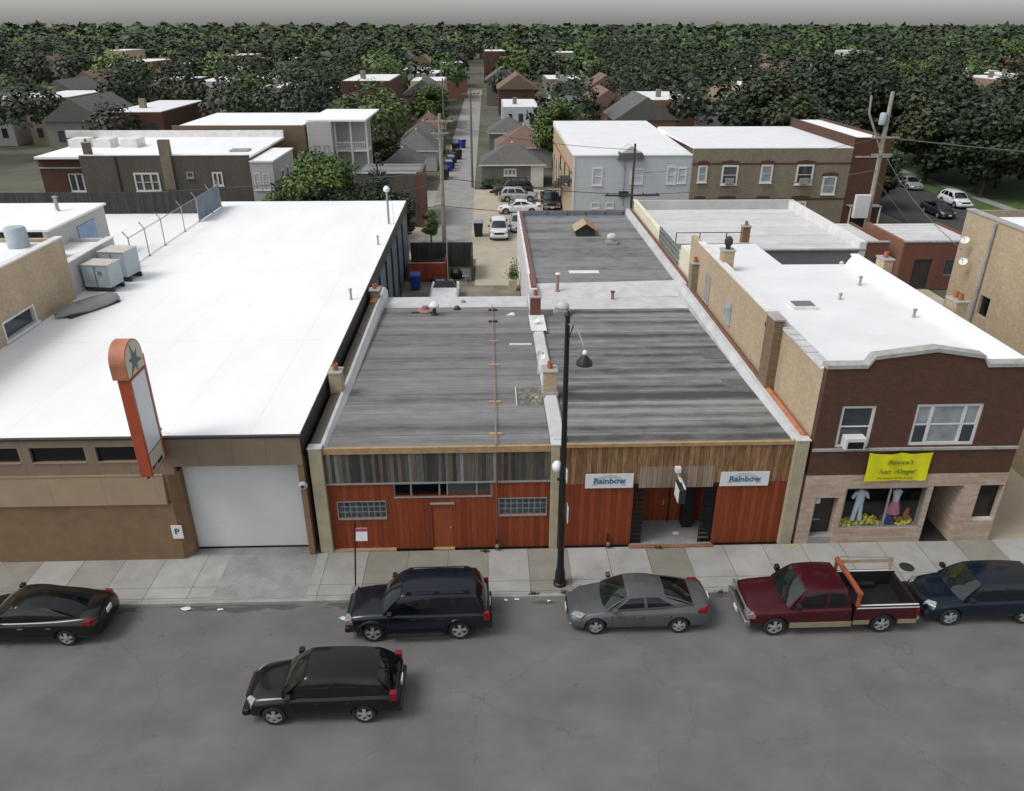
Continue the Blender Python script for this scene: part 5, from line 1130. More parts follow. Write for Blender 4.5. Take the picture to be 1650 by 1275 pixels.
garment('trouser_suit', 'white short-sleeved suit displayed at the left of the shop window', [
    ('jacket', [(0,0.72,0.15,0.10),(0,0.85,0.17,0.11),(0,1.1,0.17,0.11),(0,1.28,0.21,0.11),(0,1.36,0.13,0.08),(0,1.40,0.06,0.05)], wht),
    ('sleeve', [(-0.30,1.02,0.06,0.06),(-0.24,1.18,0.07,0.07),(-0.17,1.32,0.07,0.07)], wht), ('sleeve', [(0.30,1.02,0.06,0.06),(0.24,1.18,0.07,0.07),(0.17,1.32,0.07,0.07)], wht),
    ('trouser_leg', [(-0.13,0.0,0.09,0.08),(-0.11,0.3,0.085,0.08),(-0.07,0.72,0.095,0.10)], wht), ('trouser_leg', [(0.15,0.0,0.09,0.08),(0.12,0.3,0.085,0.08),(0.07,0.72,0.095,0.10)], wht)], 14.2, 1.0)
garment('skirt_outfit', 'pink skirt with a white top displayed in the middle of the shop window', [
    ('top', [(0,0.62,0.12,0.09),(0,0.9,0.14,0.10),(0,1.08,0.20,0.10),(0,1.16,0.10,0.07)], pwh),
    ('skirt', [(0,0.08,0.27,0.17),(0,0.15,0.26,0.17),(0,0.45,0.19,0.13),(0,0.66,0.13,0.10)], pnk)], 15.62, 1.22)
garment('folded_dress', 'small orange and red folded dress standing near the right of the window', [
    ('cloth', [(0,0,0.07,0.05),(0.02,0.25,0.12,0.06),(0.05,0.5,0.06,0.04)], flat('orange_cloth', (0.42,0.09,0.03,1), 0.9, 0, 0.2, 5))], 16.15, 1.0)
t = single(MB().lathe([(0.16,0),(0.24,0.05),(0.28,0.16),(0.26,0.165),(0.20,0.08),(0.05,0.06)], (15.5, EY+0.36, SZ0+0.02), 18), 'basin', flat('blue_cloth', (0.05,0.08,0.30,1), 0.6, 0, 0.2, 5), 'round blue basket on the floor of the shop window', 'basket', smooth=40)
yl = MB(); random.seed(5)
for k in range(260):
    x = random.uniform(13.52, 16.52); y = EY+random.uniform(0.12, 0.6); r_ = random.uniform(0.03, 0.085); zc = SZ0+0.03+random.uniform(0, 0.12)+ (0.22 if 14.5 < x < 14.95 else 0)*random.random()
    if abs(x-15.5) < 0.3: continue
    yl.lathe([(r_*0.5,-r_*0.6),(r_,0),(r_*0.5,r_*0.7)], (x, y, zc), 6)
tag(yl.build('yellow_flowers', flat('yellow_petals', (0.62,0.55,0.06,1), 0.8, 0, 0.5, 9), None), 'mass of yellow artificial flowers along the bottom of the shop window', 'flowers', kind='stuff')

# ------------------------------------------------------------------ street furniture
lp = thing('street_lamp', 'tall black street lamp pole with a drooping arm and a hooded lamp over the kerb', 'street lamp', (2.4, 22.2, 0.13))
MB().lathe([(0.24,0),(0.24,0.10),(0.20,0.14),(0.18,0.55),(0.14,0.72),(0.13,0.95)], (2.4,22.2,0.13), 16).build('base', M['black_iron'], lp, smooth=35)
MB().tube([(2.4,22.2,0.9),(2.38,22.2,5),(2.36,22.2,10.45)], 0.125, 14, 0.075).build('pole', M['black_iron'], lp, smooth=40)
MB().lathe([(0.10,0),(0.12,0.05),(0.09,0.12),(0.03,0.2)], (2.36,22.2,10.42), 12).build('finial', M['black_iron'], lp, smooth=40)
hp = at(942, 577, Z=10.0)
o = MB().tube([(2.38,22.15,10.2),(2.46,21.7,10.3),(2.58,21.2,10.33),(hp.x-0.02,hp.y+0.15,10.3),(hp.x,hp.y,10.15)], 0.02, 8).build('arm', M['steel'], lp, smooth=50)
MB().tube([(2.38,22.15,9.6),(2.47,21.55,10.38)], 0.018, 6).build('brace', M['black_iron'], lp)
MB().lathe([(0.24,-0.10),(0.225,0.0),(0.08,0.16),(0.06,0.2)], (hp.x,hp.y,9.9), 20).build('lamp_shade', M['black_iron'], lp, smooth=35)
MB().lathe([(0.05,0.2),(0.07,0.24),(0.06,0.3),(0.03,0.33)], (hp.x,hp.y,9.9), 14).build('photocell', M['white_plastic'], lp, smooth=40)
MB().lathe([(0.02,-0.24),(0.12,-0.2),(0.17,-0.05),(0.17,0.06),(0.10,0.17),(0.02,0.2)], (2.19,22.38,5.0), 18).build('globe_lamp', M['white_plastic'], lp, smooth=60)
MB().box(2.18,2.34,22.1,22.2,4.60,4.66).build('globe_bracket', M['black_iron'], lp)
MB().box(2.47,2.50,21.90,22.22,4.62,5.05).build('banner_clip', M['paper'], lp)
MB().box(2.56,2.585,21.95,22.35,2.95,3.55).build('side_sign', M['paper'], lp)
sp = thing('sign_post', 'thin black leaning post with a white and red parking notice at the kerb', 'sign post', (-4.98, 22.0, 0.13))
MB().tube([(-4.98,22.05,0.13),(-4.75,22.1,3.1)], 0.028, 8).build('post', M['black_iron'], sp)
p = MB().hexa([(-4.78,22.06,2.30),(-4.36,21.98,2.36),(-4.36,21.99,2.36),(-4.78,22.07,2.30),(-4.74,22.06,2.84),(-4.33,21.98,2.90),(-4.33,21.99,2.90),(-4.74,22.07,2.84)]).build('notice', M['paper'], sp)
MB().hexa([(-4.752,22.052,2.70),(-4.338,21.972,2.76),(-4.338,21.976,2.76),(-4.752,22.056,2.70),(-4.742,22.052,2.84),(-4.33,21.972,2.90),(-4.33,21.976,2.90),(-4.742,22.056,2.84)]).build('red_band', M['ink_red'], p)
for x_, l_ in ((0.12, 'dark standpipe valve at the foot of the red wall right of the red door'), (4.42, 'dark standpipe valve at the foot of the red wall left of the dark entrance')):
    t = thing('standpipe', l_, 'standpipe', (x_, 24.3, 0.13), 0, 'standpipes along the red wall')
    MB().tube([(x_,24.46,0.62),(x_,24.30,0.60),(x_,24.28,0.30)], 0.05, 8).lathe([(0.09,0),(0.09,0.10)], (x_,24.28,0.24), 12).build('pipe', M['ink'], t, smooth=40)
    MB().lathe([(0.075,0),(0.07,-0.05),(0.03,-0.07)], (x_+0.02,24.24,0.36), 12, 'y').build('cap', M['steel'], t, smooth=40)
for (px, py, r_, l_) in ((95,899,0.14,'weed tuft at the far left foot of the brown wall'), (228,898,0.16,'weed tuft at the foot of the brown wall near its corner'), (517,889,0.2,'weeds at the foot of the tan pier beside the white roll door'), (783,889,0.13,'small green weed at the foot of the red wall by the standpipe'), (1063,884,0.13,'weed sprouting between the bricks of the entrance threshold'), (1160,955,0.22,'leafy weed growing at the kerb between the sedan and the pickup'), (860,958,0.16,'brown dry weeds in the kerb joint left of the street lamp'), (912,956,0.16,'brown dry weeds in the kerb joint right of the street lamp')):
    c_ = at(px, py, Z=0.13); b = MB(); random.seed(px)
    for k in range(40):
        a, q = random.uniform(0, 6.28), random.uniform(0, r_); p0 = Vector((c_.x+q*math.cos(a)*1.3, c_.y+q*math.sin(a)*0.5, 0.12)); s_ = random.uniform(0.03, 0.07); d_ = Vector((random.uniform(-1,1), random.uniform(-1,1), random.uniform(0.4,2))).normalized()*s_*random.uniform(1, 3); n_ = d_.orthogonal().normalized()*s_*0.5
        b.quad(p0, p0+d_*0.5+n_, p0+d_, p0+d_*0.5-n_)
    single(b, 'weed', M['leaf_mid'] if px not in (860, 912) else M['bark'], l_, 'weed', 'weeds along the pavement')
for (px, py, s_, l_) in ((300,982,0.16,'crumpled white paper in the gutter right of the black sedan'), (355,983,0.09,'small white scrap in the gutter in front of the roll door'), (553,997,0.13,'pale flattened bag on the road ahead of the black SUV'), (815,968,0.07,'small tan wrapper in the gutter behind the black SUV'), (832,967,0.09,'white wrapper in the gutter between the SUV and the sedan'), (885,969,0.07,'round white cup lid in the gutter just ahead of the grey sedan')):
    c_ = at(px, py, Z=0.0); b = MB(); random.seed(px+1)
    pts = [(c_.x+s_*random.uniform(0.6,1)*math.cos(a)*1.5, c_.y+s_*random.uniform(0.6,1)*math.sin(a)*0.8, 0.008+random.uniform(0,0.05)) for a in [k*math.pi/4 for k in range(8)]]
    for k in range(8): b.poly([(c_.x, c_.y, 0.05), pts[k], pts[(k+1) % 8]])
    single(b, 'litter', M['white_dirty'], l_, 'litter', 'litter along the gutter')
c_ = at(1276, 881, Z=0.13); b = MB(); random.seed(11)
for k in range(40):
    x, y, s_ = c_.x+random.gauss(0, 0.28), c_.y+random.gauss(0, 0.1), random.uniform(0.02, 0.05); b.quad((x-s_,y,0.135),(x,y-s_,0.14),(x+s_,y,0.136),(x,y+s_,0.15))
tag(b.build('leaf_litter', flat('fallen_petals', (0.38,0.32,0.12,1), 0.9, 0, 0.5, 9), None), 'scatter of yellowish leaf litter at the foot of the tan pier by the brick shop', 'leaf litter', kind='stuff')
c_ = at(1461, 914, Z=0.13)
single(MB().lathe([(0.27,0),(0.27,0.006)], (c_.x,c_.y,0.132), 24), 'manhole_cover', M['dark_metal'], 'round dark cover set in the sidewalk behind the pickup bed', 'manhole cover')

# ------------------------------------------------------------------ left neighbours on the white roof
t = bld('brick_neighbour', 'tan brick upper block standing beside the white roof at the left edge', 'building', -30, 32)
wall(MB(), 'y', 24.6, 39.8, 0.0, 8.6, -21.9, -0.3, [(33.2, 35.9, 5.55, 6.35)]).build('side_wall', M['brick_tan'], t)
wall(MB(), 'x', -45, -22.2, 5.37, 8.6, 24.6, 0.3, [(-26,-24.5,6.0,7.6), (-30,-28.5,6.0,7.6)]).build('front_wall', M['brick_tan'], t)
wall(MB(), 'x', -45, -22.2, 0.0, 8.6, 39.5, 0.3).build('rear_wall', M['brick_tan'], t)
MB().box(-45, -22.21, 24.91, 39.49, 8.2, 8.45).build('roof', M['roof_white'], t)
MB().box(-22.24, -21.86, 24.56, 39.84, 8.601, 8.68).build('coping', M['white_dirty'], t)
MB().quad((-26,24.75,6),(-24.5,24.75,6),(-24.5,24.75,7.6),(-26,24.75,7.6)).quad((-30,24.75,6),(-28.5,24.75,6),(-28.5,24.75,7.6),(-30,24.75,7.6)).build('panes', M['glass'], t, fixn=False)
o = MB().box(-22.1, -21.87, 33.2, 33.32, 5.5, 6.4).box(-22.1, -21.87, 35.78, 35.9, 5.5, 6.4).box(-22.1, -21.868, 33.32, 35.78, 6.3, 6.4).box(-22.1, -21.80, 33.1, 36.0, 5.42, 5.56).build('window', M['white_trim'], t)
MB().box(-22.08, -22.05, 33.3, 35.8, 5.55, 6.35).build('pane', M['glass'], o)
MB().lathe([(0.5,0),(0.5,0.9),(0.42,1.0)], (-23.4,38.6,8.45), 16).build('roof_duct', M['hvac'], t, smooth=40)
t = bld('grey_neighbour', 'pale grey rendered block with a white roof between the brick neighbour and the fence', 'building', -30, 43)
wall(MB(), 'y', 39.81, 45.6, 0.0, 7.15, -22.1, -0.3).build('side_wall', M['pale_wall'], t)
wall(MB(), 'x', -45, -22.4, 0.0, 7.15, 45.3, 0.3).build('rear_wall', M['pale_wall'], t)
MB().box(-45, -22.41, 39.82, 45.29, 6.8, 6.98).build('roof', M['roof_white'], t)
MB().box(-22.46, -22.05, 39.82, 45.64, 7.151, 7.22).build('coping', M['white_dirty'], t)
single(MB().box(-24.6, -23.3, 41.2, 42.4, 6.985, 7.75), 'rooftop_unit', M['silver_dk'], 'dull grey box unit on the pale block roof behind the brick neighbour', 'rooftop unit', bevel=0.03)
c1 = at(170, 348, X=-24.5); c0 = at(108, 382, X=-24.5)
t = bld('white_roofed_shed', 'small white roofed attic block with a blue tarp on its side wall', 'building', -30, 45.8)
wall(MB(), 'y', c0.y-2, c1.y, 4.9, 8.1, -24.5, -0.2).build('side_wall', M['pale_wall'], t)
wall(MB(), 'x', -45, -24.7, 4.9, 8.1, c1.y-0.2, 0.2).build('rear_wall', M['pale_wall'], t)
MB().box(-45, -24.35, c0.y-2, c1.y+0.1, 8.101, 8.22).build('roof', M['roof_white'], t)
MB().box(-24.49, -24.44, c0.y+1.3, c1.y-1.6, 6.3, 7.6).build('tarp', M['bluetarp'], t)
vent_pipe(-26.2, c1.y-2.2, 8.2, 0.8, 0.1, 'grey vent pipe standing on the white attic roof at far left', 'steel', 'silver_dk')
# lower white roof beyond + board fence + chain link fence
t = bld('low_white_roof_building', 'low white roof behind the chain link fence, edged by a dark board fence', 'building', -32, 54)
MB().box(-45, -22.45, 45.62, 61.4, 4.9, 5.1).build('roof', M['roof_white'], t)
MB().box(-45, -22.45, 61.0, 61.4, 0, 4.895).build('rear_wall', M['brick_dirty'], t)
single(MB().box(-24.6, -23.4, 49.0, 49.6, 5.10, 5.25), 'roof_debris', M['wood_dark'], 'brown flat object lying on the low white roof behind the fence', 'debris')
single(MB().box(-45, -22.6, 61.42, 61.50, 4.6, 6.75), 'board_fence', M['wood_dark'], 'long dark weathered board fence behind the white roofs at left', 'fence')
t = thing('chain_link_fence', 'chain link fence with angled posts and slatted far end on the white roof edge', 'fence', (-21.3, 53.5, 5.36))
ys = [45.7, 48.1, 50.7, 54.4, 57.4, 60.4, 62.6]
for k, y in enumerate(ys):
    MB().tube([(-21.3,y,5.36),(-21.3,y,7.1),(-21.5,y-0.12,7.5)], 0.035, 8).lathe([(0.09,0),(0.09,0.05)], (-21.3,y,5.36), 10).build('post', M['steel'], t)
MB().tube([(-21.3,45.7,7.08),(-21.3,62.6,7.08)], 0.026, 6).build('top_rail', M['steel'], t)
MB().tube([(-21.3,45.7,5.42),(-21.3,62.6,5.42)], 0.02, 6).build('bottom_rail', M['steel'], t)
me_ = MB(); k = 45.7
while k < 57.3:
    for s_ in (-1, 1):
        ya, yb = (k, k+1.64) if s_ > 0 else (k+1.64, k)
        me_.hexa([(-21.303,ya-0.005,5.43),(-21.303,ya+0.005,5.43),(-21.300,ya+0.005,5.43),(-21.300,ya-0.005,5.43),(-21.303,yb-0.005,7.07),(-21.303,yb+0.005,7.07),(-21.300,yb+0.005,7.07),(-21.300,yb-0.005,7.07)])
    k += 0.28
me_.build('wire_mesh', M['steel'], t)
MB().box(-21.30, -21.28, 57.45, 62.55, 5.45, 7.05).build('privacy_slats', siding('blue_slats', (0.16,0.20,0.25,1), 0.28, 'x', 0.12, 0.6, 0.2), t)
# two hvac cabinets and the overturned boat
t = thing('air_handler', 'pale blue-grey air conditioning cabinet on dark rails, nearer of the two', 'air conditioning unit', (-21.1, 41.4, 5.4), R(-8), 'air conditioning units on the white roof')
def loc_(mb, nm, m, p_, **k): return local(mb, nm, m, p_, **k)
loc_(MB().box(-0.75,0.75,-0.55,0.65,0.22,1.42), 'cabinet', M['hvac'], t, bevel=0.02); loc_(MB().box(-0.78,0.78,-0.58,0.68,1.42,1.47), 'top', M['hvac_top'], t, bevel=0.01)
loc_(MB().box(-0.8,0.85,-0.5,-0.38,0,0.21), 'rail', M['dark_metal'], t); loc_(MB().box(-0.8,0.85,0.4,0.52,0,0.21), 'rail', M['dark_metal'], t)
loc_(MB().box(-0.06,0.0,-0.565,-0.551,0.25,1.38), 'seam', M['slate_wall'], t); loc_(MB().lathe([(0.12,0),(0.12,-0.01)], (0.25,-0.552,1.0), 14, 'y'), 'badge', M['slate_wall'], t)
t2 = copy_tree(t); t2.location = (-20.95, 43.3, 5.4); t2.scale = (1.0, 1.15, 1.15); t2['label'] = 'pale air conditioning cabinet farther back beside the chain link fence'
t = thing('rowing_boat', 'grey flat-bottomed boat lying upside down beside the air conditioning cabinets', 'boat', (-20.6, 38.0, 5.36), R(-27)); t.scale = (1.0, 0.88, 0.66)
b = MB(); st = []
for i in range(13):
    u = i/12; y = -1.95+3.9*u; wv = 0.66*min(1, (u*2.4)**0.6 if u < 0.42 else 1)*(1-0.35*max(0,(u-0.65)/0.35)**2) + 0.02
    hh = 0.50*min(1, (u*3.2)**0.5+0.15)*(1-0.1*u); st.append([(sx*wv*q, y, 0.14+hh*zq) for sx, q, zq in ((-1,1,0),(-1,0.97,0.45),(-1,0.72,0.95),(0,0,1.04),(1,0.72,0.95),(1,0.97,0.45),(1,1,0))])
for r_ in st: b.v += r_
for i in range(12):
    for k in range(6): a = i*7+k; b.f.append((a, a+1, a+8, a+7))
    b.f.append((i*7, i*7+7, i*7+13, i*7+6))
b.f.append(tuple(range(7))); b.f.append(tuple(84+k for k in range(7)))
loc_(b, 'hull', M['tarp'], t).data.polygons.foreach_set('use_smooth', [True]*len(b.f))
loc_(MB().box(-0.62,0.62,-1.5,1.8,0.02,0.135), 'gunwale', M['ink'], t)
# pipes on the big white roof
p = Vector((-7.3, 56.3, 5.36)); 
t = thing('flue_pipe', 'tall thin steel flue with white cowl near the far corner of the white roof', 'flue', p)
MB().tube([p, p+Vector((0,0,2.3))], 0.075, 10).build('pipe', M['steel'], t, smooth=40); MB().lathe([(0.10,2.3),(0.22,2.38),(0.24,2.55),(0.10,2.72)], p, 14).build('cowl', M['white_plastic'], t, smooth=40)
MB().tube([p+Vector((0.02,0,2.2)), p+Vector((0.35,0,1.5)), p+Vector((0.35,0.0,0))], 0.012, 5).build('stay_wire', M['steel'], t)
vent_pipe(-7.35, 50.5, 5.36, 0.5, 0.055, 'short vent pipe on the white roof edge, middle one', 'steel', 'steel')
vent_pipe(-7.35, 39.2, 5.36, 0.5, 0.055, 'short vent pipe on the white roof edge, nearest the street', 'steel', 'steel')

# ------------------------------------------------------------------ H and G: cream walled buildings behind the brick shop
t = bld('cream_wall_annex', 'cream side-walled annex with a white roof behind the brick shop', 'building', 14.5, 47.4)
wall(MB(), 'y', 44.25, 47.2, 0, 6.05, 12.0, 0.25).build('side_wall', M['cream'], t)
wall(MB(), 'x', 12.25, 16.6, 0, 5.9, 46.95, 0.24).build('rear_wall', M['slate_wall'], t)
MB().box(12.26, 16.7, 44.22, 47.22, 5.91, 6.06).build('roof', M['roof_pale'], t); wall(MB(), 'y', 44.25, 46.94, 0, 5.9, 16.6, -0.2).build('side_wall', M['slate_wall'], t)
t = bld('grey_roof_building', 'one-storey building with light grey roof, pale parapets and a cream side wall', 'building', 18.6, 57.4)
wall(MB(), 'y', 47.21, 64.4, 0, 5.35, 12.0, 0.25).build('side_wall', M['cream'], t)
MB().hexa([(12.26,50.6,4.4),(24.9,50.6,4.4),(24.9,64.1,4.3),(12.26,64.1,4.3),(12.26,50.6,4.75),(24.9,50.6,4.75),(24.9,64.1,4.6),(12.26,64.1,4.6)]).build('roof', M['roof_lightgrey'], t)
wall(MB(), 'x', 12.0, 25.4, 0, 5.35, 64.41, -0.3).build('rear_parapet', M['pale_wall'], t)
wall(MB(), 'y', 50.4, 64.1, 0, 5.32, 25.4, -0.45).build('right_parapet', M['white_dirty'], t)
wall(MB(), 'x', 17.5, 24.95, 0, 4.78, 50.4, 0.2).build('front_wall', M['slate_wall'], t); wall(MB(), 'x', 12.25, 17.49, 0, 5.3, 50.4, 0.2).build('front_wall', M['pale_wall'], t)
MB().box(17.5, 25.42, 50.30, 50.58, 4.781, 4.86).build('front_coping', M['silver_dk'], t)
MB().box(11.96, 12.30, 47.22, 64.42, 5.351, 5.40).build('side_coping', M['cream'], t)
MB().lathe([(0.13,0),(0.15,-0.1),(0.05,-0.2)], (23.9,50.4,3.9), 12, 'y').build('wall_lamp', M['white_plastic'], t)
t = thing('roof_railing', 'dark metal railing along the front of the light grey roof', 'railing', (14.6, 51.0, 4.75))
pr = MB()
for k, x in enumerate((12.5, 14.1, 15.9, 17.1)): MB().tube([(x,50.75,4.76),(x,50.75,5.95)], 0.035, 6).build('post', M['dark_metal'], t)
MB().tube([(12.5,50.75,5.95),(17.1,50.75,5.95)], 0.03, 6).build('top_rail', M['dark_metal'], t)
t = thing('lattice_screen', 'dark lattice panels leaning on the cream wall above the rear workshop', 'screen', (11.9, 50, 4.75))
for y0, y1 in ((47.4,49.3),(49.4,51.3),(51.4,53.2)):
    b = MB(); 
    for k in range(7): yy = y0+(y1-y0)*k/6; b.box(11.90,11.93,yy-0.05,yy+0.05,4.78,5.80)
    for z in (4.8,5.15,5.5,5.78): b.box(11.932,11.955,y0,y1,z-0.05,z+0.05)
    b.build('panel', M['slate_wall'], t)
chimney(17.2, 50.9, 4.7, 6.3, 0.5, 0.5, 'brick_orange', 'small orange brick chimney at the right end of the dark roof railing', 1, None)

# ------------------------------------------------------------------ back lot garages at the right
for (x0, x1, y0, y1, z, l_, m2) in ((25.6, 30.6, 57.2, 64.0, 3.5, 'red-brown brick garage with a pale flat roof behind the grey roofed building', 'brick_redbrown'), (31.4, 37.4, 56.4, 63.0, 3.7, 'red-brown brick garage with an orange side wall, right one of the two', 'brick_redbrown')):
    t = bld('brick_garage', l_, 'garage', (x0+x1)/2, (y0+y1)/2, 0, 'flat roofed brick garages at the right')
    ox = (x0+1.0, x0+2.6, 0.0, 2.4)
    wall(MB(), 'x', x0, x1, 0, z, y0, 0.25, [(x0+1.0, x0+2.4, 0.0, 2.4), (x0+3.4, x0+4.6, 1.1, 2.4)]).build('front_wall', M[m2], t)
    wall(MB(), 'y', y0+0.25, y1, 0, z+0.02, x0, 0.25).build('side_wall', M['brick_orange'], t); wall(MB(), 'y', y0+0.25, y1, 0, z, x1, -0.25).build('side_wall', M[m2], t)
    MB().box(x0+0.26, x1-0.26, y0+0.26, y1, z-0.4, z-0.12).build('roof', M['roof_lightgrey'], t)
    MB().box(x0-0.03, x1+0.03, y0-0.04, y0+0.3, z+0.001, z+0.09).build('coping', M['limestone'], t)
    MB().box(x0+1.0, x0+2.4, y0+0.12, y0+0.18, 0, 2.4).build('door', M['dark_metal'], t)
    o = MB().box(x0+3.4, x0+4.6, y0+0.10, y0+0.16, 1.1, 2.4).build('window', M['grey_trim'], t); MB().box(x0+3.5, x0+4.5, y0+0.08, y0+0.099, 1.2, 2.3).build('pane', M['glass'], o)

# ------------------------------------------------------------------ F: tall tan brick building at right edge
t = bld('tan_brick_flats', 'tall tan brick building with drainpipe at the right edge behind the dress shop', 'building', 29, 31)
wall(MB(), 'y', 24.4, 38.2, 0, 10.1, 24.05, 0.3, [(28.0,29.2,6.6,8.0), (34.6,35.4,5.6,6.6)]).build('side_wall', M['brick_tan'], t)
wall(MB(), 'x', 24.35, 34, 0, 10.1, 38.2, -0.3).build('rear_wall', M['brick_greytan'], t); wall(MB(), 'x', 24.35, 34, 0, 10.1, 24.4, 0.3, [(26,27.5,1,3),(26,27.5,5,7)]).build('front_wall', M['brick_dark'], t)
MB().box(24.36, 34, 24.71, 37.89, 9.5, 9.8).build('roof', M['roof_white'], t); MB().box(24.0, 24.4, 24.36, 38.24, 10.101, 10.18).build('coping', M['limestone'], t)
for (y0, y1, z0, z1) in ((28.0,29.2,6.6,8.0), (34.6,35.4,5.6,6.6)): MB().box(24.2, 24.24, y0, y1, z0, z1).build('window', M['black_glass'], t)
MB().box(26, 27.5, 24.55, 24.6, 1, 3).build('window', M['black_glass'], t); MB().box(26, 27.5, 24.55, 24.6, 5, 7).build('window', M['black_glass'], t)
MB().tube([(23.95,35.6,10.0),(23.95,35.6,0.3)], 0.07, 8).build('drainpipe', M['silver_dk'], t)
dish(23.75, 37.2, 8.6, 'white satellite dish on the tan brick wall at right, upper one', 0.1, rz=-0.8); dish(23.75, 36.9, 7.6, 'white satellite dish on the tan brick wall at right, lower one', 0.1, rz=-0.8)

# ------------------------------------------------------------------ back row right: siding and tan brick flats
t = bld('siding_flats', 'pale blue-grey sided two-storey building with a white roof and a brown west wall', 'building', 13.7, 84)
BX0, BX1, BY, BY1 = 8.05, 19.35, 75.0, 99.0
wn = [(9.86,10.86,4.60,6.25),(13.5,14.75,4.72,6.15),(17.0,17.9,4.70,6.35),(18.02,18.92,4.76,6.25),(9.86,10.7,2.40,2.98),(11.3,12.1,2.40,2.98)]
wall(MB(), 'x', BX0, BX1, 0, 7.3, BY, 0.3).build('front_wall', M['sid_blue'], t)
wall(MB(), 'y', BY+0.3, BY1, 0, 7.3, BX0, 0.3).build('side_wall', M['brick_tan'], t)
MB().box(BX0-0.06, BX0+0.14, BY-0.06, BY+0.12, 0, 7.32).build('corner_trim', M['white_trim'], t)
MB().box(BX0-0.15, BX0+0.0, BY+0.5, BY1, 5.6, 5.75).build('band', M['terracotta'], t)
MB().hexa([(BX0-0.1,BY-0.08,7.302),(BX1,BY-0.08,7.302),(BX1,BY1,7.302),(BX0-0.1,BY1,7.302),(BX0-0.1,BY-0.08,7.42),(BX1,BY-0.08,7.42),(BX1,BY1,7.9),(BX0-0.1,BY1,7.9)]).build('roof', M['roof_pale'], t)
MB().prism([(12.15,7.0),(14.7,7.0),(14.5,7.62),(12.35,7.62)], 'y', 74.6, 75.6).build('dormer_eave', M['shingle_grey'], t)
MB().prism([(12.5,7.6),(14.4,7.6),(13.45,8.25)], 'y', 74.8, 77.0).build('dormer', M['roof_lightgrey'], t)
for k, (a, b_, c_, d_) in enumerate(wn): window(t, a, b_, c_, d_, BY, 'white_trim', 'glass' if k != 1 else 'black_glass', 0.14 if k < 4 else 0.1, rail=k < 4, proud=0.06)
MB().tube([(12.9,74.9,7.0),(12.9,74.9,4.0),(12.95,74.9,2.6)], 0.05, 6).build('conduit', M['silver_dk'], t); MB().box(12.5, 13.4, 74.75, 74.98, 3.55, 4.05).build('meter_box', M['ink'], t)
fe = MB()
for yy, z in ((77,5),(80,4.2),(83,3.4),(86,2.6)):
    fe.box(7.0, 8.0, yy-1.2, yy+1.2, z-0.06, z)
for yy in (76.2, 79, 82, 85): fe.box(7.0, 7.06, yy-0.03, yy+0.03, 0, 6)
fe.build('back_stairs', M['wood_dark'], t)
for yy in (78, 83, 88): MB().box(7.98, 8.04, yy, yy+0.9, 3.9, 5.4).build('window', M['black_glass'], t)
t = bld('tan_brick_row', 'long tan brick two-storey building with dark red brick bands and white windows', 'building', 27, 82)
wn = [(19.95,20.85,4.85,6.42,'t'),(22.25,23.82,4.62,6.45,'a'),(26.0,27.15,4.78,6.48,'t'),(29.45,31.1,4.60,6.48,'a'),(32.15,33.5,3.65,5.38,'t'),(29.4,30.9,1.6,3.0,'t')]
wall(MB(), 'x', BX1+0.01, 34.6, 0, 7.95, BY-0.1, 0.3).build('front_wall', M['brick_greytan'], t)
bn = MB().box(BX1+0.01, 34.6, BY-0.13, BY-0.102, 6.50, 6.66).box(BX1+0.01, 34.6, BY-0.13, BY-0.102, 3.15, 3.32)
for (a, b_, c_, d_, k) in wn[:4]: bn.prism([(a-0.15,6.40),(b_+0.15,6.40),(b_+0.05,6.80),((a+b_)/2,6.9),(a-0.05,6.80)], 'y', BY-0.14, BY-0.103); bn.prism([(a-0.15,3.2),(b_+0.15,3.2),(b_+0.05,3.5),((a+b_)/2,3.58),(a-0.05,3.5)], 'y', BY-0.14, BY-0.103)
bn.prism([(32.0,5.40),(33.65,5.40),(33.55,5.68),(32.8,5.76),(32.1,5.68)], 'y', BY-0.14, BY-0.103); bn.build('brick_band', M['brick_dark'], t)
for (a, b_, c_, d_, k) in wn:
    o = window(t, a, b_, c_, d_, BY-0.145, 'white_trim', 'glass_pale' if k == 't' else 'glass', 0.16, proud=0.03)
    if k == 'a': MB().box(a+0.4, b_-0.4, BY-0.5, BY-0.1, c_+0.12, c_+0.62).build('air_conditioner', M['grey_trim'], t)
MB().hexa([(BX1,BY-0.12,7.95),(34.62,BY-0.12,7.95),(34.62,92,7.6),(BX1,92,7.6),(BX1,BY-0.12,8.02),(34.62,BY-0.12,8.02),(34.62,92,8.0),(BX1,92,8.0)]).build('roof', M['roof_pale'], t)
wall(MB(), 'y', BY-0.09, 92, 0, 8.9, 34.61, 0.3).build('cross_wall', M['brick_dark'], t)
wall(MB(), 'x', 34.92, 38.2, 0, 8.9, BY-0.09, 0.3, [(35.4,37.4,0.2,2.6)]).build('corner_front', M['brick_dark'], t)
MB().box(34.9, 38.25, BY-0.13, BY-0.091, 7.1, 7.25).build('stone_band', M['limestone'], t)
wall(MB(), 'y', BY+0.21, 92, 0, 8.9, 38.2, -0.3).build('street_wall', M['brick_dark'], t); MB().box(34.95, 38.2, BY+0.25, 92, 8.5, 8.7).build('front_roof', M['roof_white'], t)
MB().box(34.9, 38.0, 73.9, BY-0.14, 2.62, 2.7).build('porch_roof', M['grey_trim'], t); MB().box(35.4, 37.4, BY+0.0, BY+0.04, 0.2, 2.6).build('dark_doorway', M['blackhole'], t)
for x in (35.0, 37.9): MB().box(x-0.05, x+0.05, 73.95, 74.05, 0, 2.62).build('porch_post', M['white_trim'], t)

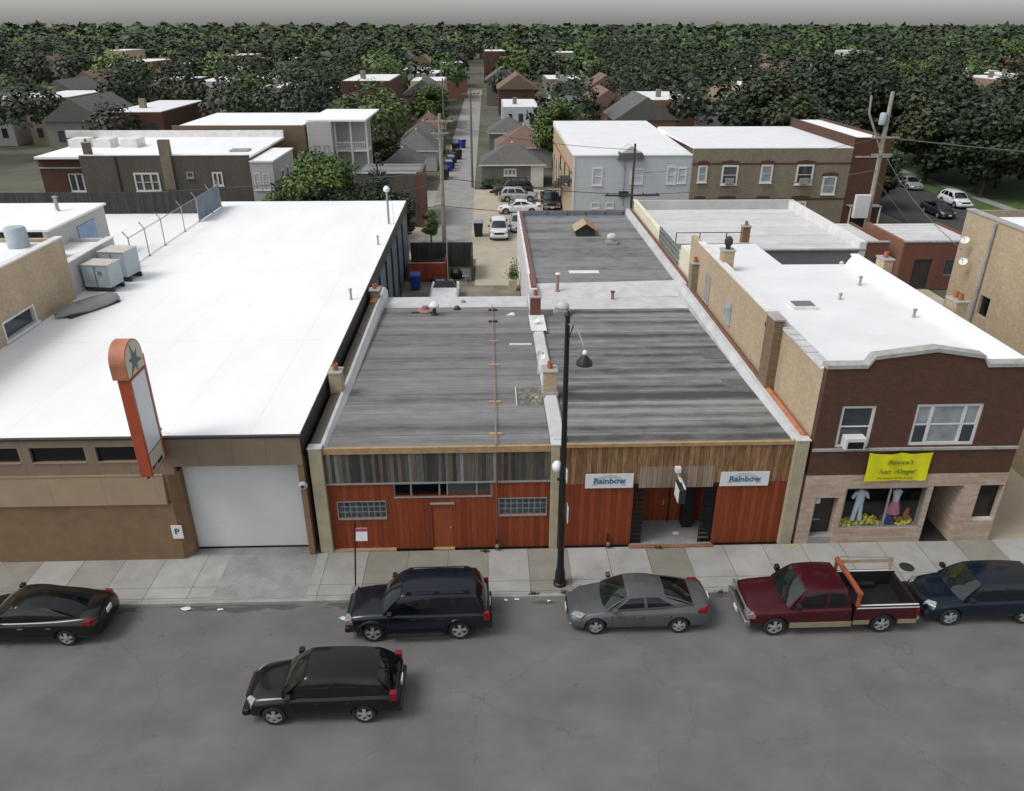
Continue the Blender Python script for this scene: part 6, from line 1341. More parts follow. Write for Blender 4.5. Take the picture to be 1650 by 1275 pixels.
# ------------------------------------------------------------------ back row left
t = bld('brown_brick_flats', 'dirty brown brick two-storey building with a triple window behind the board fence', 'building', -30, 80)
wall(MB(), 'x', -37.3, -22.0, 0, 7.62, 74.0, 0.3).build('front_wall', M['brick_dirty'], t)
wall(MB(), 'x', -41.5, -37.31, 0, 7.3, 74.8, 0.3, [(-39.2,-37.7,4.2,5.95)]).build('entry_wall', M['brick_dark'], t)
MB().box(-41.5, -37.32, 74.72, 74.79, 6.4, 6.52).build('stone_band', M['limestone'], t)
MB().box(-41.5, -22.0, 74.31, 88, 7.3, 7.5).build('roof', M['roof_white'], t)
MB().box(-37.3, -22.0, 73.96, 74.4, 7.621, 7.68).build('coping', M['white_dirty'], t)
MB().box(-29.95, -29.0, 73.85, 74.4, 4.6, 9.0).build('chimney', M['brick_greytan'], t)
window(t, -32.7, -30.4, 4.42, 6.12, 74.0, 'white_trim', 'black_glass', 0.16, mull=(-31.95,-31.15), proud=0.06)
window(t, -25.55, -24.6, 4.9, 6.15, 74.0, 'white_trim', 'glass', 0.14, mull=(-25.07,), rail=False, proud=0.06)
window(t, -27.9, -27.2, 5.6, 6.2, 74.0, 'grey_trim', 'black_glass', 0.14, rail=False, proud=0.04)
window(t, -39.15, -37.75, 4.25, 5.95, 74.9, 'white_trim', 'glass', 0.14, mull=(-38.45,), rail=False, proud=0.0)
MB().box(-34.1, -34.0, 73.93, 73.999, 3.6, 7.6).build('conduit', M['ink'], t)
wall(MB(), 'x', -45, -22, 7.5, 8.2, 87.7, 0.3).build('rear_parapet', M['white_dirty'], t)
for x in (-41.0,-38.6,-36.0): MB().box(x, x+1.6, 80, 82, 7.5, 8.3).build('skylight_box', M['white_dirty'], t)
chimney(-37.0, 75.3, 7.4, 8.6, 0.6, 0.6, 'brick_dirty', 'sooty brick chimney at the left corner of the brown brick flats', 1, None)
t = bld('white_sided_house', 'white sided house with two blinded windows beside the brown brick flats', 'house', -21, 78)
wall(MB(), 'x', -21.98, -19.9, 0, 7.0, 74.0, 0.2).build('front_wall', M['sid_white'], t); wall(MB(), 'y', 74.2, 82.2, 0, 7.0, -19.9, -0.2).build('side_wall', M['sid_white'], t)
MB().box(-21.98, -19.82, 73.92, 82.3, 7.01, 7.15).build('roof', M['roof_white'], t); single(MB().box(-24.6,-22.9,77,78.4,7.5,7.66), 'skylight', M['silver_dk'], 'small grey skylight on the white roof beside the white sided house', 'skylight')
window(t, -21.75, -21.15, 4.5, 6.05, 74.0, 'white_trim', 'glass_pale', 0.08); window(t, -20.95, -20.3, 4.5, 6.0, 74.0, 'white_trim', 'glass_pale', 0.08)
for y, z in ((76.5,4.4),(78.5,4.4)):
    o = MB().box(-19.92,-19.84,y,y+1.1,z,z+1.5).build('side_window', M['white_trim'], t); MB().box(-19.838,-19.83,y+0.15,y+0.95,z+0.15,z+1.35).build('pane', M['black_glass'], o)
t = bld('brown_brick_block', 'large plain brown brick block behind the white sided house', 'building', -24, 96)
wall(MB(), 'x', -34, -19.8, 0, 8.6, 88.5, 0.3).build('front_wall', flat('brown_brickwork', (0.16,0.115,0.07,1), 0.9, 0, 0.12, 0.8), t); wall(MB(), 'y', 88.8, 104, 0, 8.6, -19.8, -0.3).build('side_wall', M['brick_greytan'], t)
MB().box(-34, -19.8, 88.81, 104, 8.2, 8.4).build('roof', M['roof_white'], t)
t = bld('white_porch_flats', 'white three-flat with grey back porches behind the green tree', 'building', -16.5, 96)
wall(MB(), 'x', -19.5, -16.9, 0, 9.0, 88.0, 0.2).build('front_wall', M['sid_white'], t); wall(MB(), 'y', 88.2, 100, 0, 9.0, -16.9, -0.2).build('side_wall', M['sid_white'], t); MB().box(-19.5,-13.2,88.3,100,9.01,9.2).build('roof', M['roof_white'], t)
window(t, -18.9, -18.3, 5.0, 6.6, 88.0, 'grey_trim', 'glass_pale', 0.08); window(t, -17.9, -17.3, 5.0, 6.6, 88.0, 'grey_trim', 'glass_pale', 0.08)
wall(MB(), 'x', -16.85, -13.2, 0, 9.0, 91.5, 0.2).build('porch_wall', M['sid_white'], t)
for z in (2.9, 5.8):
    MB().box(-16.8, -13.2, 89.0, 91.4, z, z+0.15).build('porch_deck', M['white_dirty'], t)
    r_ = MB(); r_.box(-16.8,-13.2,88.98,89.02,z+0.95,z+1.02)
    for k in range(19): r_.box(-16.8+k*0.2-0.02,-16.8+k*0.2+0.02,88.98,89.02,z+0.15,z+0.95)
    r_.build('porch_railing', M['white_dirty'], t)
for x in (-16.7, -15.0, -13.3): MB().box(x-0.09,x+0.09,88.92,89.1,0,9.0).build('porch_post', M['white_trim'], t)
# dirty wall + red pilaster garage by the alley
q0 = at(572, 283, Y=78); q1 = at(671, 280, Y=78); q2 = at(697, 303, Y=78)
t = bld('dark_brick_garage', 'dark grimy brick garage wall with a red brick pilaster beside the alley', 'garage', q0.x+3, 80)
wall(MB(), 'x', q0.x, -6.75, 0, q1.z, 78, 0.3).build('front_wall', M['brick_dirty'], t); wall(MB(), 'y', 78.3, 86, 0, q1.z-0.3, -6.75, -0.3).build('side_wall', M['brick_dirty'], t)
MB().box(q1.x, q1.x+0.55, 77.85, 77.999, 0, q1.z+0.15).build('pilaster', M['brick_redbrown'], t); MB().box(q0.x, -7.05, 78.31, 86, q1.z-0.5, q1.z-0.3).build('roof', M['roof_rear'], t)
MB().box(q0.x, -6.72, 77.95, 78.35, q1.z+0.001, q1.z+0.06).build('coping', M['limestone'], t)
def hip_garage(x0, x1, y0, y1, ze, zr, label, wm='sid_white', rm='shingle_grey', ridge='y', **k):
    t = bld('hip_roof_garage', label, 'garage', (x0+x1)/2, (y0+y1)/2, 0, 'hip roofed garages along the alley')
    wall(MB(), 'x', x0, x1, 0, ze, y0, 0.2).build('front_wall', M[wm], t); wall(MB(), 'y', y0+0.2, y1, 0, ze, x0, 0.2).build('side_wall', M[wm], t); wall(MB(), 'y', y0+0.2, y1, 0, ze, x1, -0.2).build('side_wall', M[k.get('sm', wm)], t); wall(MB(), 'x', x0+0.2, x1-0.2, 0, ze, y1, -0.2).build('rear_wall', M[wm], t)
    e = 0.3; X0, X1, Y0, Y1 = x0-e, x1+e, y0-e, y1+e; hw = (X1-X0)/2; cx = (X0+X1)/2; cy = (Y0+Y1)/2; hl = (Y1-Y0)/2
    if hl > hw: ra, rb_ = (cx, Y0+hw, zr), (cx, Y1-hw, zr)
    else: ra, rb_ = (X0+hl, cy, zr), (X1-hl, cy, zr)
    b = MB()
    if hl > hw: b.poly([(X0,Y0,ze),(X1,Y0,ze),ra]); b.quad((X1,Y0,ze),(X1,Y1,ze),rb_,ra); b.poly([(X1,Y1,ze),(X0,Y1,ze),rb_]); b.quad((X0,Y1,ze),(X0,Y0,ze),ra,rb_)
    else: b.quad((X0,Y0,ze),(X1,Y0,ze),rb_,ra); b.poly([(X1,Y0,ze),(X1,Y1,ze),rb_]); b.quad((X1,Y1,ze),(X0,Y1,ze),ra,rb_); b.poly([(X0,Y1,ze),(X0,Y0,ze),ra])
    b.box(X0, X1, Y0, Y1, ze-0.12, ze-0.001); b.build('roof', M[rm], t)
    MB().box(X0-0.03, X1+0.03, Y0-0.04, Y0-0.001, ze-0.14, ze+0.02).build('gutter', M['white_trim'], t)
    MB().box(cx-0.1, cx+0.1, (ra[1]+0.1), ra[1]+0.3, zr-0.1, zr+0.15).build('roof_vent', M['white_plastic'], t)
    return t
t = hip_garage(-0.85, 6.9, 99.2, 106, 2.75, 4.9, 'grey sided garage with a white-framed window and hip roof behind the parking lot', 'sid_grey', sm='sid_white')
window(t, 1.9, 3.5, 1.35, 2.25, 99.2, 'white_trim', 'black_glass', 0.2, mull=(2.45, 2.95), rail=False, proud=0.05)
MB().box(5.3, 6.88, 99.14, 99.19, 0, 2.6).build('white_panel', M['white_trim'], t)
hip_garage(1.2, 9.0, 113, 121, 2.9, 5.4, 'brown-roofed garage behind the grey sided one', 'sid_white', 'shingle_brown')
hip_garage(-13.2, -8.6, 99.5, 107, 2.6, 4.4, 'white garage with grey hip roof left of the alley, nearest one', 'sid_white', 'shingle_grey')
hip_garage(-13.0, -7.2, 111, 119, 2.8, 5.2, 'white garage with a large grey hip roof left of the alley, second one', 'sid_white', 'shingle_grey')
hip_garage(-13.0, -7.2, 124, 131, 2.8, 5.0, 'grey-roofed garage left of the alley, third one', 'sid_white', 'shingle_grey')
hip_garage(-12.8, -7.4, 137, 144, 2.8, 5.0, 'grey-roofed garage left of the alley, farthest one', 'sid_grey', 'shingle_brown')
hip_garage(0.2, 6.5, 130, 137, 2.8, 5.0, 'grey garage right of the alley beyond the brown-roofed one', 'sid_grey', 'shingle_grey')
single(MB().box(-13.4, -11.0, 92, 97.0, 3.0, 3.12).box(-13.3,-11.1,92.1,96.9,0,2.999), 'flat_shed', M['white_dirty'], 'low white flat-roofed shed behind the conifer', 'shed')

# ------------------------------------------------------------------ yard behind the left storefront
t = thing('board_enclosure', 'orange-red board enclosure in the yard against the blue-grey wall', 'enclosure', (-4.9, 61.5, 0))
MB().box(-6.5, -3.55, 59.6, 59.66, 0, 1.45).box(-3.6, -3.54, 59.67, 63.2, 0, 1.45).build('boards', M['red_fence'], t)
MB().box(-6.5, -3.6, 59.7, 63.2, 0.0, 0.9).build('dark_stack', M['blackhole'], t)
MB().tube([(-6.5,59.63,1.5),(-3.57,59.63,1.5)], 0.04, 6).build('top_rail', M['wood_warm'], t)
single(MB().box(-6.6, -1.4, 63.6, 63.68, 0, 2.1), 'dark_fence', M['wood_dark'], 'dark screened fence across the back of the yard behind the red enclosure', 'fence')
single(MB().box(-1.5, -1.42, 59.8, 63.6, 0, 2.0), 'gate_panel', M['wood_dark'], 'dark gate panel at the right end of the yard fence', 'gate')
def bin_(x, y, label, m='blue_bin', lid='blue_bin', s=1.0, rz=0.0, group='wheeled bins'):
    t = thing('wheeled_bin', label, 'bin', (x, y, 0), rz, group)
    loc_(MB().hexa([(-0.27*s,-0.3*s,0.06),(0.27*s,-0.3*s,0.06),(0.27*s,0.28*s,0.06),(-0.27*s,0.28*s,0.06),(-0.34*s,-0.38*s,1.0*s),(0.34*s,-0.38*s,1.0*s),(0.34*s,0.36*s,1.0*s),(-0.34*s,0.36*s,1.0*s)]), 'tub', M[m], t, bevel=0.02)
    loc_(MB().hexa([(-0.36*s,-0.41*s,1.005*s),(0.36*s,-0.41*s,1.005*s),(0.36*s,0.4*s,1.005*s),(-0.36*s,0.4*s,1.005*s),(-0.30*s,-0.34*s,1.08*s),(0.30*s,-0.34*s,1.08*s),(0.32*s,0.38*s,1.12*s),(-0.32*s,0.38*s,1.12*s)]), 'lid', M[lid], t, bevel=0.015)
    for sx in (-1, 1): loc_(MB().lathe([(0.12,0),(0.12,0.05*sx)], (sx*0.26*s,0.32*s,0.12), 12, 'x'), 'wheel', M['ink'], t)
    return t
bin_(-5.75, 57.6, 'blue plastic bin in the yard beside the blue-grey wall', 'blue_bin', 'blue_bin', 1.15)
bin_(-1.05, 74.2, 'black bin with a pale grey lid beside the white minivan', 'black_bin', 'grey_lid', 1.35)
t = thing('white_car', 'white convertible car end showing just above the rear edge of the left roof', 'car', (-3.35, 53.4, 0))
MB().prism([(-4.35,0.35),(-2.35,0.35),(-2.30,0.9),(-2.5,1.08),(-4.2,1.08),(-4.4,0.9)], 'y', 51.6, 54.6).build('body', P_WHITE, t, bevel=0.08)
MB().hexa([(-4.2,54.6,1.05),(-2.5,54.6,1.05),(-2.5,56.2,1.0),(-4.2,56.2,1.0),(-3.95,54.9,1.5),(-2.75,54.9,1.5),(-2.75,55.3,1.5),(-3.95,55.3,1.5)]).build('cab_frame', M['carglass'], t)
MB().prism([(-4.4,0.3),(-2.3,0.3),(-2.3,0.95),(-4.4,0.95)], 'y', 54.61, 56.6).build('hood', P_WHITE, t, bevel=0.1)
for sx in (-4.35, -2.35): MB().lathe([(0.3,-0.1),(0.3,0.1)], (sx,52.6,0.3), 16, 'x').build('wheel', M['tyre'], t)
t = thing('planter', 'tall pale planter with a bushy green shrub beside the white workshop wall', 'planter', (1.75, 57.2, 0))
MB().hexa([(1.5,56.9,0),(2.0,56.9,0),(2.0,57.4,0),(1.5,57.4,0),(1.4,56.8,0.9),(2.1,56.8,0.9),(2.1,57.5,0.9),(1.4,57.5,0.9)]).build('pot', M['sign_cream'], t, bevel=0.02)
b = MB(); random.seed(3)
for k in range(420):
    p0 = Vector((1.78+random.gauss(0,0.2), 57.2+random.gauss(0,0.2), 1.0+abs(random.gauss(0,0.5)))); s_ = random.uniform(0.05,0.11); d_ = Vector((random.uniform(-1,1),random.uniform(-1,1),random.uniform(-0.3,1))).normalized()*s_; n_ = d_.orthogonal().normalized()*s_*0.6
    b.quad(p0-d_, p0+n_, p0+d_, p0-n_)
b.build('foliage', M['leaf_mid'], t, fixn=False)
t = thing('garden_chair', 'small grey metal chair among the clutter beside the red enclosure', 'chair', (-1.95, 59.4, 0))
MB().box(-2.2,-1.7,59.2,59.65,0.44,0.48).build('seat', M['steel'], t); MB().box(-2.2,-1.7,59.64,59.68,0.5,0.95).build('backrest', M['steel'], t)
for x in (-2.18,-1.72):
    for y in (59.22,59.66): MB().tube([(x,y,0),(x,y,0.45)], 0.018, 6).build('leg', M['ink'], t)
random.seed(12)
for k, (x, y, s_, m_, l_) in enumerate(((-3.1,58.4,0.35,'black_bin','black rubbish sack beside the red board enclosure'),(-2.7,60.6,0.5,'black_bin','dark heap of sacks by the yard fence'),(-3.4,57.0,0.22,'sign_cream','pale crumpled bag in the yard behind the white car'),(-2.6,57.3,0.25,'slate_wall','grey sack by the thin pole in the yard'),(-4.3,59.0,0.4,'black_bin','black round sack in front of the red boards'))):
    b = MB(); n = 12; 
    b.lathe([(s_*0.7,0),(s_*1.0,s_*0.4),(s_*0.85,s_*1.0),(s_*0.4,s_*1.35),(s_*0.12,s_*1.6)], (x,y,0), n)
    b.v = [(vx+random.uniform(-1,1)*s_*0.14, vy+random.uniform(-1,1)*s_*0.14, vz) for vx, vy, vz in b.v]
    single(b, 'rubbish_sack', M[m_], l_, 'sack', 'sacks in the yard', smooth=50)
single(MB().tube([(-3.25,58.0,0),(-3.25,58.0,3.6)], 0.04, 8), 'thin_pole', M['pole_pale'], 'thin bare pole standing in the yard clutter', 'pole')
single(MB().lathe([(0.5,0),(0.55,0.15),(0.4,0.2)], (-0.6,98.0,0), 10).lathe([(0.3,0),(0.3,0.2)],(-1.1+1.5,95.5,0),10), 'tyre_pile', M['tyre'], 'old tyres lying on the parking lot concrete', 'tyres')
# bins in the alley
for k, (x, y, m_, l_) in enumerate(((-5.85,104.5,'black_bin','black bin at the left of the alley by the first hip roof garage'),(-5.7,106.0,'black_bin','black bin just behind the nearest alley bin'),(-5.5,111.0,'blue_bin','blue bin beside the white garage in the alley'),(-5.3,113.0,'black_bin','black bin behind the blue alley bin'),(-5.4,115.5,'blue_bin','second blue bin farther up the left side of the alley'),(-5.2,118.2,'black_bin','black bin by the second garage door'),(-4.6,121.5,'black_bin','black bin standing out into the alley'),(-4.3,133.5,'blue_bin','bright blue bin far up the alley'),(-5.2,128.5,'black_bin','dark bin before the farthest blue one'))):
    bin_(x, y, l_, m_, 'black_bin' if m_ == 'black_bin' else 'grey_lid', 1.35, 0.1*k, 'bins along the alley')

# ------------------------------------------------------------------ utility poles and cables
def pole(x, y, h_, r0, label, m='pole_wood', arms=((-0.5, 2.4),), tr=False):
    t = thing('utility_pole', label, 'utility pole', (x, y, 0), 0, 'utility poles')
    MB().tube([(x,y,0),(x,y,h_)], r0, 10, r0*0.68).build('pole', M[m], t, smooth=50)
    for dz, L_ in arms:
        o = MB().box(x-L_/2, x+L_/2, y-r0-0.1, y-r0+0.02, h_+dz-0.07, h_+dz+0.07).build('cross_arm', M[m], t)
        for sx in (-0.45, -0.2, 0.2, 0.45): MB().lathe([(0.05,0),(0.07,0.06),(0.04,0.16)], (x+sx*L_, y-r0-0.04, h_+dz+0.07), 8).build('insulator', M['ink'], o)
    if tr: MB().lathe([(0.26,0),(0.28,0.05),(0.28,0.85),(0.2,0.95)], (x-0.45,y-0.1,h_-2.6), 14).build('transformer', M['hvac'], t, smooth=40)
    return t
pole(-4.25, 72.0, 11.4, 0.21, 'thick grey utility pole at the left side of the alley mouth', 'pole_pale', ((-0.6, 2.4), (-1.6, 1.6)))
pole(-2.05, 99.0, 11.5, 0.16, 'thin utility pole on the right side of the alley', 'pole_wood', ((-0.5, 2.2),))
pole(-6.9, 128.0, 11.0, 0.15, 'utility pole farther up the left of the alley', 'pole_wood')
pole(11.95, 65.0, 9.75, 0.13, 'dark utility pole in front of the pale blue siding', 'bark', ((-4.1, 4.6),))
rp = pole(33.6, 67.5, 13.5, 0.24, 'tall pale utility pole at the right beside the dark brick corner', 'pole_pale', ((-3.6, 2.4), (-5.0, 1.8)), True)
MB().tube([(33.4,67.4,9.0),(31.9,67.4,11.8),(31.8,67.4,13.2)], 0.09, 8).build('brace_pole', M['pole_pale'], rp)
MB().box(31.9, 33.2, 66.7, 67.1, 3.2, 5.2).build('cabinet', M['white_trim'], rp, bevel=0.03)
MB().tube([(33.7,67.2,6.2),(38.5,63.0,0.2)], 0.02, 5).build('guy_wire', M['cable'], rp)
cable([(-60,66.5,4.9),(-4.25,71.9,6.4)], 0.035, 'cable', 'grey cable sagging in front of the green tree to the alley pole', sag=0.5)
cable([(-4.25,71.9,3.4),(11.95,64.9,4.15)], 0.03, 'cable_dark', 'dark cable crossing the alley low over the white cars', sag=0.3)
cable([(-7.2,64.6,4.6),(-4.25,71.9,3.5)], 0.03, 'cable_dark', 'short dark cable from the white roof corner to the alley pole', sag=0.1)
cable([(-4.25,71.9,6.0),(11.95,64.9,5.75)], 0.03, 'cable_dark', 'dark cable crossing the alley at mid height', sag=0.3)
cable([(11.95,64.9,5.7),(33.6,67.4,7.2)], 0.03, 'cable', 'cable along the front of the tan brick windows', sag=0.4)
cable([(11.95,64.9,7.4),(33.6,67.4,9.9)], 0.02, 'cable', 'thin upper cable in front of the tan brick wall', sag=0.4)
cable([(33.6,67.4,9.9),(75,62,8.0)], 0.05, 'cable', 'bright cable running off to the right in front of the dark trees', sag=0.6)
cable([(-4.25,71.9,5.9),(-6.9,56.4,7.7)], 0.02, 'cable', 'service cable from the alley pole to the tall flue', sag=0.3)
cable([(33.6,67.4,9.0),(24.0,37.8,8.2)], 0.02, 'cable', 'service cable from the pale pole to the tan brick building', sag=0.6)
cable([(11.95,64.9,9.3),(-4.25,71.9,10.6)], 0.02, 'cable_dark', 'thin top cable between the alley pole and the dark pole', sag=0.4)

# ------------------------------------------------------------------ trees
def crown_mesh(name, clumps, n, ls, seed, m, shell=0.35):
    """leaf-sized faces spread through overlapping clumps"""
    random.seed(seed); b = MB(); tot = sum(c[3]**2 for c in clumps)
    for (cx, cy, cz, r_) in clumps:
        for k in range(int(n*r_*r_/tot)):
            while True:
                d = Vector((random.gauss(0,1), random.gauss(0,1), random.gauss(0,1)))
                if d.length > 1e-3: break
            d.normalize(); q = r_*(shell+(1-shell)*random.random()**0.5)*random.uniform(0.8,1.12)
            if d.z < -0.3: q *= 0.75
            p = Vector((cx,cy,cz)) + Vector((d.x, d.y, d.z*0.85))*q
            s_ = ls*random.uniform(0.6,1.4); a = Vector((random.uniform(-1,1),random.uniform(-1,1),random.uniform(-0.6,0.6))).normalized(); c = (a.cross(d+Vector((random.uniform(-.5,.5),random.uniform(-.5,.5),0.3)))).normalized()
            b.quad(p-a*s_, p+c*s_*0.55, p+a*s_, p-c*s_*0.55)
    me = b.mesh(name, fixn=False); me.materials.append(M[m]); return me
def clumps(rx, rz, zc, n, seed, cone=False, solid=False):
    random.seed(seed); out = []
    for k in range(n):
        a = random.uniform(0, 6.283); u = random.uniform(-1, 1); q = math.sqrt(1-u*u)*random.uniform(0.35, 0.9)
        z = zc + rz*u*0.8; rr = rx*(1 - (0.75*(u+1)/2 if cone else 0))
        out.append((rr*q*math.cos(a)*0.85, rr*q*math.sin(a)*0.85, z, rx*random.uniform(0.26, 0.46)*(1-(0.5*(u+1)/2 if cone else 0))))
    return out
def trunk_mb(h_, r0, nb, spread, seed):
    random.seed(seed); b = MB(); b.tube([(0,0,-0.05),(0.05,0.03,h_*0.5),(0,0.1,h_)], r0, 9, r0*0.5)
    for k in range(nb):
        a = 6.283*k/nb+random.uniform(-.3,.3); z = h_*random.uniform(0.45,0.9); e = spread*random.uniform(0.5,0.9)
        b.tube([(0,0,z),(math.cos(a)*e*0.5,math.sin(a)*e*0.5,z+e*0.5),(math.cos(a)*e,math.sin(a)*e,z+e*1.0)], r0*0.42, 6, r0*0.1)
    return b
def make_tree(name, label, loc, crown, tr, cat='tree', group=None, rz=0, s=1.0):
    t = thing(name, label, cat, loc, rz, group); t.scale = (s, s, s)
    o = bpy.data.objects.new('crown', crown); C.objects.link(o); o.parent = t
    o = bpy.data.objects.new('trunk', tr); C.objects.link(o); o.parent = t
    return t
def tmesh(mb):
    me = mb.mesh('trunk', smooth=60); me.materials.append(M['bark']); return me
def cone_clumps(r0, z0, z1, seed):
    random.seed(seed); out = []; z = z0
    while z < z1:
        u = (z-z0)/(z1-z0); rr = r0*(1-u)**0.8; n = max(1, int(9*(1-u)))
        for k in range(n):
            a = 6.283*k/n+random.uniform(0,1); out.append((rr*0.62*math.cos(a), rr*0.62*math.sin(a), z+random.uniform(-.2,.2), max(0.28, rr*0.5)))
        z += 0.55
    return out
M['leaf_vine'] = leaf('leaves_vine', (0.035,0.06,0.015,1), (0.07,0.12,0.03,1), (0.15,0.22,0.07,1))
M['leaf_bright'] = leaf('leaves_bright', (0.028,0.055,0.014,1), (0.05,0.10,0.022,1), (0.10,0.17,0.045,1))
cg = crown_mesh('crown', clumps(4.3, 3.3, 4.9, 36, 21), 16000, 0.17, 1, 'leaf_bright'); tg_ = tmesh(trunk_mb(4.2, 0.22, 6, 2.4, 2))
make_tree('leafy_tree', 'bright green leafy tree rising behind the white roof in front of the white porch flats', (-14.9, 70.2, 0), cg, tg_)
cb = crown_mesh('crown', clumps(2.9, 2.6, 4.0, 26, 5), 9000, 0.16, 4, 'leaf_dark'); tsh = tmesh(trunk_mb(3.2, 0.15, 6, 1.5, 8)); cv = crown_mesh('crown', clumps(1.9, 2.1, 3.7, 16, 15), 5000, 0.14, 14, 'leaf_vine')
for (x, y, rz, sc, me_, l_) in ((-10.7,69.4,0,0.8,cb,'dark dense shrub behind the white roof, right of the bright green tree'), (-8.2,69.6,1.7,0.78,cb,'dark dense shrub at the foot of the grimy garage wall'), (-14.2,67.6,2.2,0.95,cb,'dark undergrowth beneath the bright green tree, touching the white roof edge'), (-17.8,71.0,2.9,0.9,cb,'dark shrub between the white sided house and the bright green tree'), (-18.6,68.3,0.4,0.9,cv,'pale green climbing vine by the corner of the white sided house'), (-5.4,70.8,0.4,0.55,cv,'small leafy vine beside the alley mouth under the grimy wall')):
    make_tree('dense_shrub', l_, (x, y, 0), me_, tsh, 'shrub', 'shrubs behind the white roof', rz, sc)
cc = crown_mesh('crown', cone_clumps(2.3, 1.2, 8.2, 9), 11000, 0.13, 6, 'leaf_blue')
make_tree('conifer', 'grey-green conical conifer beside the grimy garage wall', (-10.3, 73.6, 0), cc, tmesh(trunk_mb(7.5, 0.14, 4, 0.8, 3)), 'conifer', None, 0, 1.0)
cd1 = crown_mesh('crown', clumps(5.4, 4.6, 6.0, 46, 31), 16000, 0.30, 11, 'leaf_dark', 0.25); cd2 = crown_mesh('crown', clumps(6.0, 5.0, 6.4, 48, 47), 17000, 0.32, 12, 'leaf_dark', 0.25); cd3 = crown_mesh('crown', clumps(4.6, 3.9, 6.6, 34, 58), 11000, 0.28, 13, 'leaf_mid', 0.25)
tt = tmesh(trunk_mb(4.6, 0.32, 7, 3.4, 14))
sites = [(58.6,91.5,'d',1.05,'big dark street tree at the right beside the white car'),(64.0,97,'e',1.1,'big dark tree on the lawn beyond the white car'),(56.8,101,'e',1.0,'dark street tree behind the first one'),(62.6,109,'d',1.15,'tall dark tree standing on the lawn farther back'),(38.2,99,'d',1.0,'dark tree at the near side of the side street by the brick corner'),(45.5,112,'e',1.1,'dark tree arching over the side street'),(55.4,115,'d',1.2,'dark tree on the far verge of the side street'),(66.5,120,'e',1.1,'dark tree deep in the right hand garden'),(71,103,'d',1.15,'dark tree at the far right edge of the photo'),(72,90,'e',1.1,'dark tree beyond the lawn path at the right edge'),(38.8,112,'e',1.1,'dark tree farther back behind the brick corner'),(68.5,80,'d',0.8,'dark tree nearest the camera at the right edge'),
         (42.3,86,'d',0.62,'small dark tree on the near verge beside the dark brick corner'),(42.4,94,'e',0.68,'dark verge tree second from the brick corner'),(42.6,102,'d',0.75,'dark verge tree third from the brick corner'),(49.5,122,'e',1.2,'large dark crown closing the end of the visible side street'),
         (9.4,111,'m',0.85,'green tree right of the brown-roofed garage'),(12.2,105,'d',0.7,'dark tree between the hip roofed garage and the siding flats'),(-10.2,150,'m',0.8,'green tree far up the left of the alley'),(-13.8,104.5,'d',0.62,'dark tree between the porch flats and the nearest alley garage')]
for (x, y, k, s, l_) in sites: make_tree('street_tree' if x > 30 else 'leafy_tree', l_, (x, y, 0), {'d': cd1, 'e': cd2, 'm': cd3}[k], tt, 'tree', 'dark trees along the side street' if x > 30 else 'trees behind the garages', x*1.3, s)
hb = crown_mesh('hedge', [(x, 98.4, 0.6, 0.7) for x in (-0.3,0.5,1.2,1.9)] , 3200, 0.10, 77, 'leaf_mid')
o = bpy.data.objects.new('hedge', hb); C.objects.link(o); tag(o, 'clipped green hedge at the foot of the grey sided garage', 'hedge')

# ------------------------------------------------------------------ the blocks beyond: flat white roofs and gables among trees
random.seed(99)
def flat_block(x, y, w_, d_, h_, wm):
    t = bld('flat_roof_building', 'distant flat pale-roofed building among trees beyond the photographed lots', 'building', x, y, 0, 'distant flat roofed buildings')
    MB().box(x-w_/2, x+w_/2, y-d_/2, y+d_/2, 0, h_).build('wall', M[wm], t)
    MB().box(x-w_/2+0.3, x+w_/2-0.3, y-d_/2+0.3, y+d_/2-0.3, h_+0.001, h_+0.06).build('roof', M['roof_pale'], t)
    MB().box(x-w_*0.2, x-w_*0.2+0.8, y-d_*0.2, y-d_*0.2+0.8, h_+0.061, h_+1.3).build('chimney', M['brick_greytan'], t)
    b = MB()
    for u in (-0.3, 0.0, 0.3):
        for z in ((h_*0.18, h_*0.62) if h_ > 6 else (h_*0.35,)): b = MB().box(x+u*w_-0.45, x+u*w_+0.45, y-d_/2-0.04, y-d_/2-0.001, z, z+1.5); b.build('window', M['glass'], t)
def gable_house(x, y, w_, d_, h_, wm, rm):
    t = bld('gable_house', 'distant gable-roofed house among trees beyond the photographed lots', 'house', x, y, 0, 'distant gabled houses')
    MB().box(x-w_/2, x+w_/2, y-d_/2, y+d_/2, 0, h_).build('wall', M[wm], t)
    MB().prism([(x-w_/2-0.4,h_+0.001),(x+w_/2+0.4,h_+0.001),(x,h_+w_*0.36)], 'y', y-d_/2-0.3, y+d_/2+0.3).build('roof', M[rm], t)
    for u in (-0.28, 0.18): MB().box(x+u*w_-0.4, x+u*w_+0.5, y-d_/2-0.04, y-d_/2-0.001, h_*0.55, h_*0.55+1.5).build('window', M['glass'], t)
wl = ['brick_tan','sid_white','brick_greytan','brick_dark','sid_blue','brick_orange','sid_grey']; rl = ['shingle_grey','shingle_brown']
used = []
fw = {'a': MB(), 'b': MB()}
def blob(x, y, zc, rx, rz, n, ls, key):
    m_ = fw[key]
    for k in range(n):
        d = Vector((random.gauss(0,1), random.gauss(0,1), random.gauss(0,1))).normalized()
        if d.z < -0.5: continue
        lump = 1+0.16*math.sin(d.x*5+x)*math.cos(d.y*5+y)+0.10*math.sin(d.z*7+x*3)
        q = lump*random.uniform(0.72,1.06)
        p = Vector((x+d.x*rx*q, y+d.y*rx*q, zc+d.z*rz*q))
        s_ = ls*random.uniform(0.6,1.4); a = Vector((random.uniform(-1,1),random.uniform(-1,1),random.uniform(-.5,.5))).normalized(); c = a.cross(d+Vector((0,0,0.4))).normalized()
        m_.quad(p-a*s_, p+c*s_*0.7, p+a*s_, p-c*s_*0.7)
nb = 0
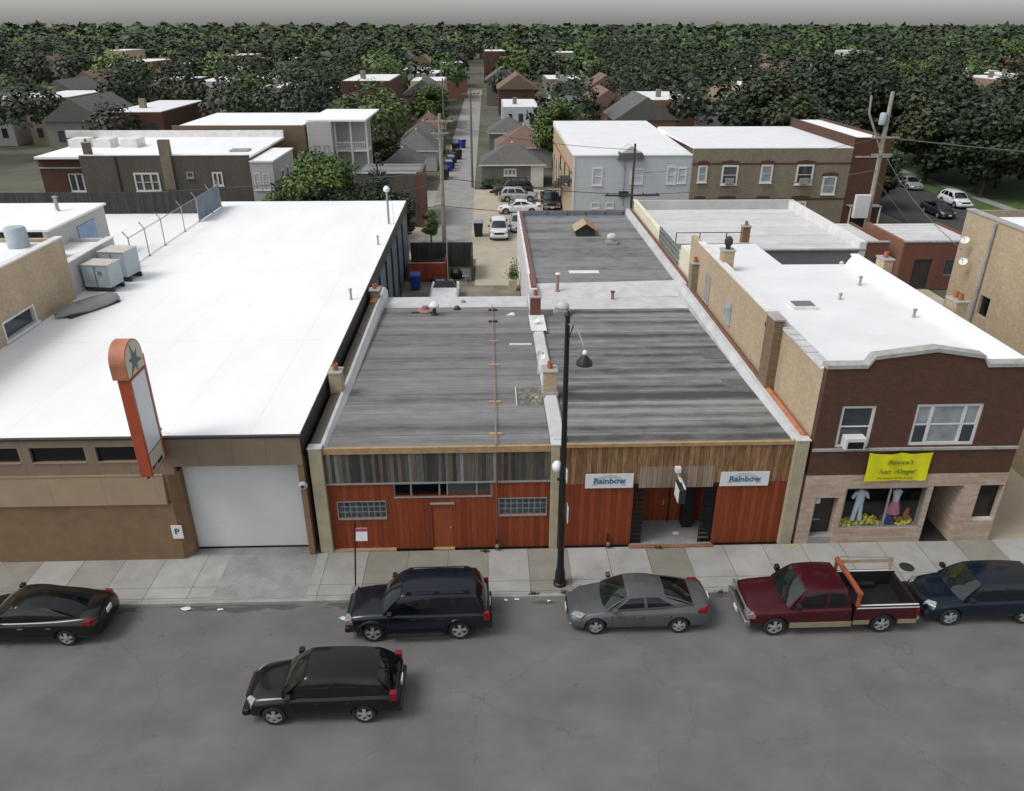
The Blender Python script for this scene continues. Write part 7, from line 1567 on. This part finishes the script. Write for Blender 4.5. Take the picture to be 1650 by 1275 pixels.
yy0 = 121.0
while yy0 < 420:
    hw = yy0*0.72+12; x = -hw + random.uniform(0, 6)
    while x < hw:
        wd = random.uniform(7.0, 8.6); y = yy0+random.uniform(-2.5,2.5)
        blocked = (-15 < x < 10 and yy0 < 152) or (-9 < x < 2) or (33 < x < 52) or (-42 < x < -10 and yy0 < 112) or (x > 33 and yy0 < 130)
        if not blocked:
            if nb < 150 and random.random() < 0.62:
                if random.random() < 0.55: flat_block(x, y, wd, random.uniform(13,19), random.choice((4.2, 7.2, 7.6, 10.2)), wl[nb % 7])
                else: gable_house(x, y, wd, random.uniform(11,15), random.uniform(5.4,6.8), wl[(nb*3) % 7], rl[nb % 2])
                nb += 1
                if random.random() < 0.6: blob(x+random.uniform(-3,3), y-random.uniform(10,12), random.uniform(5.0,7.0), random.uniform(3.0,4.2), random.uniform(2.8,4.0), 800 if yy0 < 200 else 300, 0.30 if yy0 < 200 else 0.6, random.choice('aab'))
            else: blob(x, y, random.uniform(6.5,8.5), random.uniform(4.0,5.6), random.uniform(3.8,5.0), 1400 if yy0 < 200 else (520 if yy0 < 300 else 300), 0.34 if yy0 < 200 else (0.65 if yy0 < 300 else 0.9), random.choice('aab'))
        elif (33 < x < 52) and yy0 > 118 and not (39.5 < x < 46.5): blob(x, y, 8.0, 5.4, 5.0, 900, 0.45, 'a')
        x += wd+random.uniform(1.2,3.0)
    yy0 += random.uniform(20,24)
y = 430.0
while y < 2300:
    dx = 11+(y-430)*0.03; hw = y*0.72; x = -hw
    while x < hw:
        r_ = random.uniform(5,8)*(1+(y-430)*0.0012); xx = x+random.uniform(-4,4)
        if random.random() < 0.84: blob(xx, y+random.uniform(-8,8), 6.5, r_, r_*0.62, int(110/(1+(y-430)*0.002)), 1.3+(y-430)*0.0045, random.choice('aab'))
        x += dx
    y += 15+(y-430)*0.05
tag(fw['a'].build('far_woods', M['leaf_dark'], None, fixn=False), 'mass of dark tree crowns covering the neighbourhood beyond the houses', 'woods', kind='stuff')
tag(fw['b'].build('far_woods', M['leaf_mid'], None, fixn=False), 'mass of brighter green tree crowns mixed through the far neighbourhood', 'woods', kind='stuff')
rf = MB(); rw = MB(); y = 432.0
while y < 1900:
    x = -y*0.7
    while x < y*0.7:
        if random.random() < 0.4:
            w_, d_, h_ = random.uniform(8,16), random.uniform(12,22), random.uniform(5,9.5); rw.box(x, x+w_, y, y+d_, 0, h_); rf.box(x+0.3, x+w_-0.3, y+0.3, y+d_-0.3, h_+0.002, h_+0.1)
        x += random.uniform(16,30)*(1+(y-430)*0.0008)
    y += 30+(y-430)*0.06
tag(rw.build('far_buildings', M['brick_greytan'], None), 'mass of tiny far-off buildings toward the horizon', 'buildings', kind='stuff')
tag(rf.build('far_roofs', M['roof_pale'], None), 'mass of pale flat roofs toward the horizon', 'roofs', kind='stuff')
